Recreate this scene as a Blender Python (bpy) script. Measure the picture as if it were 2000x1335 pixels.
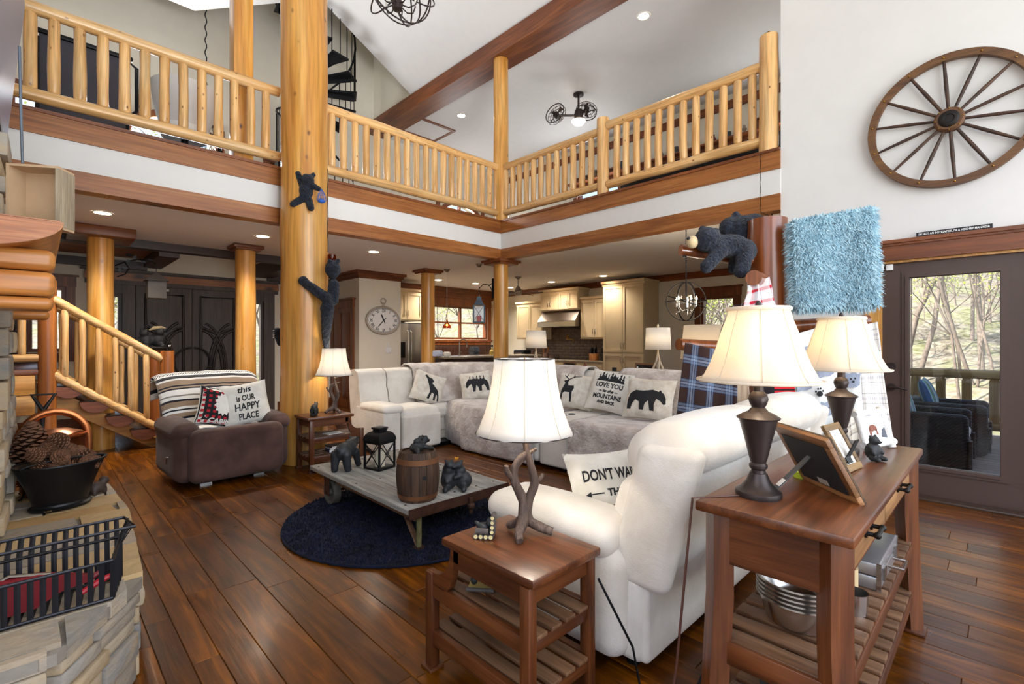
import bpy, bmesh, math, random
from mathutils import Vector, Matrix, Euler, noise
random.seed(7)
for o in list(bpy.data.objects): bpy.data.objects.remove(o)
S = bpy.context.scene
COL = S.collection
PI = math.pi
# ------------------------------------------------------------ camera
CAMH = 1.35; FPX = 942.0; YAW = math.radians(45.54)
cam = bpy.data.cameras.new('camera'); camo = bpy.data.objects.new('camera', cam); COL.objects.link(camo)
cam.sensor_width = 36; cam.lens = FPX/2000*36; cam.clip_start = .02; cam.clip_end = 300
camo.location = (0, 0, CAMH); camo.rotation_euler = (PI/2, 0, YAW-PI/2)
S.camera = camo
# ------------------------------------------------------------ world, sun, window daylight, exposure
S.view_settings.view_transform = 'Standard'; S.view_settings.look = 'None'
S.view_settings.exposure = 0.58; S.view_settings.gamma = 1.0; S.view_settings.use_curve_mapping = False
w = bpy.data.worlds.new('world'); S.world = w; w.use_nodes = True
nt = w.node_tree; bg = nt.nodes['Background']
sky = nt.nodes.new('ShaderNodeTexSky'); sky.sky_type = 'NISHITA'; sky.sun_disc = False
sky.sun_elevation = math.radians(48); sky.sun_rotation = math.radians(-60); sky.air_density = 1.0; sky.dust_density = 2.5
nt.links.new(sky.outputs[0], bg.inputs[0]); bg.inputs[1].default_value = 0.33
def light(name, kind, loc, rot, energy, color=(1,1,1), **kw):
    l = bpy.data.lights.new(name, kind); l.energy = energy; l.color = color
    for k, v in kw.items(): setattr(l, k, v)
    o = bpy.data.objects.new(name, l); COL.objects.link(o); o.location = loc; o.rotation_euler = rot
    return o
# sun high over the back of the house, lights the garden and the deck
light('sun', 'SUN', (0, 0, 20), (math.radians(42), 0, math.radians(228)), 8.0, (1, .95, .87), angle=.01)
# daylight entering by the tall windows behind the camera and beside the chimney
light('daylight_back_window', 'AREA', (2.2, -3.1, 3.0), (PI/2, 0, 0), 225, (.91, .955, 1), shape='RECTANGLE', size=5.6, size_y=4.6)
light('daylight_side_window', 'AREA', (-1.42, -.6, 3.0), (0, -PI/2, 0), 22, (.91, .955, 1), shape='RECTANGLE', size=4.4, size_y=3.6)
# sunlight thrown up into the roof by the bright deck and floor outside those windows
light('daylight_bounce', 'AREA', (.7, -3.0, .6), (math.radians(125), 0, math.radians(-14)), 60, (.9, .95, 1), shape='RECTANGLE', size=3.0, size_y=1.0, spread=math.radians(58))
# daylight entering by the loft windows of the back and far right walls
for lx, ly, lz, rz_, sx, e in ((1.7, 10.0, 4.5, PI, 1.3, 110), (8.05, 10.0, 4.4, PI, 1.4, 32), (9.4, 6.8, 4.6, PI/2, 1.2, 30), (9.4, 2.65, 4.65, PI/2, .9, 20)):
    light('daylight_loft_window', 'AREA', (lx, ly, lz), (math.radians(112), 0, rz_), e, (.95, .975, 1), shape='RECTANGLE', size=sx, size_y=1.2)
# ------------------------------------------------------------ pixel helpers (2000 x 1335 frame): direction only
EX = (math.sin(YAW), math.cos(YAW)); EY = (-math.cos(YAW), math.sin(YAW))
def ray(px, py):
    l = (px-1000)/FPX; u = (667-py)/FPX
    return Vector((l*EX[0]+EX[1], l*EY[0]+EY[1], u))
def onz(px, py, z=0): r = ray(px, py); return Vector((0,0,CAMH))+r*((z-CAMH)/r.z)
def onx(px, py, x): r = ray(px, py); return Vector((0,0,CAMH))+r*(x/r.x)
def ony(px, py, y): r = ray(px, py); return Vector((0,0,CAMH))+r*(y/r.y)
def toward(px, py, d): return Vector((0,0,CAMH))+ray(px, py)*d
def proj(p):
    l = p[0]*EX[0]+p[1]*EY[0]; d = p[0]*EX[1]+p[1]*EY[1]
    if d < .05: return None
    return (1000+FPX*l/d, 667-FPX*(p[2]-CAMH)/d, d)
# ------------------------------------------------------------ mesh helpers
def T(loc=(0,0,0), rot=(0,0,0), sc=(1,1,1)):
    return Matrix.LocRotScale(Vector(loc), Euler(rot), Vector(sc))
class MB:
    def __init__(s): s.v = []; s.f = []; s.uv = []
    def add(s, v, f, M=None, uv=None):
        n = len(s.v)
        s.v += [tuple(M @ Vector(p)) for p in v] if M else [tuple(p) for p in v]
        s.f += [tuple(i+n for i in q) for q in f]
        s.uv += list(uv) if uv else [(0,0)]*len(v)
        return s
    def box(s, c, d, M=None, b=0):
        x, y, z = c; a, e, h = d[0]/2, d[1]/2, d[2]/2
        if b > 0:
            return s.rbox(c, d, b, 1, M=M)
        v = [(x+i*a, y+j*e, z+k*h) for i in (-1,1) for j in (-1,1) for k in (-1,1)]
        return s.add(v, [(0,1,3,2),(4,6,7,5),(0,4,5,1),(2,3,7,6),(0,2,6,4),(1,5,7,3)], M)
    def b2(s, lo, hi, M=None, b=0):
        return s.box([(lo[i]+hi[i])/2 for i in range(3)], [abs(hi[i]-lo[i]) for i in range(3)], M, b)
    def rbox(s, c, d, r, seg=3, puff=(0,0,0), n=0, M=None):
        h = [x/2 for x in d]; r = min(r, *[x*.999 for x in h])
        axs = []
        for i in range(3):
            inn = h[i]-r
            co = [inn+r*math.tan(PI/4*k/seg) for k in range(seg+1)]
            mid = [-inn+2*inn*(k+1)/(n+1) for k in range(n)]
            axs.append([-q for q in reversed(co)]+mid+co)
        idx = {}; V = []; F = []
        def vid(p):
            k = tuple(round(q, 6) for q in p)
            if k not in idx:
                q = [max(-(h[i]-r), min(h[i]-r, p[i])) for i in range(3)]
                dv = Vector([p[i]-q[i] for i in range(3)])
                if dv.length > 1e-9: dv.normalize()
                o = Vector(q)+dv*r
                t = [max(0, 1-(p[i]/h[i])**2) for i in range(3)]
                o.x += puff[0]*t[1]*t[2]*(p[0]/h[0]); o.y += puff[1]*t[0]*t[2]*(p[1]/h[1]); o.z += puff[2]*t[0]*t[1]*(p[2]/h[2])
                idx[k] = len(V); V.append((o.x+c[0], o.y+c[1], o.z+c[2]))
            return idx[k]
        for ax in range(3):
            u, w_ = (ax+1) % 3, (ax+2) % 3
            for sg in (-1, 1):
                for i in range(len(axs[u])-1):
                    for j in range(len(axs[w_])-1):
                        q = []
                        for (a, b_) in ((i,j),(i+1,j),(i+1,j+1),(i,j+1)):
                            p = [0,0,0]; p[ax] = sg*h[ax]; p[u] = axs[u][a]; p[w_] = axs[w_][b_]
                            q.append(vid(p))
                        q2 = []
                        for k in q:
                            if k not in q2: q2.append(k)
                        if len(q2) > 2: F.append(tuple(q2 if sg > 0 else q2[::-1]))
        return s.add(V, F, M)
    def tube(s, path, rad, seg=8, caps=True, M=None, closed=False, flat=1.0):
        P = [Vector(p) for p in path]; n = len(P)
        if not hasattr(rad, '__len__'): rad = [rad]*n
        V = []; F = []; nrm = None
        for i in range(n):
            a = P[(i-1) % n] if closed else P[max(i-1, 0)]; b = P[(i+1) % n] if closed else P[min(i+1, n-1)]
            t = (b-a); t = t.normalized() if t.length > 1e-9 else Vector((0,0,1))
            if nrm is None:
                nrm = t.cross(Vector((0,0,1)) if abs(t.z) < .95 else Vector((0,1,0))).normalized()
            else:
                nrm = (nrm-t*nrm.dot(t)); nrm = nrm.normalized() if nrm.length > 1e-6 else t.orthogonal().normalized()
            bn = t.cross(nrm)
            for k in range(seg):
                an = 2*PI*k/seg
                V.append(P[i]+(nrm*math.cos(an)+bn*math.sin(an)*flat)*rad[i])
        for i in range(n if closed else n-1):
            for k in range(seg):
                a0 = i*seg+k; a1 = i*seg+(k+1) % seg; c0 = ((i+1) % n)*seg+k; c1 = ((i+1) % n)*seg+(k+1) % seg
                F.append((a0, a1, c1, c0))
        if caps and not closed:
            F.append(tuple(range(seg))[::-1]); F.append(tuple(range((n-1)*seg, n*seg)))
        return s.add(V, F, M)
    def cyl(s, p0, p1, r, r1=None, seg=12, M=None):
        return s.tube([p0, p1], [r, r if r1 is None else r1], seg, True, M)
    def lathe(s, prof, seg=24, c=(0,0,0), M=None, a0=0, a1=2*PI, sx=1, sy=1, fac=None, caps=True):
        V = []; F = []; full = abs(a1-a0-2*PI) < 1e-6; m = seg if full else seg+1
        for (r, z) in prof:
            for k in range(m):
                an = a0+(a1-a0)*k/seg; rr = r*(fac(an, z) if fac else 1)
                V.append((c[0]+rr*math.cos(an)*sx, c[1]+rr*math.sin(an)*sy, c[2]+z))
        for i in range(len(prof)-1):
            for k in range(seg):
                k1 = (k+1) % m
                F.append((i*m+k, i*m+k1, (i+1)*m+k1, (i+1)*m+k))
        if full and caps and tuple(prof[0]) != tuple(prof[-1]):
            if prof[0][0] > 1e-6: F.append(tuple(range(m))[::-1])
            if prof[-1][0] > 1e-6: F.append(tuple(range((len(prof)-1)*m, len(prof)*m)))
        return s.add(V, F, M)
    def ell(s, c, r, M=None, seg=16, rings=10):
        if not hasattr(r, '__len__'): r = (r,)*3
        pr = [(math.sin(PI*i/rings), -math.cos(PI*i/rings)) for i in range(rings+1)]
        m = T(c, (0,0,0), r); m = (M @ m) if M else m
        pr[0] = (0.001, -1); pr[-1] = (0.001, 1)
        return s.lathe(pr, seg, M=m)
    def prism(s, poly, h0, h1, M=None):   # polygon in XY, extruded in Z
        n = len(poly); ar = sum(poly[i][0]*poly[(i+1) % n][1]-poly[(i+1) % n][0]*poly[i][1] for i in range(n))
        if ar < 0: poly = poly[::-1]
        V = [(p[0], p[1], h0) for p in poly]+[(p[0], p[1], h1) for p in poly]
        F = [tuple(range(n))[::-1], tuple(range(n, 2*n))]+[(i, (i+1) % n, n+(i+1) % n, n+i) for i in range(n)]
        return s.add(V, F, M)
    def grid(s, fn, nu, nv, M=None):
        V = []; uv = []; F = []
        for j in range(nv+1):
            for i in range(nu+1):
                V.append(fn(i/nu, j/nv)); uv.append((i/nu, j/nv))
        for j in range(nv):
            for i in range(nu):
                a = j*(nu+1)+i; F.append((a, a+1, a+nu+2, a+nu+1))
        return s.add(V, F, M, uv)
    def blades(s, pts, L, wd, droop=.5, rng=random):
        for p, n in pts:
            p = Vector(p); n = Vector(n)
            t = Vector((rng.uniform(-1,1), rng.uniform(-1,1), rng.uniform(-1,1))); d = (n+t*droop).normalized()
            sd = d.cross(t); sd = sd.normalized()*wd if sd.length > 1e-6 else Vector((wd,0,0))
            l = L*rng.uniform(.7, 1.25); q = p+d*l*.6+t*.1*l; e = p+d*l+Vector((0,0,-droop*.35*l))+t*.2*l
            k = len(s.v); s.v += [tuple(p-sd), tuple(p+sd), tuple(q+sd*.7), tuple(q-sd*.7), tuple(e)]
            s.uv += [(0,0)]*5
            s.f += [(k,k+1,k+2,k+3), (k+3,k+2,k+4)]
        return s
    def mesh(s, name, mat, ang=40):
        me = bpy.data.meshes.new(name); me.from_pydata(s.v, [], s.f); me.update()
        if any(u != (0,0) for u in s.uv):
            l = me.uv_layers.new(name='UVMap'); vi = [0]*len(me.loops); me.loops.foreach_get('vertex_index', vi)
            fl = []
            for i in vi: fl += s.uv[i]
            l.data.foreach_set('uv', fl)
        if ang:
            me.polygons.foreach_set('use_smooth', [True]*len(me.polygons)); me.set_sharp_from_angle(angle=math.radians(ang))
        if mat: me.materials.append(mat)
        return me
    def build(s, name, mat, parent=None, ang=40, loc=None, rot=None, fixn=True):
        me = s.mesh(name, mat, ang)
        if fixn:
            bm = bmesh.new(); bm.from_mesh(me); bmesh.ops.recalc_face_normals(bm, faces=bm.faces); bm.to_mesh(me); bm.free()
        return obj(name, me, parent, loc, rot)
def obj(name, me, parent=None, loc=None, rot=None):
    o = bpy.data.objects.new(name, me); COL.objects.link(o)
    if parent: o.parent = parent
    if loc is not None: o.location = loc
    if rot is not None: o.rotation_euler = rot
    return o
def tag(o, label=None, cat=None, group=None, kind=None):
    if label: o['label'] = label
    if cat: o['category'] = cat
    if group: o['group'] = group
    if kind: o['kind'] = kind
    return o
def thing(name, label, cat, loc=(0,0,0), rz=0, group=None):
    o = obj(name, None, None, loc, (0,0,rz)); o.empty_display_size = .1
    return tag(o, label, cat, group)
def single(name, mb, mat, label, cat, loc=(0,0,0), rz=0, group=None, ang=40):
    return tag(mb.build(name, mat, None, ang, loc, (0,0,rz)), label, cat, group)
def struct(name, mb, mat, ang=30, label=None):
    return tag(mb.build(name, mat, None, ang), label, None, None, 'structure')
def children(o): return [c for c in o.children]
def dup(root, loc, rz=None, label=None, group=None):
    def cp(o, par):
        c = o.copy(); COL.objects.link(c); c.parent = par
        for ch in children(o): cp(ch, c)
        return c
    r = cp(root, None); r.location = loc
    if rz is not None: r.rotation_euler = (0,0,rz)
    return tag(r, label, None, group)
def blob(name, prims, mat, parent=None, vox=.01, smooth=6, loc=None, rot=None, fuzz=0):
    mb = MB()
    for p in prims:
        if p[0] == 'e': mb.ell(p[1], p[2], (T((0,0,0)) if len(p) < 4 else T(p[1], p[3]) @ T([-q for q in p[1]])), 14, 9)
        else:
            a, b = Vector(p[1]), Vector(p[2]); mb.tube([a, b], [p[3], p[4]], 12); mb.ell(a, p[3], None, 12, 8); mb.ell(b, p[4], None, 12, 8)
    me = mb.mesh(name+'_raw', mat, 0); t = bpy.data.objects.new('t', me); COL.objects.link(t)
    m = t.modifiers.new('r', 'REMESH'); m.mode = 'VOXEL'; m.voxel_size = vox
    s_ = t.modifiers.new('s', 'SMOOTH'); s_.factor = .5; s_.iterations = smooth
    dg = bpy.context.evaluated_depsgraph_get(); ev = t.evaluated_get(dg)
    me2 = bpy.data.meshes.new_from_object(ev); bpy.data.objects.remove(t); bpy.data.meshes.remove(me)
    if fuzz:
        for v in me2.vertices: v.co += v.normal*fuzz*noise.noise(v.co*60)
    me2.polygons.foreach_set('use_smooth', [True]*len(me2.polygons))
    if not me2.materials: me2.materials.append(mat)
    me2.name = name
    return obj(name, me2, parent, loc, rot)
def surf_pts(me, n, rng=random):
    me.calc_loop_triangles(); tr = me.loop_triangles
    import bisect
    cum = []; a = 0
    for t in tr: a += t.area; cum.append(a)
    out = []
    for _ in range(n):
        t = tr[min(bisect.bisect(cum, rng.random()*a), len(tr)-1)]; u, v = rng.random(), rng.random()
        if u+v > 1: u, v = 1-u, 1-v
        A, B, Cc = [me.vertices[i].co for i in t.vertices]
        out.append((A+(B-A)*u+(Cc-A)*v, t.normal.copy()))
    return out
def text2d(s_, size=.1, shear=0, bold=0, align='CENTER', space=1.0):
    c = bpy.data.curves.new('t', 'FONT'); c.body = s_; c.size = size; c.shear = shear; c.align_x = align; c.offset = bold; c.space_character = space; c.resolution_u = 3
    o = bpy.data.objects.new('t', c); me = o.to_mesh()
    V = [(v.co.x, v.co.y) for v in me.vertices]; F = [tuple(p.vertices) for p in me.polygons]
    o.to_mesh_clear(); bpy.data.objects.remove(o); bpy.data.curves.remove(c)
    return V, F
def subdiv2d(V, F, L):
    bm = bmesh.new(); vs = [bm.verts.new((a, b, 0)) for a, b in V]
    for q in F:
        try: bm.faces.new([vs[i] for i in q])
        except ValueError: pass
    bm.normal_update(); bmesh.ops.triangulate(bm, faces=bm.faces)
    for _ in range(3):
        es = [e for e in bm.edges if e.calc_length() > L]
        if not es: break
        bmesh.ops.subdivide_edges(bm, edges=es, cuts=1); bmesh.ops.triangulate(bm, faces=bm.faces)
    bm.verts.index_update(); bm.verts.ensure_lookup_table()
    out = [(v.co.x, v.co.y) for v in bm.verts], [tuple(v.index for v in f.verts) for f in bm.faces]
    bm.free(); return out
def decal(name, shapes, fn, mat, parent, L=.03):
    """flat print laid on a surface: shapes = [(V2, F)], fn maps a 2-D point onto the surface"""
    mb = MB()
    for V, F in shapes:
        V, F = subdiv2d(V, F, L); mb.add([fn(a, b) for a, b in V], F)
    return mb.build(name, mat, parent, 0, fixn=False)
def mv(shape, dx, dy, sc=1): return ([(a*sc+dx, b*sc+dy) for a, b in shape[0]], shape[1])
def poly(pts): return (list(pts), [tuple(range(len(pts)))])
def disc(x, y, r, ry=None, n=10): return poly([(x+r*math.cos(2*PI*k/n), y+(ry or r)*math.sin(2*PI*k/n)) for k in range(n)])
# ------------------------------------------------------------ materials
def C(h):
    h = h.lstrip('#'); out = []
    for i in (0, 2, 4):
        c = int(h[i:i+2], 16)/255; out.append(c/12.92 if c <= .04045 else ((c+.055)/1.055)**2.4)
    return (*out, 1)
def NN(nt, t, attrs=None, **inp):
    n = nt.nodes.new('ShaderNode'+t)
    for k, v in (attrs or {}).items(): setattr(n, k, v)
    for k, v in inp.items():
        i = n.inputs[int(k[1:])] if k[0] == 'i' and k[1:].isdigit() else n.inputs[k.replace('_', ' ')]
        if isinstance(v, bpy.types.NodeSocket): nt.links.new(v, i)
        else: i.default_value = v
    return n
def ramp(nt, fac, stops, interp='LINEAR'):
    n = nt.nodes.new('ShaderNodeValToRGB'); nt.links.new(fac, n.inputs[0]); r = n.color_ramp; r.interpolation = interp
    while len(r.elements) < len(stops): r.elements.new(.5)
    for e, (p, c) in zip(r.elements, stops): e.position = p; e.color = C(c) if isinstance(c, str) else c
    return n.outputs[0]
def mixc(nt, f, a, b, mode='MIX'):
    n = nt.nodes.new('ShaderNodeMix'); n.data_type = 'RGBA'; n.blend_type = mode
    for s_, v in ((n.inputs[0], f), (n.inputs[6], a), (n.inputs[7], b)):
        if isinstance(v, bpy.types.NodeSocket): nt.links.new(v, s_)
        else: s_.default_value = C(v) if isinstance(v, str) else v
    return n.outputs[2]
def base(name, rough=.5, metal=0, spec=.5, coat=0):
    m = bpy.data.materials.new(name); m.use_nodes = True; nt = m.node_tree; b = nt.nodes['Principled BSDF']
    b.inputs['Roughness'].default_value = rough; b.inputs['Metallic'].default_value = metal; b.inputs['Specular IOR Level'].default_value = spec
    b.inputs['Coat Weight'].default_value = coat; b.inputs['Coat Roughness'].default_value = .15
    return m, nt, b
def bump(nt, b, h, strength=.3, dist=.01):
    n = NN(nt, 'Bump', None, Strength=strength, Distance=dist, Height=h); nt.links.new(n.outputs[0], b.inputs['Normal'])
def coords(nt, sc=(1,1,1), rnd=True, kind='Object'):
    tc = NN(nt, 'TexCoord'); v = tc.outputs[kind]
    if rnd:
        oi = NN(nt, 'ObjectInfo'); k = NN(nt, 'VectorMath', {'operation': 'SCALE'}, i0=(37.1, 19.7, 53.3), Scale=oi.outputs['Random'])
        v = NN(nt, 'VectorMath', {'operation': 'ADD'}, i0=v, i1=k.outputs[0]).outputs[0]
    return NN(nt, 'Mapping', None, Vector=v, Scale=sc).outputs[0]
def plain(name, col, rough=.5, metal=0, var=.06, scale=6, bmp=.0, bscale=60, spec=.5, coat=0, sheen=0, emit=0, dist=.004):
    """one colour with soft procedural mottling and fine relief"""
    m, nt, b = base(name, rough, metal, spec, coat); v = coords(nt)
    n = NN(nt, 'TexNoise', None, Vector=v, Scale=scale, Detail=4.0)
    hs = NN(nt, 'HueSaturation', None, Color=C(col)); mr = NN(nt, 'MapRange', None, Value=n.outputs[0], i1=.3, i2=.7, i3=1-var, i4=1+var)
    nt.links.new(mr.outputs[0], hs.inputs['Value']); nt.links.new(hs.outputs[0], b.inputs['Base Color'])
    if bmp: bump(nt, b, NN(nt, 'TexNoise', None, Vector=v, Scale=bscale, Detail=3.0).outputs[0], bmp, dist)
    if sheen: b.inputs['Sheen Weight'].default_value = sheen
    if emit:
        b.inputs['Emission Color'].default_value = C(col); b.inputs['Emission Strength'].default_value = emit
    return m
WC = {}
def wood(name, cols, axis='z', scale=1.0, rough=.42, knots=0, rnd=.25, bmp=.12, coat=0, spec=.5):
    key = (name, axis)
    if key in WC: return WC[key]
    m, nt, b = base(name+'_'+axis, rough, 0, spec, coat)
    def sc(ac, al): return tuple((al if 'xyz'[i] == axis else ac)*scale for i in range(3))
    oi = NN(nt, 'ObjectInfo')
    n1 = NN(nt, 'TexNoise', None, Vector=coords(nt, sc(9, .9)), Scale=1.0, Detail=5.0, Distortion=1.0)
    n2 = NN(nt, 'TexNoise', None, Vector=coords(nt, sc(55, 2.4)), Scale=1.0, Detail=3.0)
    c = ramp(nt, n1.outputs[0], [(.25, cols[0]), (.5, cols[1]), (.75, cols[2])])
    c = mixc(nt, .5, c, ramp(nt, n2.outputs[0], [(.32, (.3,.3,.3,1)), (.62, (1,1,1,1))]), 'MULTIPLY')
    if knots:
        vo = NN(nt, 'TexVoronoi', None, Vector=coords(nt, sc(knots, knots*.6)), Scale=1.0)
        nz = NN(nt, 'TexNoise', None, Vector=coords(nt, sc(25, 18)), Scale=1.0)
        ad = NN(nt, 'Math', {'operation': 'MULTIPLY_ADD'}, i0=nz.outputs[0], i1=.06, i2=vo.outputs['Distance'])
        kf = ramp(nt, ad.outputs[0], [(.07, (1,1,1,1)), (.105, (.55,.55,.55,1)), (.16, (0,0,0,1))])
        c = mixc(nt, kf, c, C(cols[3] if len(cols) > 3 else '#4a2a12'))
    hs = NN(nt, 'HueSaturation', None, Color=c)
    mr = NN(nt, 'MapRange', None, Value=oi.outputs['Random'], i3=1-rnd, i4=1+rnd); nt.links.new(mr.outputs[0], hs.inputs['Value'])
    nt.links.new(hs.outputs[0], b.inputs['Base Color'])
    bump(nt, b, n2.outputs[0], bmp, .004)
    WC[key] = m; return m
PINE = ('#c07a2c', '#d89a48', '#e8b86e', '#5a3212')
BALU = ('#cd9450', '#e3b375', '#efca93', '#6a3f1c')
STAIN = ('#5e2f14', '#7d431d', '#965628', '#2c150a')
FASC = ('#824a20', '#9c5f2c', '#b07540', '#3a1d0c')
CHERRY = ('#3c1e10', '#603318', '#7d4926', '#1c0c06')
def pine(a='z'): return wood('honey_pine', PINE, a, .6, .33, 8.5, .06, .1, .25)
def balu(a='z'): return wood('peeled_log', BALU, a, 1, .36, 11, .1, .1, .15)
def stain(a='z'): return wood('stained_trim', STAIN, a, 1, .4, 0, .08)
def fascia(a='z'): return wood('fascia_wood', FASC, a, 1, .4, 1.6, .08)
def cherry(a='z'): return wood('cherry_wood', CHERRY, a, 1.6, .34, 0, .06, .15, .12)
def darkdoor(a='z'): return wood('dark_door', ('#443a35', '#52463f', '#5f524a'), a, 1.2, .5, 0, .03)
def slatw(a='z'): return wood('slat_wood', ('#553821', '#6f4d33', '#866346'), a, 1.4, .5, 0, .15)
M = {}
M['wall'] = plain('wall_paint', '#dddbd8', .85, var=.015, bmp=.04, bscale=200, spec=.3)
M['cream'] = plain('cream_paint', '#e4ddcc', .85, var=.02, bmp=.04, bscale=200, spec=.3)
M['ceil'] = plain('ceiling_paint', '#e2e0de', .75, var=.015, bmp=.03, bscale=200, spec=.4)
M['black'] = plain('black_metal', '#17171a', .42, .6, .1)
M['iron'] = plain('dark_iron', '#2a2725', .5, .7, .15, bmp=.1)
M['rust'] = plain('rusted_iron', '#4c3024', .6, .5, .3, 14, .3, 80)
M['bronze'] = plain('bronze', '#3b3230', .38, .55, .15)
M['steel'] = plain('steel', '#b9b6b2', .22, 1, .05)
M['nickel'] = plain('nickel', '#8f8880', .3, 1, .05)
M['brass'] = plain('brass', '#a97f3a', .3, 1, .1)
M['copper'] = plain('copper', '#a5643c', .28, 1, .18, 9)
M['white'] = plain('white_plastic', '#e8e8e6', .5, 0, .02)
M['paper'] = plain('paper', '#e9e6df', .8, 0, .04)
M['ink'] = plain('black_ink', '#1c1c20', .8, 0, .05)
def emis(name, col, st):
    m = bpy.data.materials.new(name); m.use_nodes = True; nt = m.node_tree; b = nt.nodes['Principled BSDF']
    b.inputs['Base Color'].default_value = C(col); b.inputs['Emission Color'].default_value = C(col); b.inputs['Emission Strength'].default_value = st
    return m
M['lens'] = emis('downlight_lens', '#fff1dc', 9)
M['bulb'] = emis('lamp_bulb', '#ffe2b0', 25)
def glassmat(name, tint=(1,1,1,1), refl=.08):
    m = bpy.data.materials.new(name); m.use_nodes = True; nt = m.node_tree; nt.nodes.clear()
    out = NN(nt, 'OutputMaterial'); tr = NN(nt, 'BsdfTransparent', None, Color=tint); gl = NN(nt, 'BsdfGlossy', None, Roughness=.02)
    lw = NN(nt, 'LayerWeight', None, Blend=.5); pw = NN(nt, 'Math', {'operation': 'POWER'}, i0=lw.outputs['Facing'], i1=4.0)
    fr = NN(nt, 'Math', {'operation': 'MULTIPLY_ADD'}, i0=pw.outputs[0], i1=.5, i2=.035); mx = NN(nt, 'MixShader')
    nt.links.new(fr.outputs[0], mx.inputs[0]); nt.links.new(tr.outputs[0], mx.inputs[1]); nt.links.new(gl.outputs[0], mx.inputs[2]); nt.links.new(mx.outputs[0], out.inputs[0])
    return m
M['glass'] = glassmat('window_glass')
def shade_mat(name, col):
    m = bpy.data.materials.new(name); m.use_nodes = True; nt = m.node_tree; nt.nodes.clear()
    out = NN(nt, 'OutputMaterial'); v = coords(nt, (1,1,1)); n = NN(nt, 'TexNoise', None, Vector=v, Scale=220.0)
    c = mixc(nt, n.outputs[0], C(col), (*[x*.93 for x in C(col)[:3]], 1))
    d = NN(nt, 'BsdfDiffuse', None, Color=c); t = NN(nt, 'BsdfTranslucent', None, Color=c); mx = NN(nt, 'MixShader', None, Fac=.5)
    nt.links.new(d.outputs[0], mx.inputs[1]); nt.links.new(t.outputs[0], mx.inputs[2]); nt.links.new(mx.outputs[0], out.inputs[0])
    return m
M['shade'] = shade_mat('lamp_shade_linen', '#f3e9d8')
M['shade_w'] = shade_mat('lamp_shade_white', '#f6f3ee')
def log(mb, p0, p1, r, r1=None, wob=.04, seg=12, n=8, tenon=0, seed=0):
    p0, p1 = Vector(p0), Vector(p1); r1 = r if r1 is None else r1; ax = p1-p0; L = ax.length
    ts = [i/n for i in range(n+1)]; P = []; R = []
    if tenon:
        e = tenon/L; ts = [0, e*.5, e]+[e+(1-2*e)*i/n for i in range(1, n)]+[1-e, 1-e*.5, 1]
    sd = ax.orthogonal().normalized(); s2 = ax.cross(sd).normalized()
    for i, t in enumerate(ts):
        a = noise.noise(Vector((t*L*1.7, seed*3.1, 0))); b_ = noise.noise(Vector((t*L*1.7, seed*3.1, 9)))
        rr = (r+(r1-r)*t)*(1+wob*noise.noise(Vector((t*L*3, seed*1.7, 5))))
        if tenon and (i in (0, len(ts)-1)): rr *= .55
        if tenon and (i in (1, len(ts)-2)): rr *= .72
        P.append(p0+ax*t+(sd*a+s2*b_)*r*wob*1.5); R.append(rr)
    return mb.tube(P, R, seg)
# ============================================================ the setting
XW, YB, XR, YK = 5.5, 5.87, 9.54, 10.15      # great-room right plane, balcony face, far right wall, back wall
XL, YF = -1.5, -3.2
ZC, ZL, ZT = 2.77, 3.35, 6.13                # lower ceiling, loft floor, flat loft ceiling
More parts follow.
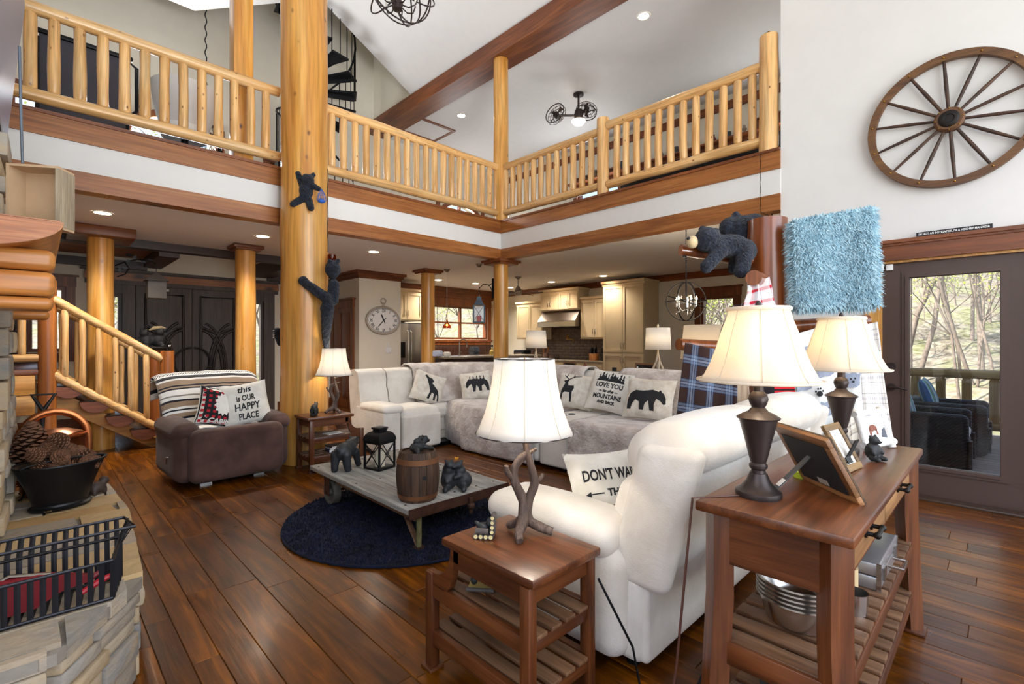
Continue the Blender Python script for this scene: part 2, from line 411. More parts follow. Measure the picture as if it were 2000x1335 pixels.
# floor: slab and hand-scraped planks running in depth
floor = struct('floor', MB().b2((XL-.2, YF-.2, -.25), (XW+.1, YK+.2, -.012)).b2((XW+.1, 1.5, -.25), (XR+.2, YK+.2, -.012)), M['iron'])
def plank_mat():
    m, nt, b = base('floor_plank', .27, 0, .4, .06)
    oi = NN(nt, 'ObjectInfo'); at = NN(nt, 'Attribute', {'attribute_name': 'shade'})
    rv = NN(nt, 'Math', {'operation': 'ADD'}, i0=oi.outputs['Random'], i1=at.outputs['Fac']); fr = NN(nt, 'Math', {'operation': 'FRACT'}, i0=rv.outputs[0])
    k = NN(nt, 'VectorMath', {'operation': 'SCALE'}, i0=(37.1, 19.7, 53.3), Scale=fr.outputs[0])
    ge = NN(nt, 'NewGeometry'); v = NN(nt, 'VectorMath', {'operation': 'ADD'}, i0=ge.outputs['Position'], i1=k.outputs[0]).outputs[0]
    n1 = NN(nt, 'TexNoise', None, Vector=NN(nt, 'Mapping', None, Vector=v, Scale=(13, 1.3, 9)).outputs[0], Scale=1.0, Detail=6.0, Distortion=1.6)
    n2 = NN(nt, 'TexNoise', None, Vector=NN(nt, 'Mapping', None, Vector=v, Scale=(60, 3, 40)).outputs[0], Scale=1.0, Detail=3.0)
    n3 = NN(nt, 'TexNoise', None, Vector=NN(nt, 'Mapping', None, Vector=v, Scale=(4, 3, 4)).outputs[0], Scale=1.0, Detail=2.0)
    c = ramp(nt, n1.outputs[0], [(.28, '#3b2213'), (.5, '#5f381d'), (.72, '#845228')])
    c = mixc(nt, .5, c, ramp(nt, n2.outputs[0], [(.33, (.35,.35,.35,1)), (.6, (1,1,1,1))]), 'MULTIPLY')
    hs = NN(nt, 'HueSaturation', None, Color=c, Saturation=1.28)
    mr = NN(nt, 'MapRange', None, Value=fr.outputs[0], i3=.72, i4=1.3); nt.links.new(mr.outputs[0], hs.inputs['Value'])
    nt.links.new(hs.outputs[0], b.inputs['Base Color'])
    rr = NN(nt, 'MapRange', None, Value=n3.outputs[0], i3=.2, i4=.42); nt.links.new(rr.outputs[0], b.inputs['Roughness'])
    h = NN(nt, 'Math', {'operation': 'ADD'}, i0=n2.outputs[0], i1=NN(nt, 'TexNoise', None, Vector=NN(nt, 'Mapping', None, Vector=v, Scale=(5, 30, 5)).outputs[0], Scale=1.0).outputs[0])
    bump(nt, b, h.outputs[0], .16, .004)
    return m
M['plank'] = plank_mat()
def plank_box(mb, x0, x1, y0, y1):
    e = .0025; z0, z1 = -.012, 0
    V = [(x0,y0,z0),(x1,y0,z0),(x1,y1,z0),(x0,y1,z0),(x0,y0,z1-e),(x1,y0,z1-e),(x1,y1,z1-e),(x0,y1,z1-e),(x0+e,y0+e,z1),(x1-e,y0+e,z1),(x1-e,y1-e,z1),(x0+e,y1-e,z1)]
    F = [(0,1,5,4),(1,2,6,5),(2,3,7,6),(3,0,4,7),(4,5,9,8),(5,6,10,9),(6,7,11,10),(7,4,8,11),(8,9,10,11)]
    return mb.add(V, F)
rows = []; x = XL; rg = random.Random(3)
while x < XR:
    wd = rg.choice((.19, .19, .14, .1)); y = YF-rg.random()
    while y < YK:
        l = rg.uniform(.55, 1.7); ya, yb = max(y, YF, 1.5 if x > XW+.05 else YF), min(y+l-.0012, YK+.05)
        if yb-ya > .03: rows.append((x, min(x+wd-.0012, XR+.02), ya, yb))
        y += l
    x += wd
def area(r):
    ps = [proj((a, b, 0)) for a, b in ((r[0], r[2]), (r[1], r[2]), (r[1], r[3]), (r[0], r[3]))]
    if any(p is None for p in ps): 
        c = proj(((r[0]+r[1])/2, r[3], 0)); return 0 if c is None or c[1] > 1500 else 3000
    cx = sum(p[0] for p in ps)/4; cy = sum(p[1] for p in ps)/4
    if not (-60 < cx < 2060 and cy < 1400): return 0
    return abs(sum(ps[i][0]*ps[(i+1) % 4][1]-ps[(i+1) % 4][0]*ps[i][1] for i in range(4)))/2
rows.sort(key=area, reverse=True)
for r in rows[:290]: plank_box(MB(), *r).build('plank', M['plank'], floor, 0, fixn=False)
rest = MB()
for r in rows[290:]: plank_box(rest, *r)
ro = tag(rest.build('plank_field', M['plank'], floor, 0, fixn=False), 'wood floor planks too far to pick apart', kind='stuff')
at = ro.data.attributes.new('shade', 'FLOAT', 'FACE'); at.data.foreach_set('value', [v for i in range(len(rows)-290) for v in [rg.random()]*9])

def wall_open(mb, axis, p0, p1, a0, a1, z0, z1, ops):
    """wall slab on plane axis=p0..p1 spanning a0..a1, z0..z1 with rectangular openings (a0,a1,z0,z1)"""
    A = sorted({a0, a1, *[o[0] for o in ops], *[o[1] for o in ops]}); Z = sorted({z0, z1, *[o[2] for o in ops], *[o[3] for o in ops]})
    for i in range(len(A)-1):
        for k in range(len(Z)-1):
            ca, cz = (A[i]+A[i+1])/2, (Z[k]+Z[k+1])/2
            if any(o[0] < ca < o[1] and o[2] < cz < o[3] for o in ops): continue
            if axis == 'x': mb.b2((p0, A[i], Z[k]), (p1, A[i+1], Z[k+1]))
            else: mb.b2((A[i], p0, Z[k]), (A[i+1], p1, Z[k+1]))
    return mb
DOORY = (-.21, .80); DOORZ = 2.08
YD = 1.62                                     # inner end of the wheel wall
struct('wall_right', wall_open(MB(), 'x', XW, XW+.16, YF, YD, 0, 8.6, [(DOORY[0], DOORY[1], -1, DOORZ)]), M['wall'])
struct('wall_dining', MB().b2((XW+.16, YD-.16, 0), (XR+.2, YD, ZT)), M['cream'])
# openings of the back wall
EX0, EX1, EZ = .72, 3.2, 2.36                 # entry doors with side lights
kw0, kw1 = ony(846, 600, YK).x, ony(952, 600, YK).x
KW = (kw0, kw1, 1.42, 2.30)
def px_y(pxa, pya, pxb, pyb): a, b = ony(pxa, pya, YK), ony(pxb, pyb, YK); return (min(a.x, b.x), max(a.x, b.x), min(a.z, b.z), max(a.z, b.z))
SW = (-.12, .30, 1.2, 2.2)                     # small stair window left of the entry
AW = [(-.9, .35, 3.7, 5.1), (1.05, 2.35, 3.7, 5.25), (7.35, 8.75, 3.75, 5.0), (3.25, 3.9, 3.6, 4.9)]
wb = wall_open(MB(), 'y', YK, YK+.18, XL-.2, XR+.2, 0, 9.2, [(EX0, EX1, 0, EZ), KW, SW]+AW)
def spandrel(mb, o):                          # makes a square opening a round-headed one
    a0, a1, z0, z1 = o; c = (a0+a1)/2; hw = (a1-a0)/2; rise = min(hw, .55)
    n = 10; arc = [(c+hw*math.cos(PI*k/n), z1-rise+rise*math.sin(PI*k/n)) for k in range(n+1)]
    for side in (1, -1):
        pts = [(c+side*hw, z1)]+[(c+side*(p[0]-c), p[1]) for p in arc[:n//2+1]]
        mb.prism(pts, 0, .18, Matrix(((1,0,0,0),(0,0,1,YK),(0,1,0,0),(0,0,0,1))))
for o in AW[:3]: spandrel(wb, o)
struct('wall_back', wb, M['cream'])
DW = (onx(1436, 560, XR).y, onx(1368, 560, XR).y, .55, 2.25)
UW = [(2.2, 3.1, 4.0, 5.3), (6.2, 7.4, 4.0, 5.2)]
struct('wall_far_right', wall_open(MB(), 'x', XR, XR+.18, YD, YK+.18, 0, ZT+.1, [DW]+UW), M['cream'])
struct('wall_left', wall_open(MB(), 'x', XL-.18, XL, YF, YK+.18, 0, 9.2, [(-2.5, 1.3, .6, 5.4)]), M['wall'])
struct('wall_front', wall_open(MB(), 'y', YF-.18, YF, XL-.2, XR+.2, 0, 9.2, [(-.8, 5.2, .5, 5.4)]), M['wall'])
# ceilings
cl = MB()
cl.b2((XL, YB, ZC), (XR, 8.6, ZL-.02)); cl.b2((XW, YD, ZC), (XR, YB, ZL-.02)); cl.b2((3.2, 8.6, ZC), (XR, YK, ZL-.02)); cl.b2((XL, 8.6, 3.2), (3.2, YK, ZL-.02))
struct('ceiling', cl, M['ceil'])
struct('ceiling_1', MB().b2((XW+.1, YD-.1, ZT), (XR+.1, YK, ZT+.2)).b2((XL, YF, 6.34), (1.68, 8.54, 6.5)), M['ceil'])
gz = lambda x: 6.42+.59*(XW-x) if x > 3.59 else 6.34+.59*(x-1.68)
g = MB()
for (xa, xb) in ((3.59, XW+.12), (1.68, 3.59)):
    g.add([(xa,YF,gz(xa)),(xb,YF,gz(xb)),(xb,8.54,gz(xb)),(xa,8.54,gz(xa)),(xa,YF,gz(xa)+.2),(xb,YF,gz(xb)+.2),(xb,8.54,gz(xb)+.2),(xa,8.54,gz(xa)+.2)],
          [(0,1,2,3),(4,7,6,5),(0,4,5,1),(3,2,6,7),(0,3,7,4),(1,5,6,2)])
struct('ceiling_2', g, M['ceil'])
struct('ceiling_3', MB().b2((XL, YF, 9.2), (XR+.2, YK+.2, 9.35)), M['ceil'], label='roof over the stair shaft')
struct('wall_clerestory', MB().b2((XW, YF, 6.36), (XW+.14, YK, 9.2)), M['cream'], label='cream wall above the dark beam')
# loft floor boards
struct('floor_1', MB().b2((XL, YB, ZL-.02), (XR, YK, ZL)).b2((XW, YD, ZL-.02), (XR, YB, ZL)), M['plank'])
# balcony face: white band, stained fascia, lower trim
def band(name, z0, z1, out, matx, maty, y_end=YD):
    a = struct(name+'_1', MB().b2((XL, YB-out, z0), (XW-out, YB+.02, z1)), matx); b_ = struct(name+'_2', MB().b2((XW-out, y_end, z0), (XW+.02, YB+.02, z1)), maty); return a, b_
band('trim_fascia', 3.15, 3.34, .03, fascia('x'), fascia('y')); band('trim_nosing', 3.335, 3.365, .045, stain('x'), stain('y'))
band('trim_band', 2.88, 3.16, .012, M['wall'], M['wall'])
struct('trim_1', MB().b2((XL, YB-.03, 2.72), (XW+.02, YB+.14, 2.89)), fascia('x')); struct('trim_2', MB().b2((XW-.03, YD, 2.72), (XW+.14, YB+.14, 2.889)), fascia('y'))
struct('trim_3', MB().b2((XW-.1, YF, ZT-.04), (XW+.34, YK, 6.38)), stain('y'), label='long dark beam over the loft corner')
# crown mouldings of the kitchen and dining room
def crown(mb, a, b, d=.09, h=.13, zt=ZC):
    a, b = Vector((*a, 0)), Vector((*b, 0)); n = Vector((0,0,1)).cross(b-a).normalized()
    prof = [(0,-h),(.02,-h),(.035,-h*.7),(d*.7,-h*.25),(d,-.02),(d,0),(0,0)]
    V = []; k = len(prof)
    for p in (a, b):
        for (o, z) in prof: V.append((p.x+n.x*o, p.y+n.y*o, zt+z))
    return mb.add(V, [(i, (i+1) % k, k+(i+1) % k, k+i) for i in range(k)]+[tuple(range(k)), tuple(range(k, 2*k))])
struct('trim_4', crown(MB(), (XR, YD), (XR, YK)), stain('y')); struct('trim_5', crown(MB(), (XR, YK-.002), (XR-.0,YK-.002)) if 0 else crown(MB(), (XR, YK), (5.6, YK), zt=ZC).b2((5.6, YK-.03, ZC-.24), (XR, YK, ZC-.13)), stain('x'))
# block with the clock, pantry door on its left face
BX0, BX1, BY = 4.52, 5.46, 8.92
struct('wall_block', MB().b2((BX0, BY, 0), (BX1, YK, ZC)), M['cream'])
cb = crown(MB(), (BX0, YK), (BX0, BY), .1, .14) if 0 else MB()
def crownbox(mb, x0, x1, y0, zt):
    for (o, z0, z1) in ((.02,-.15,-.1),(.05,-.1,-.05),(.09,-.05,0)):
        mb.b2((x0-o, y0-o, zt+z0), (x1+o, y0, zt+z1)); mb.b2((x0-o, y0, zt+z0), (x0, YK, zt+z1))
    return mb
struct('trim_6', crownbox(MB(), BX0, BX1, BY, ZC), stain('x'))
# entry ceiling beams and boards
eb = MB().b2((XL, 8.42, 2.66), (3.4, 8.6, ZC+.02)).b2((1.25, 8.6, 2.6), (1.5, YK, 2.85)).b2((3.0, 8.6, 2.6), (3.28, YK, 2.85)).b2((XL, YK-.1, 2.55), (1.3, YK, 2.68)).b2((3.2, YK-.1, 2.55), (BX0, YK, 2.69))
struct('trim_7', eb, wood('entry_beam', ('#33241b', '#43302a', '#554038'), 'x', 1, .4), label='dark beams framing the entry tray ceiling')
ebp = tag(obj('trim_8', None), 'boarded ceiling over the stair foot', kind='structure')
for i in range(15): MB().b2((XL, 8.61+i*.103, 2.74), (1.25, 8.61+i*.103+.1, 2.78), b=.004).build('board', fascia('x'), ebp)
# baseboards
struct('baseboard_back', MB().b2((XL, YK-.02, 0), (EX0-.2, YK, .16)).b2((EX1+.2, YK-.02, 0), (BX0, YK, .16)).b2((BX0-.02, BY, 0), (BX0, YK-.02, .16)), stain('x'))
struct('baseboard_right', MB().b2((XW-.025, YF, 0), (XW, DOORY[0]-.14, .14)).b2((XW-.025, DOORY[1]+.14, 0), (XW, YD, .14)), stain('y'))
# ============================================================ log columns
def column(name, label, x, y, r, z0, z1, cap=0, seed=1, capz=None):
    t = thing(name, label, 'column', (x, y, z0))
    log(MB(), (0,0,0), (0,0,z1-z0), r*1.02, r*.98, .03, 28, 18, seed=seed).build('log_shaft', pine('z'), t, 60)
    if cap: MB().b2((-cap, -cap, z1-z0-(.05 if cap < .3 else .12)), (cap, cap, z1-z0-.003), b=.006).b2((-cap*.85, -cap*.85, z1-z0-.075), (cap*.85, cap*.85, z1-z0-.05)).build('capital', stain('x'), t)
    return t
column('log_column', 'massive honey log column rising past the balcony beside the brown recliner', 2.17, 5.60, .25, 0, 6.6, seed=2)
column('log_column', 'log post under the balcony corner carrying the hanging lantern', XW+.06, YB+.06, .125, 0, 2.72, .24, seed=3)
column('log_column', 'upper log post from balcony corner up to the dark beam', XW+.06, YB+.06, .125, ZL, ZT-.04, 0, seed=4)
column('log_column', 'log column behind the stair rail, left of the dark entry doors', .56, 8.0, .135, 0, ZC, .32, seed=5)
column('log_column', 'log column with dark square capital in front of the entry doors', 2.19, 7.87, .137, 0, ZC, .2, seed=6)
column('log_column', 'log column at the end of the kitchen bar beside the refrigerator', 5.5, 7.98, .137, 0, ZC, .22, seed=7)
t = thing('square_post', 'square honey timber post standing on the loft behind the railing', 'post', (1.68, 6.2, ZL))
MB().b2((-.1,-.1,0), (.1,.1,6.34-ZL), b=.008).build('timber', pine('z'), t)
# ============================================================ balcony log railing
def railing(label, ends, bal, axis, plane, posts=(), z=(3.505, 4.26), rr=.058):
    t = thing('log_railing', label, 'railing', (0,0,0), 0, 'log railings of the loft balcony')
    P = (lambda a, zz: (a, plane, zz)) if axis == 'x' else (lambda a, zz: (plane, a, zz))
    log(MB(), P(ends[0], z[0]), P(ends[1], z[0]), rr, rr, .12, 12, 14, seed=ends[0]+1).build('bottom_rail', balu(axis), t, 60)
    log(MB(), P(ends[0], z[1]), P(ends[1], z[1]), rr, rr, .12, 12, 14, seed=ends[0]+2).build('top_rail', balu(axis), t, 60)
    for i, a in enumerate(bal): log(MB(), P(a, z[0]+.03), P(a, z[1]-.03), .046, .045, .14, 10, 6, .035, seed=a*7+i).build('baluster', balu('z'), t, 60)
    for (a, r, z1) in posts:
        o = log(MB(), P(a, ZL), P(a, z1), r, r*.98, .05, 16, 8, seed=a).build('newel_post', balu('z'), t, 60)
    return t
RY, RX = YB+.05, XW+.05
bl = [ony(p, 200, RY).x for p in (12,59,107,156,201,243.5,283,322,358,394,427,459,490,519)]
railing('log railing of the loft left of the massive column', (ony(-60, 200, RY).x, 2.0), bl, 'x', RY)
bl = [ony(600+x/3.03, 200, RY).x for x in (145,215,283,348,412,473,533,590,646,701,753,804,853,900,946,991,1035,1078)]
railing('log railing of the loft between massive column and corner post', (2.40, XW-.06), bl, 'x', RY)
pm = onx(1178, 200, RX).y
bl = [onx(600+x/3.03, 200, RX).y for x in (1176,1215,1257,1298,1340,1384,1430,1477,1524,1574,1627,1680)]
railing('log railing of the loft from corner post to the stout middle newel', (YB-.06, pm), bl, 'y', RX, [(pm, .085, 4.42)])
bl = [onx(1200+x/2.5, 200, RX).y for x in (12,57,109,163,217,275,337,399,463,530,602,676)]
t = railing('log railing of the loft nearest the white wheel wall', (pm-.08, 1.74), bl, 'y', RX, [(1.75, .095, 4.6)], (3.50, 4.30))
MB().tube([(RX+.07*math.cos(a*.9), 1.75+.05*math.sin(a*.9), 4.605+.006*(a % 3)) for a in range(14)], .006, 6).build('coiled_wire', M['black'], t)
# ============================================================ windows
def window(n, axis, pos, o, cols=1, rows=1, fm=None, casing=True, depth=.18, arch=False, sgn=-1, cw=.11, header=.16, fw=.05):
    """frame, sashes and panes in an opening; sgn: side of the room along the axis"""
    a0, a1, z0, z1 = o; root = tag(obj('window_%d' % n, None), None, kind='structure')
    def B(mb, a, b, z, zz, d0, d1):
        return mb.b2((pos+d0, a, z), (pos+d1, b, zz)) if axis == 'x' else mb.b2((a, pos+d0, z), (b, pos+d1, zz))
    fm2 = fm or stain('z')
    f = MB(); B(f, a0, a0+fw, z0, z1, .02, .14); B(f, a1-fw, a1, z0, z1, .02, .14); B(f, a0+fw, a1-fw, z0, z0+fw, .02, .14)
    if not arch: B(f, a0+fw, a1-fw, z1-fw, z1, .02, .14)
    f.build('window_frame', fm2, root)
    for i in range(1, cols):
        a = a0+(a1-a0)*i/cols; B(MB(), a-.028, a+.028, z0+fw, z1-(.02 if arch else fw), .04, .12).build('mullion', fm2, root)
    for j in range(1, rows):
        zz = z0+(z1-z0)*j/rows; B(MB(), a0+fw, a1-fw, zz-.02, zz+.02, .05, .11).build('meeting_rail', fm2, root)
    B(MB(), a0+.02, a1-.02, z0+.02, z1-.02, .078, .084).build('pane', M['glass'], root)
    if casing:
        d = .03*sgn; B(MB(), a0-cw, a0, z0-.02, z1, 0, d).build('casing', fm2, root); B(MB(), a1, a1+cw, z0-.02, z1, 0, d).build('casing', fm2, root)
        s_ = MB(); B(s_, a0-cw-.03, a1+cw+.03, z0-.07, z0-.02, .0, d*1.9); B(s_, a0-cw, a1+cw, z0-.15, z0-.07, 0, d); s_.build('sill', fm2, root)
        if not arch:
            h = MB(); B(h, a0-cw-.01, a1+cw+.01, z1, z1+header, 0, d*1.2); B(h, a0-cw-.04, a1+cw+.04, z1+header, z1+header+.03, 0, d*2.2); h.build('header', fm2, root)
        else:
            c = (a0+a1)/2; hw = (a1-a0)/2; rise = min(hw, .55); nn = 16
            P = [(c+hw*math.cos(PI*k/nn), z1-rise+rise*math.sin(PI*k/nn)) for k in range(nn+1)]
            Q = [(c+(hw+cw)*math.cos(PI*k/nn), z1-rise+(rise+cw)*math.sin(PI*k/nn)) for k in range(nn+1)]
            mb = MB()
            for k in range(nn): mb.prism([P[k], P[k+1], Q[k+1], Q[k]], 0, .03, Matrix(((1,0,0,0),(0,0,1,pos-.03),(0,1,0,0),(0,0,0,1))))
            mb.build('arched_casing', fm2, root)
    return root
window(1, 'y', YK, KW, 2, 2, header=.2)
window(2, 'y', YK, SW, 2, 1)
for i, o in enumerate(AW): window(3+i, 'y', YK, o, 2 if i < 3 else 1, 2, arch=i < 3)
window(7, 'x', XR, DW, 1, 2); window(8, 'x', XR, UW[0], 1, 2); window(9, 'x', XR, UW[1], 2, 2)
window(10, 'x', XL-.18, (-2.5, 1.3, .6, 5.4), 3, 3, casing=False, fw=.08); window(11, 'y', YF-.18, (-.8, 5.2, .5, 5.4), 5, 3, casing=False, fw=.08)
# ============================================================ entry doors with side lights
DC = 1.955; DWd = .80; sl = .15
dd = darkdoor('z')
fr = MB()
for (a, b) in ((EX0-.14, EX0+.06), (EX0+.06+.2+.0, DC-DWd-.01), (DC+DWd+.01, EX1-.06-.2), (EX1-.06, EX1+.14)): fr.b2((a, YK-.03, 0), (b, YK+.14, EZ))
fr.b2((EX0, YK+.06, 0), (EX1, YK+.1, .03)).b2((DC-DWd-.05, YK+.055, 0), (DC-DWd+.03, YK+.1, EZ)).b2((DC+DWd-.03, YK+.055, 0), (DC+DWd+.05, YK+.1, EZ)).b2((DC-.03, YK+.055, 0), (DC+.03, YK+.1, EZ)).b2((EX0-.2, YK-.04, EZ-.07), (EX1+.2, YK+.14, EZ+.14)); fr.b2((EX0-.26, YK-.08, EZ+.14), (EX1+.26, YK, EZ+.18))
fr.b2((EX0, YK-.02, 2.14), (DC-DWd-.01, YK+.12, EZ)); fr.b2((DC+DWd+.01, YK-.02, 2.14), (EX1, YK+.12, EZ)); fr.b2((EX0, YK-.02, 0), (DC-DWd, YK+.12, .35)); fr.b2((DC+DWd, YK-.02, 0), (EX1, YK+.12, .35))
struct('trim_9', fr, dd, label='dark frame around the entry doors')
struct('trim_10', MB().b2((EX0-.21, YK-.055, EZ), (EX1+.21, YK-.04, EZ+.12)), fascia('x'))
window(12, 'y', YK, (EX0+.05, EX0+.26, .35, 2.14), 1, 1, dd, False); window(13, 'y', YK, (EX1-.26, EX1-.05, .35, 2.14), 1, 1, dd, False)
def entry_door(n, x0, x1, s_):
    root = tag(obj('door_%d' % n, None, None, ((x0+x1)/2, YK, 0)), 'dark carved entry door leaf with interlaced arch mouldings', kind='structure')
    hw = (x1-x0)/2-.004; y = -.012
    MB().b2((-hw, 0, .01), (hw, .05, EZ-.04)).build('door_slab', dd, root)
    def mold(pts, r=.022, cl=False): return MB().tube([(p[0], y, p[1]) for p in pts], r, 8, True, None, cl).build('moulding', wood('dark_moulding', ('#2a221f', '#352b27', '#40352f'), 'z', 1.2, .45, 0, .02), root, 60)
    A = lambda cx, cz, r, a0, a1, n=16, ry=None: [(cx+r*math.cos(math.radians(a0+(a1-a0)*k/n)), cz+(ry or r)*math.sin(math.radians(a0+(a1-a0)*k/n))) for k in range(n+1)]
    w_ = hw-.13
    mold([(-w_, 1.62), (-w_, 2.16), (w_, 2.16), (w_, 1.62)]+A(0, 1.15, w_*1.12, 24, 156, 2)[0:0]+[(w_*.5, 1.56), (0, 1.48), (-w_*.5, 1.56), (-w_, 1.62)])
    mold(A(-w_, .78, w_*1.28, 88, -88, 20, .78)); mold(A(w_, .78, w_*1.28, 92, 268, 20, .78))
    mold(A(-w_, .78, w_*1.55, 80, -80, 20, .92)[:]); mold(A(w_, .78, w_*1.55, 100, 260, 20, .92))
    mold([(p[0]*.82, p[1]) for p in A(-w_*.75, .78, w_*1.28, 50, -50, 14, .78)]+[(p[0]*.82, p[1]) for p in A(w_*.75, .78, w_*1.28, 230, 130, 14, .78)], .014, True)
    mold([(-w_, .74), (-w_*.45, .74)]); mold([(w_*.45, .74), (w_, .74)]); mold([(-w_, .82), (-w_*.45, .82)]); mold([(w_*.45, .82), (w_, .82)])
    mold([(-w_, .05), (-w_, 1.6)]); mold([(w_, .05), (w_, 1.6)])
    h = A(s_*hw, 1.0, .25, 90, 90+180*s_, 16)
    MB().tube([(p[0]-s_*.02, -.045, p[1]) for p in h], .03, 8, True, None, False, .6).build('pull_handle', plain('pewter', '#5a5654', .45, .6, .05), root, 60)
    return root
entry_door(1, DC-DWd, DC, 1); d2 = entry_door(2, DC, DC+DWd, -1)
MB().box((-.1-.64, -.03, 1.28), (.05, .04, .05), b=.01).build('deadbolt', M['steel'], d2); MB().box((-.77, -.03, 2.24), (.05,.03,.04), b=.006).build('door_sensor', M['white'], d2)
# pantry door on the clock block
pd = tag(obj('door_3', None, None, (BX0, 9.62, 0)), 'dark stained pantry door beside the clock wall', kind='structure')
MB().b2((-.03, -.40, .01), (0, .40, 2.05)).build('door_slab', stain('z'), pd)
for (z0, z1) in ((.2, .95), (1.08, 1.95)):
    for s_ in (-1, 1): MB().b2((-.042, s_*.19-.15, z0), (-.03, s_*.19+.15, z1), b=.005).build('door_panel', stain('z'), pd)
f = MB().b2((-.045, -.51, 0), (0, -.40, 2.05)).b2((-.045, .40, 0), (0, .51, 2.05)).b2((-.05, -.53, 2.05), (0, .53, 2.2)).b2((-.08, -.56, 2.2), (0, .56, 2.24)); f.build('casing', stain('z'), pd)
MB().tube([(-.03,-.33,1.0),(-.08,-.33,1.0),(-.085,-.26,1.0),(-.085,-.2,.99)], .012, 8).build('lever_handle', M['black'], pd, 60)
# ============================================================ glass door to the deck
brown = plain('brown_door_paint', '#4c3a33', .45, 0, .05, 5, .03)
gd = tag(obj('door_4', None, None, (XW, 0, 0)), 'brown full-glass door leading to the deck', kind='structure')
gy0, gy1, gz0, gz1 = .02, .585, .27, 1.92
y0, y1 = DOORY
MB().b2((.04, y0+.02, .01), (.085, gy0, DOORZ-.02)).b2((.04, gy1, .01), (.085, y1-.02, DOORZ-.02)).b2((.04, gy0, .01), (.085, gy1, gz0)).b2((.04, gy0, gz1), (.085, gy1, DOORZ-.02)).build('door_slab', brown, gd)
for k, (o, d) in enumerate(((.0, .012), (.025, .022))):
    f = MB(); e = .055-o
    f.b2((.04-d, gy0-e, gz0-e), (.045, gy0-e+.026, gz1+e)).b2((.04-d, gy1+e-.026, gz0-e), (.045, gy1+e, gz1+e)).b2((.04-d, gy0-e+.026, gz0-e), (.045, gy1+e-.026, gz0-e+.026)).b2((.04-d, gy0-e+.026, gz1+e-.026), (.045, gy1+e-.026, gz1+e)); f.build('glazing_bead', brown, gd)
MB().b2((.06, gy0, gz0), (.066, gy1, gz1)).build('pane', M['glass'], gd)
MB().cyl((.04, .715, 1.13), (.0, .715, 1.13), .034, .03, 20).build('deadbolt', M['bronze'], gd, 50)
h = MB().cyl((.04, .715, .94), (.012, .715, .94), .034, .03, 20).build('handle_rose', M['bronze'], gd, 50)
MB().tube([(.02, .715, .94), (-.025, .715, .94), (-.035, .69, .945), (-.032, .64, .94), (-.03, .59, .925)], [.011,.011,.01,.009,.007], 8).build('lever', M['bronze'], h, 60)
MB().b2((.01, .7, 2.0), (.04, .75, 2.055), b=.005).build('door_sensor', M['white'], gd); MB().b2((-.012, .765, 2.0), (.0, .79, 2.05), b=.003).build('sensor_magnet', M['white'], gd)
struct('trim_11', MB().b2((XW-.03, y1, 0), (XW, y1+.1, DOORZ)).b2((XW-.03, y0-.1, 0), (XW, y0, DOORZ)).b2((XW, y1-.02, 0), (XW+.16, y1, DOORZ)).b2((XW, y0, 0), (XW+.16, y0+.02, DOORZ)).b2((XW, y0, DOORZ-.02), (XW+.16, y1, DOORZ)), pine('z'))
struct('trim_12', MB().b2((XW-.035, y0-.14, DOORZ), (XW, y1+.12, DOORZ+.13)).b2((XW-.05, y0-.15, DOORZ+.13), (XW, y1+.13, DOORZ+.15)).b2((XW-.07, y0-.17, DOORZ+.15), (XW, y1+.15, DOORZ+.18)), stain('y'))
struct('trim_13', MB().b2((XW-.13, y0-.1, 0), (XW+.0, y1+.06, .022), b=.004), wood('threshold_wood', ('#3b2a20', '#4a372b', '#5c4739'), 'y', 1, .4))
# sign above the door
sg = thing('quote_sign', 'small black sign strip with white lettering on the glass door header', 'sign', (XW-.05, onx(1862, 450, XW).y, DOORZ+.18))
MB().b2((-.008, -.235, 0), (.008, .235, .038)).build('sign_board', M['ink'], sg)
V, F = text2d("I'M NOT AN INSTIGATOR, I'M A MISCHIEF MANAGER", .0245, 0, .0006); 
xs = [v[0] for v in V]; k = .44/(max(xs)-min(xs))
MB().add([(-.009, -v[0]*k, .011+v[1]*1.0) for v in V], F).build('lettering', M['white'], sg, 0, fixn=False)
# wagon wheel on the wall
wc = onx(1855, 237, XW)
wh = thing('wagon_wheel', 'large wooden wagon wheel hung on the white wall', 'wheel', (XW-.045, wc.y, wc.z)); WR = .555
ww = wood('wheel_wood', ('#4a2f1a', '#6a4526', '#86602f'), 'y', 1, .55, 0, .05)
RM = Matrix.Rotation(-PI/2, 4, 'Y')
MB().lathe([(WR-.055,-.025),(WR,-.025),(WR,.025),(WR-.055,.025),(WR-.055,-.025)], 64, M=RM).build('rim', ww, wh, 30)
for k in range(14):
    a = 2*PI*(k+.35)/14; c, s_ = math.cos(a), math.sin(a)
    MB().tube([(0, c*.07, s_*.07), (0, c*.3, s_*.3), (0, c*(WR-.05), s_*(WR-.05))], [.011, .015, .010], 8).build('spoke', wood('spoke_wood', ('#2e1c10', '#40281a', '#573a22'), 'y', 1, .55), wh, 60)
    MB().ell((-.026, c*(WR-.028), s_*(WR-.028)), .0085, None, 8, 6).build('bolt', M['brass'], wh)
MB().lathe([(.1,-.02),(.1,.02),(.085,.035),(.085,.036)], 28, M=RM).build('hub_plate', ww, wh)
MB().lathe([(.068,.03),(.068,.045),(.055,.055),(.035,.055),(.03,.048),(.0,.048)], 24, M=RM).build('hub_cap', M['iron'], wh)
for k in range(8): MB().ell((-.038, .09*math.cos(k*PI/4), .09*math.sin(k*PI/4)), .006, None, 8, 5).build('hub_bolt', M['brass'], wh)
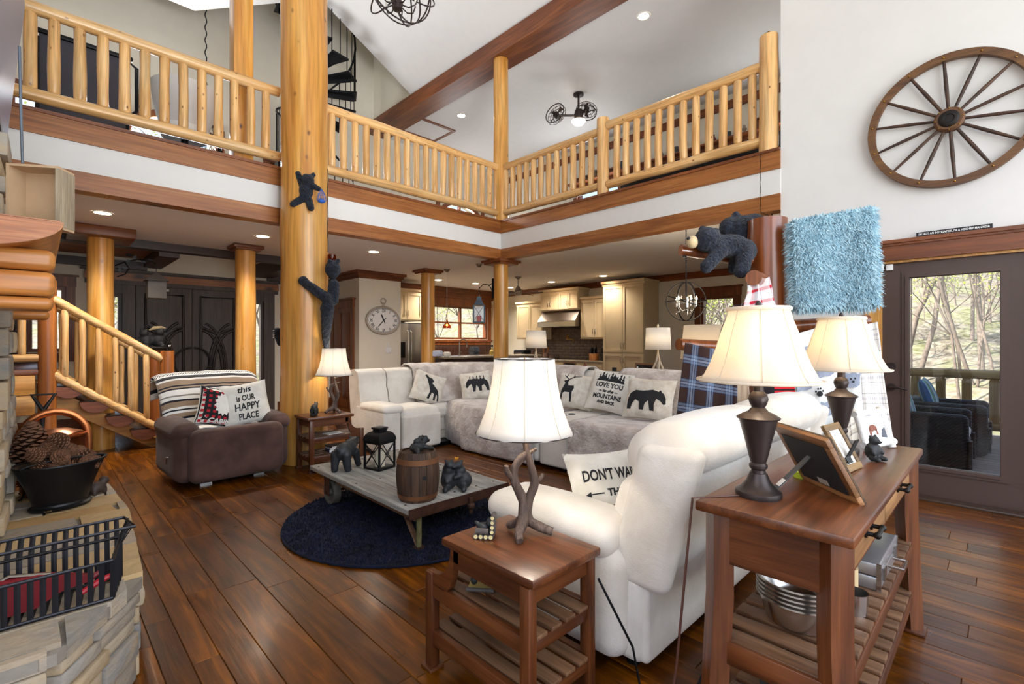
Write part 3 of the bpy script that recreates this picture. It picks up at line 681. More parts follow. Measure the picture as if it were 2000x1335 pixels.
# ============================================================ ceiling downlights
def downlight(px, py, z, label, e=105):
    p = onz(px, py, z); t = thing('downlight', label, 'downlight', (p.x, p.y, z), 0, 'recessed ceiling downlights')
    MB().lathe([(.075,-.004),(.095,-.006),(.1,0)], 24, caps=False).build('trim_ring', M['white'], t); MB().lathe([(0,-.003),(.077,-.003)], 24).build('lens', M['lens'], t, 0)
    l = light('downlight_lamp', 'SPOT', (p.x, p.y, z-.03), (0,0,0), e, (1,.91,.79), spot_size=2.4, spot_blend=.8, shadow_soft_size=.06); return t
for px, py, nm in ((200,415,'above the stair foot beside the mantel'), (513,461,'just left of the massive column under the balcony'), (440,491,'in front of the entry column capital'), (730,491,'in front of the clock wall'), (856,546,'behind the kitchen bar column'), (929,553,'above the kitchen window'), (996,561,'right behind the corner post'), (1077,550,'in front of the range hood'), (1178,538,'in front of the tall pantry cabinet')):
    downlight(px, py, ZC-.001, 'round recessed downlight in the lower ceiling '+nm, 55 if px > 990 else 105)
downlight(1257, 31, ZT-.001, 'round recessed downlight in the loft ceiling right of the fan', 24); downlight(901, 225, ZT-.001, 'round recessed downlight in the loft ceiling beside the attic hatch', 24)
# ============================================================ loft furnishings
hc = [onz(*p, ZT) for p in ((818,231), (887,256), (851,274), (785,246))]
hx0, hx1 = min(p.x for p in hc), max(p.x for p in hc); hy0, hy1 = min(p.y for p in hc), max(p.y for p in hc)
t = thing('attic_hatch', 'square attic hatch with dark wood frame in the loft ceiling', 'hatch', ((hx0+hx1)/2, (hy0+hy1)/2, ZT))
a, b_ = .5, .42
MB().b2((-a+.06,-b_+.06,-.012), (a-.06,b_-.06,0)).build('hatch_panel', M['ceil'], t)
for lo, hi in (((-a,-b_,-.02),(a,-b_+.07,0)), ((-a,b_-.07,-.02),(a,b_,0)), ((-a,-b_+.07,-.02),(-a+.07,b_-.07,0)), ((a-.07,-b_+.07,-.02),(a,b_-.07,0))): MB().b2(lo, hi).build('frame_board', stain('x'), t)
# double-headed ceiling fan
fp = onz(1135, 150, ZT); fp = toward(1130, 225, 9.3)
t = thing('ceiling_fan', 'bronze ceiling fan with two caged heads above the loft', 'ceiling fan', (fp.x, fp.y, ZT))
zz = fp.z-ZT
MB().lathe([(.0,0),(.1,0),(.1,-.03),(.03,-.06),(.02,-.06),(.02,zz+.12),(.07,zz+.1),(.09,zz),(.075,zz-.06),(.03,zz-.08),(0,zz-.08)][::-1], 20).build('stem', M['bronze'], t)
MB().lathe([(0,zz-.2),(.09,zz-.17),(.13,zz-.12),(.13,zz-.1),(0,zz-.1)], 20).build('light_bowl', emis('fan_bowl', '#fff0d0', 4), t)
for s_, tilt in ((-1, .9), (1, -.35)):
    hx, hy = s_*.42*EX[0], -s_*.42*EX[1]
    if s_ > 0: hx, hy = .12, -.1
    c0 = Vector((hx, hy, zz+(.0 if s_ < 0 else .12)))
    hd = MB().tube([(0,0,zz), tuple(c0)], .022, 8).build('arm', M['bronze'], t)
    MM = T(c0, (tilt, 0, YAW-PI/2+(.9 if s_ < 0 else 0)))
    f = MB()
    for r in (.2, .15, .1): f.tube([tuple(MM @ Vector((r*math.cos(2*PI*k/24), (.2-r)*-.3, r*math.sin(2*PI*k/24)))) for k in range(24)], .006, 5, closed=True)
    for k in range(12): f.tube([tuple(MM @ Vector((r*math.cos(PI*k/6), (.2-r)*-.3, r*math.sin(PI*k/6)))) for r in (.03, .1, .2)], .004, 4)
    f.tube([tuple(MM @ Vector((.2*math.cos(2*PI*k/24), .07, .2*math.sin(2*PI*k/24)))) for k in range(24)], .01, 5, closed=True)
    f.build('cage', M['bronze'], t, 60)
    for k in range(4): MB().add([tuple(MM @ Vector(p)) for p in ((.03*math.cos(k*PI/2), .02, .03*math.sin(k*PI/2)), (.17*math.cos(k*PI/2-.3), .0, .17*math.sin(k*PI/2-.3)), (.17*math.cos(k*PI/2+.3), .04, .17*math.sin(k*PI/2+.3)))], [(0,1,2)]).build('fan_blade', wood('blade', ('#2c1a10','#3c2416','#4c3020'),'x'), t, 0)
    MB().lathe([(0,-.05),(.05,-.04),(.06,.05),(0,.09)], 14, M=MM @ Matrix.Rotation(-PI/2, 4, 'X')).build('motor', M['bronze'], t)
# folded game table
t = thing('folded_table', 'folded dark grey game table standing upright behind the loft railing', 'table', (.36, 7.1, ZL))
gr = plain('slate_board', '#3b3a44', .55, 0, .05)
MB().b2((-.36, -.03, .12), (.36, 0, 1.24), b=.008).build('table_half', gr, t); MB().b2((-.36, .12, .12), (.36, .15, 1.22), b=.008).build('table_half', gr, t)
MB().b2((-.4, -.05, 1.24), (.42, .0, 1.29), b=.015).build('edge_bumper', M['black'], t); MB().tube([(.37,-.02,.1),(.37,-.02,1.24),(.46,.02,1.2),(.46,.02,.7),(.38,.02,.6)], .02, 8).build('side_frame', M['black'], t); MB().tube([(-.37,-.02,.1),(-.37,-.02,1.2)], .02, 8).build('side_frame', M['black'], t)
MB().b2((-.3, -.02, .05), (.3, .14, .12)).build('undercarriage', M['black'], t)
for sx in (-.3, .3):
    for sy in (-.02, .15): MB().cyl((sx-.02, sy, .05), (sx+.02, sy, .05), .05, seg=14).build('caster', M['black'], t)
# white tub chair
t = thing('tub_chair', 'white moulded tub chair on a black pedestal behind the loft railing', 'chair', (1.30, 7.15, ZL))
MB().lathe([(.24,.62),(.29,.75),(.33,.95),(.35,1.15),(.335,1.15),(.315,.95),(.275,.77),(.22,.64)], 24, a0=-PI*1.05, a1=PI*.05).build('backrest_shell', plain('white_shell', '#dcdad8', .45, 0, .03), t, 60)
MB().lathe([(.02,.5),(.24,.52),(.27,.6),(.25,.66),(.02,.68)], 24).build('seat', M['white'], t); MB().lathe([(.04,.02),(.04,.5),(.22,.51),(.02,.53)], 16).lathe([(.24,0),(.24,.02),(.05,.05)], 20).build('pedestal', M['black'], t)
# wire globe pendant on a chain
p = ony(402, 270, 8.7)
t = thing('globe_pendant', 'black wire globe pendant hanging on a twisted chain over the loft', 'pendant light', (p.x, p.y, 9.19))
zz = p.z-9.19
MB().tube([(.012*math.sin(k*1.3), .012*math.cos(k*1.3), zz+.2+(-zz-.2)*k/110) for k in range(111)], .009, 5).build('chain', M['black'], t)
g = MB()
for k in range(9): g.tube([(.26*math.cos(k*PI/9)*math.sin(a), .26*math.sin(k*PI/9)*math.sin(a), zz+.26*math.cos(a)*.85) for a in [2*PI*j/24 for j in range(24)]], .005, 4, closed=True)
for h in (-.15, 0, .15): r = math.sqrt(.26**2-h*h); g.tube([(r*math.cos(2*PI*j/24), r*math.sin(2*PI*j/24), zz+h*.85) for j in range(24)], .006, 4, closed=True)
g.build('wire_globe', M['black'], t, 60); MB().cyl((0,0,zz-.1), (0,0,zz+.2), .03).build('socket', M['black'], t)
# spiral stair
t = thing('spiral_staircase', 'black iron spiral staircase rising from the loft behind the massive column', 'staircase', (3.8, 9.2, ZL))
MB().cyl((0,0,0), (0,0,5.2), .055, seg=16).build('centre_pole', M['black'], t, 60)
rail = []
for k in range(20):
    a = math.radians(-60-k*27); z = .22+k*.215
    MM = T((0,0,z), (0,0,a))
    MB().prism([(.05,-.04),(.72,-.17),(.72,.17),(.05,.04)], 0, .035, MM).b2((.05,-.01,-.09), (.68,.01,0), MM).build('tread', M['black'], t)
    for q in (-.5, 0, .5):
        b2 = a-math.radians(27)*q; MB().cyl((.7*math.cos(b2), .7*math.sin(b2), z+.02), (.7*math.cos(b2), .7*math.sin(b2), z+.95+q*.2), .009, seg=6).build('baluster', M['black'], t)
        rail.append((.7*math.cos(b2), .7*math.sin(b2), z+.95+q*.2))
MB().tube(rail, .02, 8).build('handrail', M['black'], t, 60)
# shelf with trinkets and dark bar on the far loft wall
t = thing('wall_shelf', 'long dark wooden wall shelf on the far loft wall holding trinkets', 'shelf', (XR, 4.2, 5.25))
MB().b2((-.2, -2.4, -.03), (0, 3.4, 0)).build('shelf_board', stain('y'), t); MB().b2((-.04, -2.4, -.2), (0, 3.4, -.03)).build('rail_board', stain('y'), t); MB().b2((-.03, -2.4, .6), (0, 5.9, .76)).build('upper_moulding', stain('y'), t)
cols = ['#7a6a58', '#4d4a46', '#8d8578', '#5b4330', '#a59b8c', '#39424a', '#6d3b2c']
ORD = 'first second third fourth fifth sixth seventh eighth ninth tenth eleventh twelfth thirteenth fourteenth fifteenth last'.split()
for i in range(16):
    yy = 2.0+i*.34+.05*math.sin(i*5); h = .12+.07*((i*7) % 5)/4; r = .05
    shp = [[(0,0),(r,0),(r*1.05,h*.5),(r*.6,h*.8),(r*.65,h),(0,h)], [(0,0),(r*.8,0),(r*.4,h*.25),(r,h*.5),(r*.5,h*.7),(r*.6,h*.85),(0,h)], [(0,0),(r,0),(r,h),(r*.9,h),(r*.88,.02),(0,.02)]][i % 3]
    single('trinket', MB().lathe(shp, 14), plain('trinket_%d' % i, cols[i % 7], .5, 0, .2), ['rounded jar', 'small carved figurine', 'straight-sided mug'][i % 3]+', '+ORD[i]+' of the trinkets from the white wall end of the loft shelf', 'trinket', (XR-.1, yy, 5.25), 0, 'trinkets on the loft shelf')
t = thing('game_cabinet', 'long black game table on the right loft with a light strip along its side', 'game table', (7.7, 3.3, ZL))
MB().b2((-.6, -1.3, .55), (.6, 1.3, .85), b=.03).build('playing_body', M['black'], t)
for sx in (-.45, .45):
    for sy in (-1.1, 1.1): MB().b2((sx-.08, sy-.08, 0), (sx+.08, sy+.08, .55)).build('leg', M['black'], t)
for k in range(20): MB().b2((-.612, -.7+k*.07, .76), (-.6, -.66+k*.07, .785)).build('strip_light', emis('led_strip', '#ffffff', 2.5) if k == 0 else bpy.data.materials['led_strip'], t)
t = thing('sideboard', 'long dark brown sideboard against the back loft wall', 'sideboard', (7.5, 9.8, ZL))
MB().b2((-1.9, -.3, .08), (1.9, .3, .95)).build('body', wood('espresso', ('#2a1a14','#38241c','#463026'),'x'), t); MB().b2((-1.95, -.33, .95), (1.95, .32, 1.0)).build('top', stain('x'), t)
for k in range(5): MB().b2((-1.85+k*.745, -.32, .14), (-1.13+k*.745, -.3, .9), b=.004).build('door', wood('espresso', (), 'x'), t)
for sx in (-1.8, 1.8): MB().b2((sx-.05, -.28, 0), (sx+.05, .28, .08)).build('foot', M['black'], t)
# great-room orb chandelier
c = toward(776, -42, 5.0)
t = thing('orb_chandelier', 'bronze wire orb chandelier hanging high in the great room', 'chandelier', (c.x, c.y, gz(c.x)))
zz = c.z-gz(c.x)
for k, (rx, ry) in enumerate(((.5,.2),(1.1,.6),(-.8,.4),(.3,-1.0),(1.45,-.4),(-.4,-.6))):
    MM = T((0,0,zz), (rx, ry, k*.8)); MB().tube([tuple(MM @ Vector((.43*math.cos(2*PI*j/40), .43*math.sin(2*PI*j/40)*.86, 0))) for j in range(40)], .008, 6, closed=True).build('orb_ring', M['bronze'], t, 60)
MB().cyl((0,0,zz+.43), (0,0,0), .012, seg=8).cyl((0,0,-.04), (0,0,0), .07, seg=20).build('stem', M['bronze'], t); MB().lathe([(0,zz-.33),(.05,zz-.32),(.06,zz-.25),(.03,zz-.2),(.02,zz+.43),(0,zz+.43)], 16).build('hub', M['bronze'], t)
for k in range(8):
    a = k*PI/4; cs, sn = math.cos(a), math.sin(a)
    ar = MB().tube([(.04*cs,.04*sn,zz-.27), (.12*cs,.12*sn,zz-.3), (.19*cs,.19*sn,zz-.27), (.22*cs,.22*sn,zz-.18)], .007, 6).build('candle_arm', M['bronze'], t, 60)
    MB().cyl((.22*cs,.22*sn,zz-.18), (.22*cs,.22*sn,zz-.06), .012, seg=8).build('candle', M['paper'], ar)
# ============================================================ staircase
SY0, SY1 = 7.62, 8.55
t = thing('log_staircase', 'log staircase of half-round treads climbing left to a landing', 'staircase', (0,0,0))
endw = wood('tread_end', ('#6b3a24', '#83492f', '#9a5c40'), 'x', 2, .5)
for k in range(4):
    x, z = .96-.236*k, .252+.193*k
    tr = MB(); n = 12; r = .145
    pts = [(r*math.cos(PI+PI*j/n), .9*r*math.sin(PI+PI*j/n)) for j in range(n+1)]
    MM = Matrix(((1,0,0,x),(0,0,1,0),(0,1,0,z),(0,0,0,1)))
    MB().prism(pts, SY0-.06, SY1+.06, MM).build('tread', endw, t, 40)
    MB().b2((x-.14, SY0, z-.0), (x+.145, SY1, z+.012), b=.004).build('tread_top', wood('tread_top', ('#241510','#32201a','#402c24'),'y',1,.3), t)
for y in (SY0+.12, SY1-.12):
    MB().prism([(1.22,-.0),(1.03,0),(-.05,.52+.2),(-.05,.90),(.14,.80)], y-.035, y+.035, Matrix(((1,0,0,0),(0,0,1,0),(0,1,0,0),(0,0,0,1)))).build('stringer', fascia('x') if 0 else wood('stringer_pine', PINE, 'x', .6, .45, 1.8, .05), t)
LZ = 1.04
MB().b2((XL, SY0-.05, LZ-.06), (.02, YK-.02, LZ), b=.005).build('landing_deck', stain('x'), t)
for i, (z0, z1) in enumerate(((.76, .975), (.535, .755))): MB().b2((XL, SY0-.06, z0), (-.03, SY0-.01, z1), b=.006).build('landing_board', wood('stringer_pine', PINE, 'x', .6, .45, 1.8, .05), t)
log(MB(), (.07, SY0-.02, 0), (.07, SY0-.02, 2.05), .082, .08, .03, 16, 8, seed=11).build('landing_post', wood('russet_log', ('#8a4a1c','#a4602a','#b87238','#3c1c0a'), 'z', .6, .4, 2.2, .02), t, 60)
for y, dz in ((SY0-.03, 0), (SY1+.02, 0)):
    a0, a1 = Vector((1.13, y, 1.13+dz)), Vector((.10, y, 1.85+dz)); b0, b1 = Vector((1.13, y, .22)), Vector((.10, y, .99))
    log(MB(), a0, a1, .048, .05, .1, 12, 10, seed=y).build('handrail', balu('x'), t, 60); log(MB(), b0, b1, .046, .048, .1, 12, 10, seed=y+3).build('lower_rail', balu('x'), t, 60)
    for i, px in enumerate((127,161,193,225.5,256,286)):
        x = ony(px, 700, SY0-.03).x; f = (1.13-x)/1.03
        log(MB(), b0.lerp(b1, f)+Vector((0,0,.02)), a0.lerp(a1, f)-Vector((0,0,.02)), .034, .033, .16, 9, 6, .035, seed=px+y).build('baluster', balu('z'), t, 60)
    log(MB(), (1.19, y, 0), (1.19, y, 1.235), .078, .076, .04, 16, 8, seed=y+8).build('newel_post', wood('russet_log', (), 'z'), t, 60)
log(MB(), (XL, SY0-.03, 1.17), (0, SY0-.03, 1.17), .045, .045, .1, 10, 8, seed=31).build('landing_rail', balu('x'), t, 60); log(MB(), (XL, SY0-.03, 1.9), (0, SY0-.03, 1.9), .045, .045, .1, 10, 8, seed=32).build('landing_rail', balu('x'), t, 60)
for i in range(7): log(MB(), (-.13-i*.16, SY0-.03, 1.19), (-.13-i*.16, SY0-.03, 1.88), .035, .034, .14, 9, 6, .035, seed=40+i).build('baluster', balu('z'), t, 60)
# carved bears on the back newel
bear_m = plain('carved_black', '#1d2022', .6, 0, .25, 20, .5, 90)
t = thing('carved_bears', 'dark carved bears clustered on the back stair newel post', 'figurine', (1.19, SY1+.02, 1.235))
MB().lathe([(.14,0),(.15,.03),(.14,.05),(0,.05)], 16).build('base', M['iron'], t)
blob('bears', [('e',(-.1,0,.14),(.09,.08,.1)),('e',(-.13,-.04,.24),(.055,.05,.05)),('e',(.04,0,.15),(.09,.08,.11)),('e',(.05,-.05,.26),(.06,.055,.055)),('c',(.1,0,.2),(.2,-.02,.28),.035,.028),('c',(-.16,0,.16),(-.22,-.02,.1),.035,.03),('e',(.08,-.05,.31),.02),('e',(.02,-.05,.31),.02),('e',(-.16,-.04,.285),.018),('e',(-.1,-.04,.285),.018),('c',(.04,0,.1),(.08,-.08,.06),.04,.035),('c',(-.1,0,.1),(-.1,-.09,.06),.04,.035)], bear_m, t, .012, 4)
single('fish_carving', MB().tube([(-.1,0,.0),(-.04,-.01,.03),(.05,0,.04),(.1,.01,.03)], [.006,.026,.022,.005], 8), plain('fish_tan', '#b5a27c', .6, 0, .2), 'pale carved fish held on top of the dark bears', 'figurine', (1.22, SY1-.03, 1.235+.285))
# shelves of bottles seen behind the landing rail
t = thing('display_shelf', 'dark display shelf on the landing behind the log railing', 'shelf', (-.72, YK-.16, LZ)); esp = wood('shelf_dark', ('#231712','#33221a','#443026'), 'x')
MB().b2((-.5,.1,0),(.5,.13,1.35)).build('back_panel', esp, t)
for sx in (-.5,.48): MB().b2((sx,-.12,0),(sx+.02,.1,1.35)).build('side_panel', esp, t)
for k in range(5): MB().b2((-.48,-.12,.1+k*.28),(.48,.1,.12+k*.28)).build('shelf_board', fascia('x'), t)
SHW = ['lowest', 'second', 'third', 'top']
for k in range(4):
    for j in range(5):
        x = -.38+j*.19; tt = thing('dark_bottle', 'dark bottle, number '+['one','two','three','four','five'][j]+' from the left on the '+SHW[k]+' landing shelf', 'bottle', (-.72+x, YK-.17, LZ+.12+k*.28), 0, 'bottles on the landing shelf')
        MB().lathe([(0,0),(.035,0),(.036,.12),(.014,.16),(.013,.2),(0,.2)], 12).build('bottle_body', M['ink'], tt); MB().lathe([(.0365,.03),(.0365,.1)], 12, caps=False).build('bottle_label', M['rust'], tt)
# under-stair crates
for i, (x, y, w_, d, h, lb) in enumerate(((.22, 7.72, .3, .2, .26, 'dark wooden crate under the stairs'), (-.35, 7.8, .5, .35, .3, 'black storage box under the stair landing'))):
    tt = thing('crate', lb, 'crate', (x, y, 0)); mt = stain('x') if i == 0 else M['black']
    for lo, hi in (((-w_/2,-d/2,0),(w_/2,-d/2+.02,h)), ((-w_/2,d/2-.02,0),(w_/2,d/2,h)), ((-w_/2,-d/2+.02,0),(-w_/2+.02,d/2-.02,h)), ((w_/2-.02,-d/2+.02,0),(w_/2,d/2-.02,h)), ((-w_/2+.02,-d/2+.02,0),(w_/2-.02,d/2-.02,.02))): MB().b2(lo, hi).build('side_board', mt, tt)
tt = thing('antler', 'pale antler lying on the black box under the landing', 'antler', (-.35, 7.8, .3))
MB().tube([(-.15,0,.02),(-.05,.02,.05),(.05,0,.12),(.1,-.02,.25)], [.02,.018,.014,.004], 8).build('beam', plain('antler_bone', '#a89c88', .6, 0, .2), tt, 60)
for p, q in (((-.05,.02,.05),(-.08,-.02,.22)), ((.03,0,.1),(0,-.03,.26))): MB().tube([p, tuple((Vector(p)+Vector(q))/2+Vector((.02,0,0))), q], [.013,.01,.003], 8).build('tine', bpy.data.materials['antler_bone'], tt, 60)
# birdhouse lantern and leafy bracket on the entry column
p = ony(285, 540, 7.9)
t = thing('birdhouse_lantern', 'grey hanging birdhouse lantern on a scrolled vine bracket by the column', 'lantern', (.56+.14, 8.0, 2.33))
br = MB().tube([(0,0,0),(.1,-.02,.06),(.22,-.04,.1),(.36,-.06,.1),(.42,-.07,.06)], .009, 6).tube([(.02,0,-.14),(.1,-.02,-.1),(.14,-.02,-.02),(.1,-.02,.05)], .008, 6); br.build('bracket', M['black'], t, 60)
for a in ((.1,.06,20),(.18,.1,60),(.26,.1,-30),(.05,-.08,100),(.32,.1,10),(.13,-.02,180)):
    MB().prism([(0,0),(.03,.018),(.07,0),(.03,-.018)], 0, .004, T((a[0], -.03, a[1]), (PI/2, math.radians(-a[2]), 0))).build('leaf', M['black'], t)
MB().ell((.14,-.03,.15), (.035,.02,.02)).cyl((.17,-.03,.16),(.19,-.03,.165),.01,.004).build('bird', M['black'], t)
gm = plain('weathered_grey', '#55504c', .7, 0, .15)
MB().tube([(.42,-.07,.06),(.42,-.07,-.06)], .004, 5).build('hanger', M['black'], t)
MB().b2((.32,-.17,-.4), (.52,.03,-.16), b=.004).build('house_body', gm, t)
MB().add([(.29,-.2,-.17),(.55,-.2,-.17),(.55,.06,-.17),(.29,.06,-.17),(.42,-.07,-.04)], [(0,1,4),(1,2,4),(2,3,4),(3,0,4),(3,2,1,0)]).build('roof', plain('grey_roof', '#47423f', .7, 0, .15), t, 20)
# ============================================================ clock on the block
ck = thing('wall_clock', 'oval pocket-watch style wall clock with Roman numerals', 'clock', (ony(748, 620, BY).x, BY, ony(748, 625, BY).z))
CX, CZ = .375, .27
def oval(rx, rz, n=48): return [(rx*math.cos(2*PI*k/n), rz*math.sin(2*PI*k/n)) for k in range(n)]
CM = Matrix(((1,0,0,0),(0,0,1,-.03),(0,1,0,0),(0,0,0,1)))
MB().prism(oval(CX*.95, CZ*.95), 0, .03, CM).build('dial', plain('dial_cream', '#f3f1ec', .6, 0, .03), ck)
MB().tube([(p[0], -.025, p[1]) for p in oval(CX, CZ)], .026, 8, closed=True).build('case_rim', plain('aged_white_metal', '#b9aea0', .5, .2, .15), ck, 60)
MB().tube([(p[0], -.035, p[1]) for p in oval(CX*.88, CZ*.88)], .004, 5, closed=True).build('minute_ring', M['nickel'], ck)
MB().tube([(.055*math.cos(2*PI*k/20), -.02, CZ+.13+.055*math.sin(2*PI*k/20)) for k in range(20)], .012, 8, closed=True).build('bow_ring', plain('aged_white_metal2', '#b9aea0', .5, .2, .15), ck, 60)
MB().lathe([(.1,0),(.08,.02),(.03,.03),(.025,.07),(.04,.09),(.0,.1)], 14, (0,-.025,CZ-.01), sy=.5).build('crown_knob', bpy.data.materials['aged_white_metal2'], ck)
for k, s_ in enumerate(('XII','I','II','III','IV','V','VI','VII','VIII','IX','X','XI')):
    a = PI/2-k*PI/6; V, F = text2d(s_, .085, 0, .002); my = (max(v[1] for v in V)+min(v[1] for v in V))/2
    x0, z0 = CX*.74*math.cos(a), CZ*.74*math.sin(a); ro = Matrix.Rotation(a-PI/2, 2)
    MB().add([(x0+(ro @ Vector((v[0]*.8, v[1]-my)))[0], -.0315, z0+(ro @ Vector((v[0]*.8, v[1]-my)))[1]) for v in V], F).build('numeral', M['ink'], ck, 0, fixn=False)
for ln, a, w_ in ((.15, 2.0, .014), (.2, 3.95, .01)):
    d = Vector((math.cos(a), math.sin(a))); q = Vector((-d.y, d.x))*w_
    MB().prism([tuple(-d*.07+q*.6), tuple(-d*.07-q*.6), tuple(d*ln*.7-q), tuple(d*ln), tuple(d*ln*.7+q)], .004, .008, CM @ T((0,0,-.012))).build('clock_hand', M['ink'], ck, 0)
sp = ony(757, 670, BY); single('light_switch', MB().b2((-.06,-.012,-.06), (.06,0,.06), b=.005).b2((-.01,-.02,-.03),(.01,-.012,.03)).b2((-.035,-.016,.08),(.0,0,.16)), M['white'], 'white light switch plate on the wall under the clock', 'switch', (sp.x+.02, BY, 1.18))
# ============================================================ kitchen
cabm = plain('cream_cabinet', '#cbb792', .5, 0, .05, 4, .03, 90)
def cab_front(t, axis, f, a0, a1, z0, z1, nd, hz='low', glass=False):
    """row of shaker doors on plane f (facing -axis)"""
    def B(mb, a, b, z, zz, d0, d1): return mb.b2((f-d1, a, z), (f-d0, b, zz)) if axis == 'x' else mb.b2((a, f-d1, z), (b, f-d0, zz))
    wd = (a1-a0)/nd
    for i in range(nd):
        l, r = a0+i*wd+.005, a0+(i+1)*wd-.005
        d = MB(); B(d, l, l+.055, z0, z1, 0, .022); B(d, r-.055, r, z0, z1, 0, .022); B(d, l+.055, r-.055, z0, z0+.055, 0, .022); B(d, l+.055, r-.055, z1-.055, z1, 0, .022)
        dd_ = d.build('cabinet_door', cabm, t)
        B(MB(), l+.055, r-.055, z0+.055, z1-.055, .0, .008).build('door_pane' if glass else 'door_panel', M['glass'] if glass else cabm, dd_)
        side = r-.03 if i % 2 == 0 else l+.03
        if axis == 'x': side = l+.03 if i % 2 == 1 else r-.03
        zc = z0+.14 if hz == 'low' else z1-.14
        P = (lambda a, z, o: (f-.022-o, a, z)) if axis == 'x' else (lambda a, z, o: (a, f-.022-o, z))
        MB().tube([P(side, zc-.06, 0), P(side, zc-.03, .022), P(side, zc+.03, .022), P(side, zc+.06, 0)], .006, 6).build('handle', M['nickel'], dd_, 60)
def cabinet(name, label, axis, f, dep, a0, a1, z0, z1, rowsdef, crown_=0):
    loc = (f+dep/2, (a0+a1)/2, 0) if axis == 'x' else ((a0+a1)/2, f+dep/2, 0)
    t = thing(name, label, 'cabinet', (0,0,0))
    b = MB(); b.b2((f, a0, z0), (f+dep, a1, z1)) if axis == 'x' else b.b2((a0, f, z0), (a1, f+dep, z1)); b.build('body', cabm, t)
    if crown_:
        c = MB(); e = .05
        c.b2((f-e, a0-e*.6, z1), (f+dep, a1+e*.6, z1+.05)) if axis == 'x' else c.b2((a0-e*.6, f-e, z1), (a1+e*.6, f+dep, z1+.05))
        c.b2((f-.02, a0-.02, z1-.05), (f, a1+.02, z1)) if axis == 'x' else c.b2((a0-.02, f-.02, z1-.05), (a1+.02, f, z1)); c.build('crown', cabm, t)
    for (za, zb, nd, hz) in rowsdef: cab_front(t, axis, f, a0+.01, a1-.01, za, zb, nd, hz)
    return t
FX = XR-.36                                   # front of wall cabinets on the range wall
def yk(px, X=FX): return onx(px, 600, X).y
ty0, ty1 = onx(1258, 600, XR-.62).y, onx(1178, 600, XR-.62).y
cabinet('tall_cabinet', 'tall cream pantry cabinet right of the range wall', 'x', XR-.62, .605, ty0, ty1, .0, 2.62, [(1.13, 2.56, 2, 'low'), (.12, 1.1, 2, 'high')], 1)
ua0, ua1 = yk(1177), yk(1134); ub0, ub1 = yk(1134), yk(1060); uc0, uc1 = yk(1060), yk(1010)
cabinet('upper_cabinet', 'cream wall cabinet between range hood and tall pantry cabinet', 'x', FX, .345, ty1+.003, ua1, 1.42, 2.36, [(1.46, 2.32, 2, 'low')], 1)
cabinet('upper_cabinet', 'short cream wall cabinet above the range hood', 'x', FX-.1, .46, ub0+.003, ub1, 2.08, 2.58, [(2.12, 2.54, 2, 'low')], 1) if 0 else cabinet('upper_cabinet', 'short cream wall cabinet above the range hood', 'x', FX-.08, .42, ub0+.003, ub1, 2.12, 2.6, [(2.15, 2.56, 4, 'low')], 1)
cabinet('upper_cabinet', 'cream wall cabinet left of the range hood', 'x', FX, .345, ub1+.003, uc1, 1.42, 2.36, [(1.46, 2.32, 2, 'low')], 1)
gx0, gx1 = ony(955, 600, YK-.36).x, FX-.02
t = cabinet('upper_cabinet', 'cream wall cabinet in the kitchen corner with a glass door', 'y', YK-.36, .34, kw1+.16, FX-.06, 1.42, 2.4, [], 0)
cab_front(t, 'y', YK-.36, kw1+.17, FX-.07, 1.46, 2.36, 2, 'low', True)
# range hood
hy0, hy1 = ub0+.012, ub1-.012
t = thing('range_hood', 'wide stainless steel range hood on the kitchen wall', 'range hood', (XR, (hy0+hy1)/2, 1.72))
hh = (hy1-hy0)/2
MB().prism([(0,.0),(0,.40),(-.36,.40),(-.56,.14),(-.56,0)], -hh, hh, Matrix(((1,0,0,0),(0,0,1,0),(0,1,0,0),(0,0,0,1)))).build('hood_body', plain('brushed_steel', '#8d837b', .28, 1, .08, 3), t, 20)
MB().b2((-.565,-hh,.0), (-.555,hh,.12)).build('control_strip', M['steel'], t)
# backsplash tiles behind the range and under the cabinets
tile_m = plain('slate_tile', '#5b4636', .4, 0, .25, 8, .2, 40)
bs = tag(obj('wall_backsplash', None), 'brown slate tile backsplash', kind='structure')
MB().b2((XR-.012, ty1, .92), (XR-.002, uc1, 1.72)).build('grout_bed', plain('grout', '#4a3d33', .8), bs)
tl = MB().b2((-.006, -.095, -.035), (.006, .095, .035), b=.003).mesh('tile', tile_m)
y = ty1+.1; r = 0
for r in range(10):
    y = ty1+.1+(.1 if r % 2 else 0)
    while y < uc1-.1:
        if r < 7 or hy0 < y < hy1: obj('tile', tl, bs, (XR-.016, y, .97+r*.075))
        y += .196
bt = tag(obj('wall_backsplash.001', None), 'dark reddish tile under the kitchen window', kind='structure')
MB().b2((6.3, YK-.012, .92), (9.2, YK-.002, 1.27)).build('grout_bed', bpy.data.materials['grout'], bt)
tl2 = MB().b2((-.024, -.006, -.075), (.024, .006, .075), b=.003).mesh('tile', plain('dark_red_tile', '#41251b', .35, 0, .3, 8))
for r in range(2):
    for i in range(54): obj('tile', tl2, bt, (6.35+i*.052, YK-.016, 1.005+r*.157))
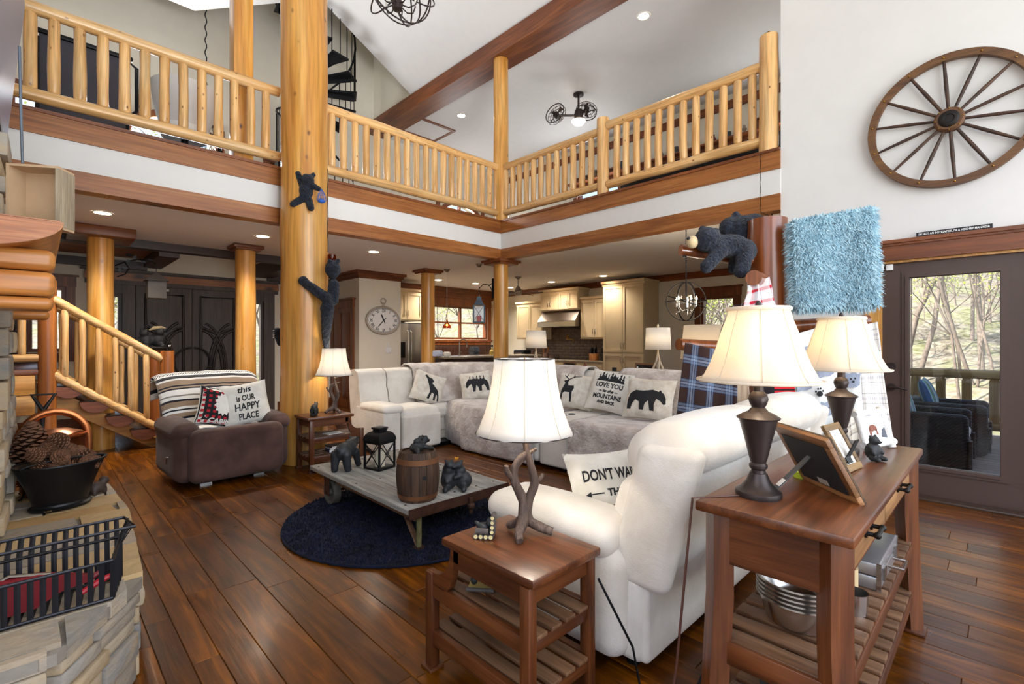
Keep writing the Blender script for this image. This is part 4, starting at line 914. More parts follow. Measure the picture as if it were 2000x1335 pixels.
# base cabinets and counters
stone_m = plain('granite', '#8b7f6d', .25, 0, .3, 40)
t = cabinet('base_cabinet', 'cream base cabinets under the range wall counter', 'x', XR-.62, .605, ty1+.003, YK-.02, 0, .88, [(.14, .84, 8, 'high')])
single('countertop', MB().b2((XR-.65, ty1+.003, .88), (XR-.02, YK-.02, .92), b=.006), stone_m, 'speckled stone countertop along the range wall', 'countertop')
t = cabinet('base_cabinet', 'cream base cabinets under the kitchen window', 'y', YK-.62, .605, 6.35, XR-.68, 0, .88, [(.14, .84, 5, 'high')])
single('countertop', MB().b2((6.35, YK-.65, .88), (XR-.66, YK-.02, .92), b=.006), stone_m, 'speckled stone countertop under the kitchen window', 'countertop')
# pot filler
pf = onx(1095, 650, XR-.03); t = thing('pot_filler', 'brass folding pot filler tap over the range', 'tap', (XR-.022, (hy0+hy1)/2-.05, 1.42))
MB().tube([(0,.1,.06),(-.06,.1,.06),(-.06,.1,.0),(-.08,-.02,0),(-.1,-.14,.0),(-.1,-.14,-.06)], .013, 8).build('arm', M['brass'], t, 60); MB().cyl((0,.1,.06),(-.015,.1,.06),.035).build('rose', M['brass'], t)
# refrigerator and cabinet above
fx0, fx1 = BX1+.04, 6.33
t = thing('refrigerator', 'black and stainless refrigerator between clock wall and bar column', 'refrigerator', ((fx0+fx1)/2, 9.75, 0)); hw = (fx1-fx0)/2
MB().b2((-hw, -.34, .02), (hw, .38, 1.78)).build('body', M['black'], t); fs = plain('fridge_steel', '#a7a5a2', .3, .9, .05, 2)
for s_ in (-1, 1):
    d = MB().b2((min(0, s_*hw)+.004, -.42, .62), (max(0, s_*hw)-.004, -.345, 1.76), b=.015).build('door', fs, t)
    MB().tube([(s_*.04,-.43,.75),(s_*.04,-.475,.8),(s_*.04,-.475,1.55),(s_*.04,-.43,1.6)], .014, 8).build('handle', M['steel'], d, 60)
MB().b2((-hw+.004, -.42, .04), (hw-.004, -.345, .6), b=.015).build('freezer_drawer', fs, t)
d = MB().b2((-hw+.1, -.432, 1.0), (-hw+.32, -.42, 1.35)).build('dispenser', M['black'], t)
cabinet('upper_cabinet', 'cream wall cabinet above the refrigerator', 'y', 9.42, .7, fx0, fx1, 1.83, 2.5, [(1.86, 2.46, 2, 'low')], 1)
# bar
bz = 1.06; bx0, bx1, by = 5.73, 8.3, 7.75
t = thing('kitchen_bar', 'dark wood kitchen bar with stone top behind the sectional', 'kitchen island', (0,0,0))
MB().b2((bx0+.03, by, 0), (bx1, by+.5, bz-.04)).build('bar_body', wood('dark_bar', ('#2a1710','#3a2118','#4a2c20'),'x'), t)
for k in range(5): MB().b2((bx0+.08+k*.53, by-.015, .1), (bx0+.55+k*.53, by, bz-.14), b=.004).build('bar_panel', wood('dark_bar', (), 'x'), t)
MB().b2((bx0-.06, by-.2, bz-.04), (bx1+.1, by+.55, bz), b=.01).build('bar_top', stone_m, t)
# things on the bar
p = ony(855, 690, by+.15); bp = lambda px: ony(px, 690, by+.12).x
t = thing('tissue_pack', 'blue and white paper pack on the bar by the log column', 'package', (bp(853), by+.12, bz)); MB().b2((-.12,-.06,0),(.12,.06,.12), b=.03).build('wrapper', plain('blue_white_wrap', '#c3cbe0', .5, 0, .25, 14), t)
t = thing('tissue_pack', 'smaller white paper pack on the bar next to the blue pack', 'package', (bp(874), by+.14, bz)); MB().b2((-.07,-.05,0),(.07,.05,.09), b=.025).build('wrapper', M['paper'], t)
t = thing('kitchen_faucet', 'tall gooseneck chrome faucet standing on the kitchen bar', 'faucet', (bp(905), by+.25, bz))
MB().tube([(0,0,0),(0,0,.25)]+[(.1-.1*math.cos(a), 0, .25+.1*math.sin(a)) for a in [PI*k/10 for k in range(11)]]+[(.2,0,.18)], .012, 8).build('spout', M['nickel'], t, 60); MB().cyl((0,0,0),(0,0,.04),.025).build('base', M['nickel'], t); MB().tube([(0,0,.06),(0,-.06,.09)], .008, 6).build('lever', M['nickel'], t)
t = thing('dish_rack', 'dark wire dish rack with plates on the bar under the faucet', 'dish rack', (bp(931), by+.2, bz))
for k in range(8): MB().tube([(-.12+k*.034,-.1,0.01),(-.12+k*.034,-.1,.09),(-.12+k*.034,.1,.09),(-.12+k*.034,.1,0.01)], .003, 4).build('wire', M['black'], t)
for k in range(4): MB().cyl((-.08+k*.05,0,.1),(-.07+k*.05,0,.1),.09,seg=16).build('plate', plain('blue_plate', '#5d6672', .3, 0, .1) if k == 0 else bpy.data.materials['blue_plate'], t)
t = thing('soap_bottle', 'yellow and white bottle on the bar beside the corner post', 'bottle', (bp(957), by+.05, bz)); MB().lathe([(.05,0),(.06,.05),(.055,.1),(.02,.13),(.02,.16),(0,.16)], 14).build('bottle_body', plain('yellow_label', '#d2b257', .4, 0, .5, 30), t); MB().cyl((0,0,.16),(0,0,.18),.022,seg=10).build('cap', M['white'], t)
# on the range-wall counter
t = thing('toaster_oven', 'black toaster on the range wall counter', 'toaster', (XR-.35, onx(1020, 690, XR-.35).y, .92)); MB().b2((-.14,-.2,0.01),(.14,.2,.22), b=.03).build('body', M['black'], t); MB().b2((-.15,-.12,.05),(-.14,.12,.16)).build('front_plate', M['steel'], t)
t = thing('knife_block', 'wooden block of kitchen knives on the counter right of the range', 'knife block', (XR-.3, onx(1160, 690, XR-.3).y, .92)); MB().b2((-.07,-.09,0),(.07,.09,.16), b=.01).build('block', fascia('z'), t)
for k in range(6): MB().b2((-.03+.03*(k % 3)-.012, -.05+.1*(k//3)-.01, .16), (-.03+.03*(k % 3)+.012, -.05+.1*(k//3)+.01, .28+.02*k % .05), b=.004).build('knife_handle', M['black'], t)
t = thing('coffee_grinder', 'slim dark coffee grinder on the counter beside the knife block', 'grinder', (XR-.3, onx(1172, 690, XR-.3).y-.1, .92)); MB().lathe([(.06,0),(.06,.15),(.04,.17),(.06,.2),(.06,.3),(.03,.33),(0,.33)], 16).build('body', M['iron'], t); MB().cyl((0,0,.33),(0,0,.36),.02).build('lid_knob', M['steel'], t)
t = thing('utensil_crock', 'crock of cooking utensils on the counter left of the range', 'crock', (XR-.3, onx(1066, 690, XR-.3).y, .92)); MB().lathe([(.06,0),(.075,.08),(.07,.15),(.062,.15),(.06,.02),(0,.02)], 16).build('crock', plain('crock_brown', '#6a5040', .4), t)
for k in range(5): MB().tube([(.02*math.cos(k*1.3),.02*math.sin(k*1.3),.05),(.07*math.cos(k*1.3),.07*math.sin(k*1.3),.3)], [.006,.018], 6).build('utensil', M['steel'] if k % 2 else fascia('z'), t)
# pendants over the bar
def pendant(px, py, label, pz):
    p = onz(px, py, ZC); p.y = min(p.y, 8.5); t = thing('pendant_light', label, 'pendant light', (p.x, p.y, ZC))
    zz = pz-ZC
    MB().lathe([(0,-.06),(.035,-.05),(.06,-.015),(.062,0),(0,0)], 18).build('canopy', M['nickel'], t); MB().cyl((0,0,zz+.12),(0,0,-.05),.003,seg=6).build('cord', M['white'], t)
    MB().lathe([(.006,zz+.22),(.01,zz+.08),(.03,zz)], 12).build('stem_cone', M['copper'], t); MB().lathe([(.03,zz),(.075,zz-.05),(.085,zz-.1),(.08,zz-.1),(.03,zz-.01)], 18).build('amber_glass', glassmat('amber_glass', C('#e0a070')), t)
    MB().ell((0,0,zz-.04), .022).build('bulb', M['bulb'], t)
pendant(873, 525, 'small amber pendant light in front of the left kitchen window sash', 1.72); pendant(936, 515, 'small amber pendant light hanging behind the hanging lantern', 1.8)
# kitchen ceiling fan
p = onz(1012, 545, ZC); t = thing('ceiling_fan', 'brushed nickel ceiling fan in the kitchen behind the corner post', 'ceiling fan', (toward(1012, 545, 10.5).x, toward(1012, 545, 10.5).y, ZC))
MB().lathe([(0,-.42),(.07,-.4),(.09,-.33),(.05,-.24),(.015,-.2),(.015,-.06),(.07,-.02),(.07,0),(0,0)], 18).build('motor', M['nickel'], t)
for k in range(5):
    a = k*2*PI/5+.2; MB().prism([(.1,-.04),(.5,-.08),(.56,0),(.5,.08),(.1,.04)], 0, .012, T((0,0,-.36), (.2,0,a))).build('blade', wood('blade', (), 'x') if ('blade','x') in WC else M['iron'], t)
# hanging lantern on the corner post
t = thing('hanging_lantern', 'blue-grey hanging lantern with red candle on an iron bracket of the corner post', 'lantern', (XW+.06, YB+.06, 2.25)); off = Vector((-.33, .32, -.25)) if 0 else Vector((EX[0]*-.37, -EX[1]*-.37, -.28))
ox, oy = off.x, off.y
un = Vector((ox, oy, 0)).normalized()
MB().tube([tuple(un*.125+Vector((0,0,-.08))), tuple(un*.2+Vector((0,0,.06))), tuple(un*.3+Vector((0,0,.07))), tuple(un*.37+Vector((0,0,.0))), tuple(un*.37+Vector((0,0,-.1)))], .008, 6).tube([tuple(un*.125+Vector((0,0,.1))), tuple(un*.22+Vector((0,0,.04)))], .007, 6).build('bracket', M['black'], t, 60)
MB().box(tuple(un*.13), (.025,.05,.34), T((0,0,0),(0,0,0))).build('wall_plate', M['black'], t)
lm = plain('blue_grey_metal', '#4a5863', .5, .3, .1)
LM = T((ox, oy, 0), (0,0,YAW-PI/2))
MB().lathe([(.12,-.28),(.06,-.2),(.05,-.16),(.05,-.14),(0,-.13)], 4, a0=PI/4, a1=PI/4+2*PI, M=LM).build('roof', lm, t, 10); MB().b2((-.1,-.1,-.58),(.1,.1,-.56), M=LM).build('base', lm, t)
for sx in (-1,1):
    for sy in (-1,1): MB().b2((sx*.09-.008, sy*.09-.008,-.56),(sx*.09+.008, sy*.09+.008,-.28), M=LM).build('corner_bar', lm, t)
for s_ in (-1,1): MB().tube([tuple(LM @ Vector((-.085*s_,-.09,-.55))), tuple(LM @ Vector((.085*s_,-.09,-.29)))], .004, 5).build('cross_bar', lm, t)
MB().b2((-.085,-.085,-.555),(.085,-.08,-.29), M=LM).build('pane', M['glass'], t); MB().b2((-.085,.08,-.555),(.085,.085,-.29), M=LM).build('frosted_back', plain('frosted', '#f2f3f7', .6), t)
single('candle', MB().lathe([(.04,0),(.04,.1),(.03,.1),(0,.09)], 14), plain('red_wax', '#b02a2e', .5), 'red candle inside the hanging lantern', 'candle', (XW+.06+ox, YB+.06+oy, 2.25-.56))
# dining orb chandelier
p = toward(1340, 588, 5.9)
t = thing('orb_chandelier', 'small black orb chandelier with crystals and lit bulbs in the dining room', 'chandelier', (p.x, p.y, ZC))
zz = p.z-ZC; R = .235
MB().lathe([(.06,0),(.05,-.03),(.015,-.04),(0,-.04)], 14).build('canopy', M['black'], t)
ch = MB(); n = int((-zz-R)/.03)
for k in range(n): ch.tube([(.008*math.cos(a)*(k % 2), .008*math.cos(a)*((k+1) % 2), -.04-k*.03+.018*math.sin(a)-.01) for a in [2*PI*j/8 for j in range(8)]], .003, 4, closed=True)
ch.build('chain', M['black'], t)
for k, (rx, ry) in enumerate(((PI/2,0),(PI/2,.9),(0,0),(.35,.2),(PI/2,-.9))):
    MM = T((0,0,zz), (rx, 0, ry)); MB().tube([tuple(MM @ Vector((R*math.cos(2*PI*j/40), R*math.sin(2*PI*j/40), 0))) for j in range(40)], .006, 6, closed=True).build('orb_ring', M['black'], t, 60)
MB().cyl((0,0,zz-.12),(0,0,zz+R),.01,seg=8).build('stem', M['black'], t)
cry = glassmat('crystal', (.95,.95,.97,1))
for k in range(5):
    a = k*2*PI/5+.3; cs, sn = math.cos(a), math.sin(a)
    ar = MB().tube([(0,0,zz-.1),(.07*cs,.07*sn,zz-.12),(.12*cs,.12*sn,zz-.06)], .006, 6).build('candle_arm', M['black'], t, 60)
    MB().cyl((.12*cs,.12*sn,zz-.06),(.12*cs,.12*sn,zz+.01),.009,seg=8).build('candle_sleeve', M['paper'], ar); MB().lathe([(.004,0),(.014,.015),(.01,.035),(.002,.055)], 8, (.12*cs,.12*sn,zz+.01)).build('bulb', M['bulb'], ar)
    for j in range(4): MB().lathe([(.001,0),(.011,.014),(.008,.026),(.001,.035)], 6, (.12*cs*(.5+.25*j), .12*sn*(.5+.25*j), zz-.14-.02*(j % 2)+.18*(j == 0))).build('crystal', cry, ar)
light('dining_chandelier_lamp', 'POINT', (p.x, p.y, p.z), (0,0,0), 14, (1,.82,.6), shadow_soft_size=.1)
# ============================================================ seating fabrics
def fabric(name, c1, c2, scale=9, rough=.9, bmp=.25, bs=300, sheen=.3, dist=.003, wr=0):
    m, nt, b = base(name, rough, 0, .25); v = coords(nt); n = NN(nt, 'TexNoise', None, Vector=v, Scale=scale, Detail=5.0)
    nt.links.new(ramp(nt, n.outputs[0], [(.35, c1), (.65, c2)]), b.inputs['Base Color']); b.inputs['Sheen Weight'].default_value = sheen
    h = NN(nt, 'TexNoise', None, Vector=v, Scale=bs, Detail=2.0).outputs[0]
    if wr:
        w2 = NN(nt, 'TexNoise', None, Vector=v, Scale=wr, Detail=4.0, Distortion=1.0).outputs[0]
        h = NN(nt, 'Math', {'operation': 'MULTIPLY_ADD'}, i0=w2, i1=6.0, i2=h).outputs[0]
    bump(nt, b, h, bmp, dist); return m
M['cream_suede'] = fabric('cream_suede', '#d5cdc0', '#e6e0d6', 4, .85, .3, 250, .3, .004, 7)
M['pillow_w'] = fabric('pillow_canvas', '#ddd8cc', '#eae6dc', 12, .9, .3, 350, .1, .003, 9)
M['throw'] = fabric('plush_throw', '#b5a69c', '#dcd3cb', 7, .95, .7, 120, .6, .006, 14)
M['brown_suede'] = fabric('brown_suede', '#46302a', '#5a4038', 5, .8, .15, 250, .12)
def uvmat(name, fn, rough=.9, bs=200, bmp=.3):
    """cloth whose colour is woven from U and V"""
    m, nt, b = base(name, rough, 0, .2); tc = NN(nt, 'TexCoord'); sp = NN(nt, 'SeparateXYZ', None, Vector=tc.outputs['UV'])
    nt.links.new(fn(nt, sp.outputs[0], sp.outputs[1]), b.inputs['Base Color']); b.inputs['Sheen Weight'].default_value = .3
    bump(nt, b, NN(nt, 'TexNoise', None, Vector=coords(nt, rnd=False), Scale=float(bs)).outputs[0], bmp, .004); return m
def fract(nt, v, k, off=0):
    a = NN(nt, 'Math', {'operation': 'MULTIPLY_ADD'}, i0=v, i1=float(k), i2=float(off)); return NN(nt, 'Math', {'operation': 'FRACT'}, i0=a.outputs[0]).outputs[0]
def plaid(nu, nv, su, sv, bgc, mul=.5):
    def f(nt, u, v):
        a = ramp(nt, fract(nt, u, nu), su, 'CONSTANT'); c = ramp(nt, fract(nt, v, nv), sv, 'CONSTANT'); return mixc(nt, .5, a, c)
    return f
nv_st = [(0, '#3a241d'), (.42, '#1f2745'), (.46, '#76879f'), (.56, '#1f2745'), (.59, '#98a6bd'), (.68, '#1f2745'), (.71, '#76879f'), (.80, '#1f2745'), (.84, '#3a241d')]
M['navy_plaid'] = uvmat('navy_plaid', plaid(3.0, 4.0, nv_st, nv_st, 0))
wp = [(0, '#e8e4dc'), (.30, '#3c3a42'), (.33, '#e8e4dc'), (.5, '#b9b2b8'), (.62, '#e8e4dc'), (.78, '#3c3a42'), (.80, '#e8e4dc')]
M['white_plaid'] = uvmat('white_plaid', plaid(3, 6, wp, wp, 0))
tp = [(0, '#d8d0c2'), (.3, '#8a8078'), (.42, '#d8d0c2'), (.6, '#a89a86'), (.8, '#4a4648'), (.88, '#d8d0c2')]
M['tan_plaid'] = uvmat('tan_plaid', plaid(4, 3, tp, tp, 0))
rb = [(0, '#b5161d'), (.5, '#17141a')]
M['buffalo'] = uvmat('buffalo_check', plaid(5, 5, rb, rb, 0))
stripe = [(0,'#efece6'),(.03,'#1d1e28'),(.05,'#a8917c'),(.09,'#efece6'),(.11,'#30313e'),(.125,'#efece6'),(.14,'#30313e'),(.155,'#efece6'),(.17,'#30313e'),(.185,'#efece6'),(.21,'#1d1e28'),(.24,'#efece6'),(.265,'#9d866f'),(.33,'#1d1e28'),(.35,'#a8917c'),(.37,'#1d1e28'),(.39,'#efece6'),(.46,'#8d857c'),(.48,'#efece6'),(.52,'#1d1e28'),(.55,'#9d866f'),(.62,'#efece6'),(.65,'#1d1e28'),(.67,'#efece6'),(.7,'#9d866f'),(.76,'#1d1e28'),(.79,'#efece6'),(.85,'#a8917c'),(.9,'#30313e'),(.93,'#efece6')]
def serape(nt, u, v):
    z = NN(nt, 'Math', {'operation': 'PINGPONG'}, i0=NN(nt, 'Math', {'operation': 'MULTIPLY'}, i0=u, i1=9.0).outputs[0], i1=.5).outputs[0]
    fl = ramp(nt, fract(nt, NN(nt, 'Math', {'operation': 'ADD'}, i0=NN(nt, 'Math', {'operation': 'MULTIPLY'}, i0=v, i1=55.0).outputs[0], i1=NN(nt, 'Math', {'operation': 'MULTIPLY'}, i0=z, i1=5.0).outputs[0]).outputs[0], 1), [(0,'#efece6'),(.5,'#262838')], 'CONSTANT')
    bands = [e for e in stripe]
    # a ramp holds up to 32 stops; the diamond band lies between .085 and .20
    base_ = ramp(nt, v, bands, 'CONSTANT')
    inb = ramp(nt, v, [(0,(0,0,0,1)),(.10,(1,1,1,1)),(.2,(0,0,0,1))], 'CONSTANT'); return mixc(nt, inb, base_, fl)
M['serape'] = uvmat('serape_weave', serape)
# ============================================================ pillow
def pillow(name, label, loc, rot, w_, h, th, mat, prints=(), group='throw pillows in the great room', cat='pillow'):
    t = thing(name, label, cat, loc, 0, group); t.rotation_euler = rot
    def S(a, b, sg=1, o=0):
        e = 1-.07*(1-b*b)*abs(a)**3; e2 = 1-.07*(1-a*a)*abs(b)**3
        d = th/2*((1-min(1, abs(a))**2.4)**.55)*((1-min(1, abs(b))**2.4)**.55)
        d += .006*noise.noise(Vector((a*3, b*3, w_*9+loc[0]*5)))*(1-max(abs(a), abs(b)))
        return (a*w_/2*e, -sg*(d+o), (b+1)*h/2*e2+(1-e2)*h/2)
    n = 18; mb = MB()
    mb.grid(lambda u, v: S(2*u-1, 2*v-1, 1), n, n); mb.grid(lambda u, v: S(2*u-1, 2*v-1, -1), n, n)
    o = mb.build('pillow_cover', mat, t, 60)
    for nm, shapes, pm in prints:
        decal(nm, shapes, lambda a, b: S(a, b, 1, .0025), pm, t, .12)
    return t
def ptext(lines):
    """lines = [(text, y, height, shear, width or None)] in pillow units -1..1"""
    out = []
    for s_, y, hgt, sh, wd in lines:
        V, F = text2d(s_, hgt, sh, .011); xs = [v[0] for v in V]; k = (wd/(max(xs)-min(xs))) if wd else 1
        out.append(([(v[0]*k, v[1]+y) for v in V], F))
    return out
def bear_sil(x=0, y=0, s=1, flip=1):
    P = [(-.62,-.5),(-.48,-.5),(-.44,-.3),(-.34,-.12),(-.2,-.2),(-.18,-.5),(-.04,-.5),(.0,-.25),(.1,-.12),(.18,-.5),(.32,-.5),(.3,-.25),(.36,-.02),(.5,-.1),(.6,-.22),(.68,-.18),(.66,.04),(.58,.2),(.5,.26),(.46,.34),(.4,.26),(.2,.32),(-.1,.24),(-.36,.26),(-.56,.12),(-.64,-.12)]
    return poly([(x+flip*a*s, y+b*s) for a, b in P])
def wolf_sil(x=0, y=0, s=1):
    P = [(-.35,.62),(-.22,.5),(-.02,.46),(.08,.3),(.0,.22),(.22,.05),(.4,-.08),(.52,-.35),(.56,-.62),(.48,-.6),(.42,-.35),(.34,-.28),(.36,-.62),(.26,-.62),(.22,-.3),(.1,-.25),(.06,-.62),(-.06,-.62),(.0,-.22),(-.1,.0),(-.22,.25),(-.3,.4),(-.42,.55)]
    return poly([(x+a*s, y+b*s) for a, b in P])
def deer_sil(x=0, y=0, s=1):
    P = [(-.3,-.6),(-.22,-.6),(-.2,-.2),(-.12,-.15),(.1,-.15),(.16,-.6),(.24,-.6),(.22,-.1),(.28,.1),(.25,.2),(.0,.18),(-.05,.35),(.02,.5),(-.05,.52),(-.12,.46),(-.25,.42),(-.22,.32),(-.16,.3),(-.24,.1),(-.3,-.1)]
    A = [[(-.08,.5),(-.3,.7),(-.28,.74),(-.04,.54)], [(-.04,.52),(.2,.72),(.5,.78),(.5,.74),(.22,.66),(.02,.5)], [(.15,.68),(.12,.9),(.15,.9),(.2,.7)], [(-.2,.62),(-.14,.84),(-.11,.83),(-.15,.6)]]
    return [poly([(x+a*s, y+b*s) for a, b in q]) for q in [P]+A]
def tree_sil(x, y, s): return poly([(x-.09*s,y),(x-.02*s,y+.12*s),(x-.06*s,y+.12*s),(x-.01*s,y+.24*s),(x-.04*s,y+.24*s),(x,y+.4*s),(x+.04*s,y+.24*s),(x+.01*s,y+.24*s),(x+.06*s,y+.12*s),(x+.02*s,y+.12*s),(x+.09*s,y)])
# ============================================================ sectional
su = M['cream_suede']; SGR = .035
sec = thing('sectional_sofa', 'long curved cream reclining sectional sofa in front of the kitchen', 'sofa', (0,0,0))
AY, BXX, CXc, CYc, RC = 5.9, 4.95, 4.0, 4.95, .95
def spath(s):
    """back line of the sectional: s in metres from its left end; returns point and inward normal"""
    L1 = CXc-2.85; La = PI/2*RC
    if s < L1: return Vector((2.85+s, AY, 0)), Vector((0,-1,0))
    if s < L1+La:
        a = PI/2-(s-L1)/RC; return Vector((CXc+RC*math.cos(a), CYc+RC*math.sin(a), 0)), Vector((-math.cos(a), -math.sin(a), 0))
    return Vector((BXX, CYc-(s-L1-La), 0)), Vector((-1,0,0))
SL1, SLa = CXc-2.85, PI/2*RC; STOT = SL1+SLa+CYc-2.28
def sweep(s0, s1, prof, n, closed=True, wr=0, seed=0):
    mb = MB(); k = len(prof); V = []; uv = []; F = []
    for i in range(n+1):
        s = s0+(s1-s0)*i/n; p, q = spath(s)
        for j, (u, z) in enumerate(prof):
            d = wr*noise.noise(Vector((s*5, j*.35, seed)))+wr*.6*noise.noise(Vector((s*14, j*.6, seed+5)))
            uu = min(u+d, .9) if SL1 < s < SL1+SLa else u+d
            o = p+q*uu; V.append((o.x, o.y, max(.015, z+d*.5))); uv.append((i/n, j/(k-1)))
    for i in range(n):
        for j in range(k if closed else k-1):
            a, b = i*k+j, i*k+(j+1) % k; F.append((a, b, b+k, a+k))
    if closed: F += [tuple(range(k)), tuple(range(n*k, n*k+k))]
    return mb.add(V, F, None, uv)
back_prof = [(.10,.08),(.02,.5),(-.02,.85),(.0,.95),(.06,1.0),(.14,1.0),(.22,.96),(.25,.86),(.24,.78),(.28,.7),(.30,.6),(.33,.48),(.36,.4),(.36,.08)]
cuts = [0, .40, .80, SL1+.02, SL1+SLa*.5, SL1+SLa, SL1+SLa+.95, SL1+SLa+1.35, STOT]
for i in range(len(cuts)-1):
    a, b = cuts[i]+.008, cuts[i+1]-.008; mb = sweep(a, b, back_prof, max(4, int((b-a)/.08)))
    mb.build('backrest', su, sec, 70)
def sbox(name, lo, hi, r=.05, puff=(0,0,.03), par=sec, mat=su, n=4): return MB().rbox([(lo[i]+hi[i])/2 for i in range(3)], [hi[i]-lo[i] for i in range(3)], r, 3, puff, n).build(name, mat, par, 70)
sbox('end_arm', (2.85, 5.02, .04), (3.08, 5.72, .56), .03, (0,0,.0)); sbox('arm_pad', (2.84, 5.0, .5), (3.12, 5.62, .6), .05, (0,0,.02))
sbox('footrest', (3.10, 5.0, .05), (3.66, 5.2, .47), .04, (0,-.02,0)); sbox('seat_cushion', (3.10, 5.02, .36), (3.66, 5.6, .54), .07)
sbox('seat_cushion', (3.67, 5.25, .34), (4.1, 5.6, .52), .06); sbox('footrest', (3.67, 5.27, .16), (4.1, 5.45, .42), .05, (0,-.02,0)); sbox('footrest', (3.67, 5.28, .05), (4.05, 5.5, .17), .04, (0,-.015,0))
MB().prism([(3.92,5.3),(3.88,4.75),(3.95,4.62),(4.62,4.62),(4.62,5.58),(4.1,5.6)], .06, .50).build('corner_seat', su, sec, 70)
sbox('seat_cushion', (3.88, 3.52, .34), (4.62, 4.6, .52), .07); sbox('footrest', (3.84, 3.52, .05), (4.0, 4.6, .42), .05, (-.02,0,0))
cn = sbox('console', (3.84, 3.12, .04), (4.66, 3.50, .56), .03, (0,0,0)); 
for dx in (4.02, 4.16): MB().lathe([(.0,0),(.038,0),(.04,.003),(.036,.003),(0,.003)], 18, (dx, 3.31+.0, .563)).build('cup_holder', M['ink'], cn)
sbox('seat_cushion', (3.88, 2.32, .34), (4.62, 3.10, .52), .07); sbox('footrest', (3.84, 2.32, .05), (4.0, 3.10, .42), .05, (-.02,0,0)); sbox('end_arm', (3.92, 2.08, .04), (4.9, 2.30, .56), .05)
MB().b2((2.95, 5.12, 0), (4.4, 5.75, .05)).b2((4.1, 2.2, 0), (4.75, 5.1, .05)).build('plinth', M['black'], sec)
def cloth_obj(name, label, mb, mat, group=None, th=.012, cat='blanket'):
    o = tag(mb.build(name, mat, None, 80, fixn=False), label, cat, group); m = o.modifiers.new('thick', 'SOLIDIFY'); m.thickness = th; m.offset = 1 if th > 0 else -1; return o
bt_ = [(-.10,.62),(-.06,.9),(-.03,1.0),(.05,1.04),(.16,1.035),(.26,.99),(.31,.86),(.31,.74),(.35,.64),(.39,.55),(.45,.535),(.6,.54)]
cloth_obj('throw_blanket', 'mottled taupe plush throw covering the curved back of the sectional', sweep(.78, SL1+SLa+1.42, bt_, 70, False, .018, 3), M['throw'], 'plush throws on the sectional')
bt2 = bt_[:-1]+[(.7,.545),(1.0,.55),(1.12,.55),(1.16,.53),(1.165,.49),(1.17,.4),(1.17,.25),(1.175,.1),(1.18,.04)]
s0 = SL1+SLa+(CYc-3.05)
cloth_obj('throw_blanket', 'diamond-quilted taupe throw over the right end seat of the sectional', sweep(s0, s0+.78, bt2, 24, False, .012, 9), M['throw'], 'plush throws on the sectional')
# seat throw over the corner seat and the seat left of the console
def seat_throw(u, v):
    y = 5.28-(5.28-3.54)*u; bul = 0
    fx = 3.80-.05*math.sin(u*PI)*1.2 if y < 4.75 else 3.80+(y-4.75)*.25
    wv = .014*noise.noise(Vector((u*12, v*3, 1)))+.01*noise.noise(Vector((u*30, v*4, 2)))
    if v < .35: t = v/.35; return (4.60-(4.60-fx-.03)*t, y, .555+.012*math.sin(t*PI)+wv*.4)
    t = (v-.35)/.65
    return (fx-.03*math.sin(min(1, t*3)*PI/2)+.03+wv*1.6*t-.05*math.sin(t*PI)*(.5+.5*math.sin(u*9)), y, .555-.53*t if t > .04 else .555-.02*t/.04)
cloth_obj('throw_blanket', 'mottled taupe plush throw hanging to the floor over the corner seat', MB().grid(seat_throw, 50, 26), M['throw'], 'plush throws on the sectional')
# pillows on the sectional
ink = M['ink']
bark = fabric('birch_print', '#cfc6b6', '#e6e0d4', 16, .9, .3, 300, .1, .003, 9)
pillow('throw_pillow', 'cream pillow with howling wolf print at the left of the sectional', (3.66, 5.40, .55), (-.35, .35, -.4), .44, .42, .15, bark, [('wolf_print', [wolf_sil(.1, -.02, 1.25)], ink)])
pillow('throw_pillow', 'cream pillow with small forest bear print at the sectional corner', (4.33, 5.08, .56), (-.38, -.12, -.6), .44, .40, .15, bark, [('bear_print', [bear_sil(.1, .05, 1.15, -1)]+[tree_sil(-.35+k*.22, .2, 1.1) for k in range(5)], ink)])
pillow('throw_pillow', 'cream pillow with deer print next to the console', (4.36, 3.46, .585), (-.4, .1, -1.2), .46, .42, .15, bark, [('deer_print', deer_sil(-.35, -.02, 1.15), ink)])
pillow('throw_pillow', 'white pillow printed with love you to the mountains and back', (4.42, 3.06, .585), (-.38, .15, -1.25), .47, .47, .15, M['pillow_w'],
       [('lettering', ptext([('LOVE YOU', .1, .32, 0, 1.3), ('~ to the ~', -.14, .2, .3, .9), ('MOUNTAINS', -.44, .3, 0, 1.35), ('AND BACK', -.68, .2, 0, .85)]), ink), ('mountain_print', [tree_sil(-.55+k*.14, .42, 1.0+.45*((k*5) % 3)/2) for k in range(9)]+[poly([(-.7,.4),(-.35,.72),(-.1,.5),(.15,.8),(.5,.46),(.7,.4)])], ink)])
pillow('throw_pillow', 'cream pillow with large walking black bear print on the right end seat', (4.33, 2.50, .575), (-.42, .05, -1.3), .5, .44, .16, bark, [('bear_print', [bear_sil(-.08, -.05, 1.2)], ink)])
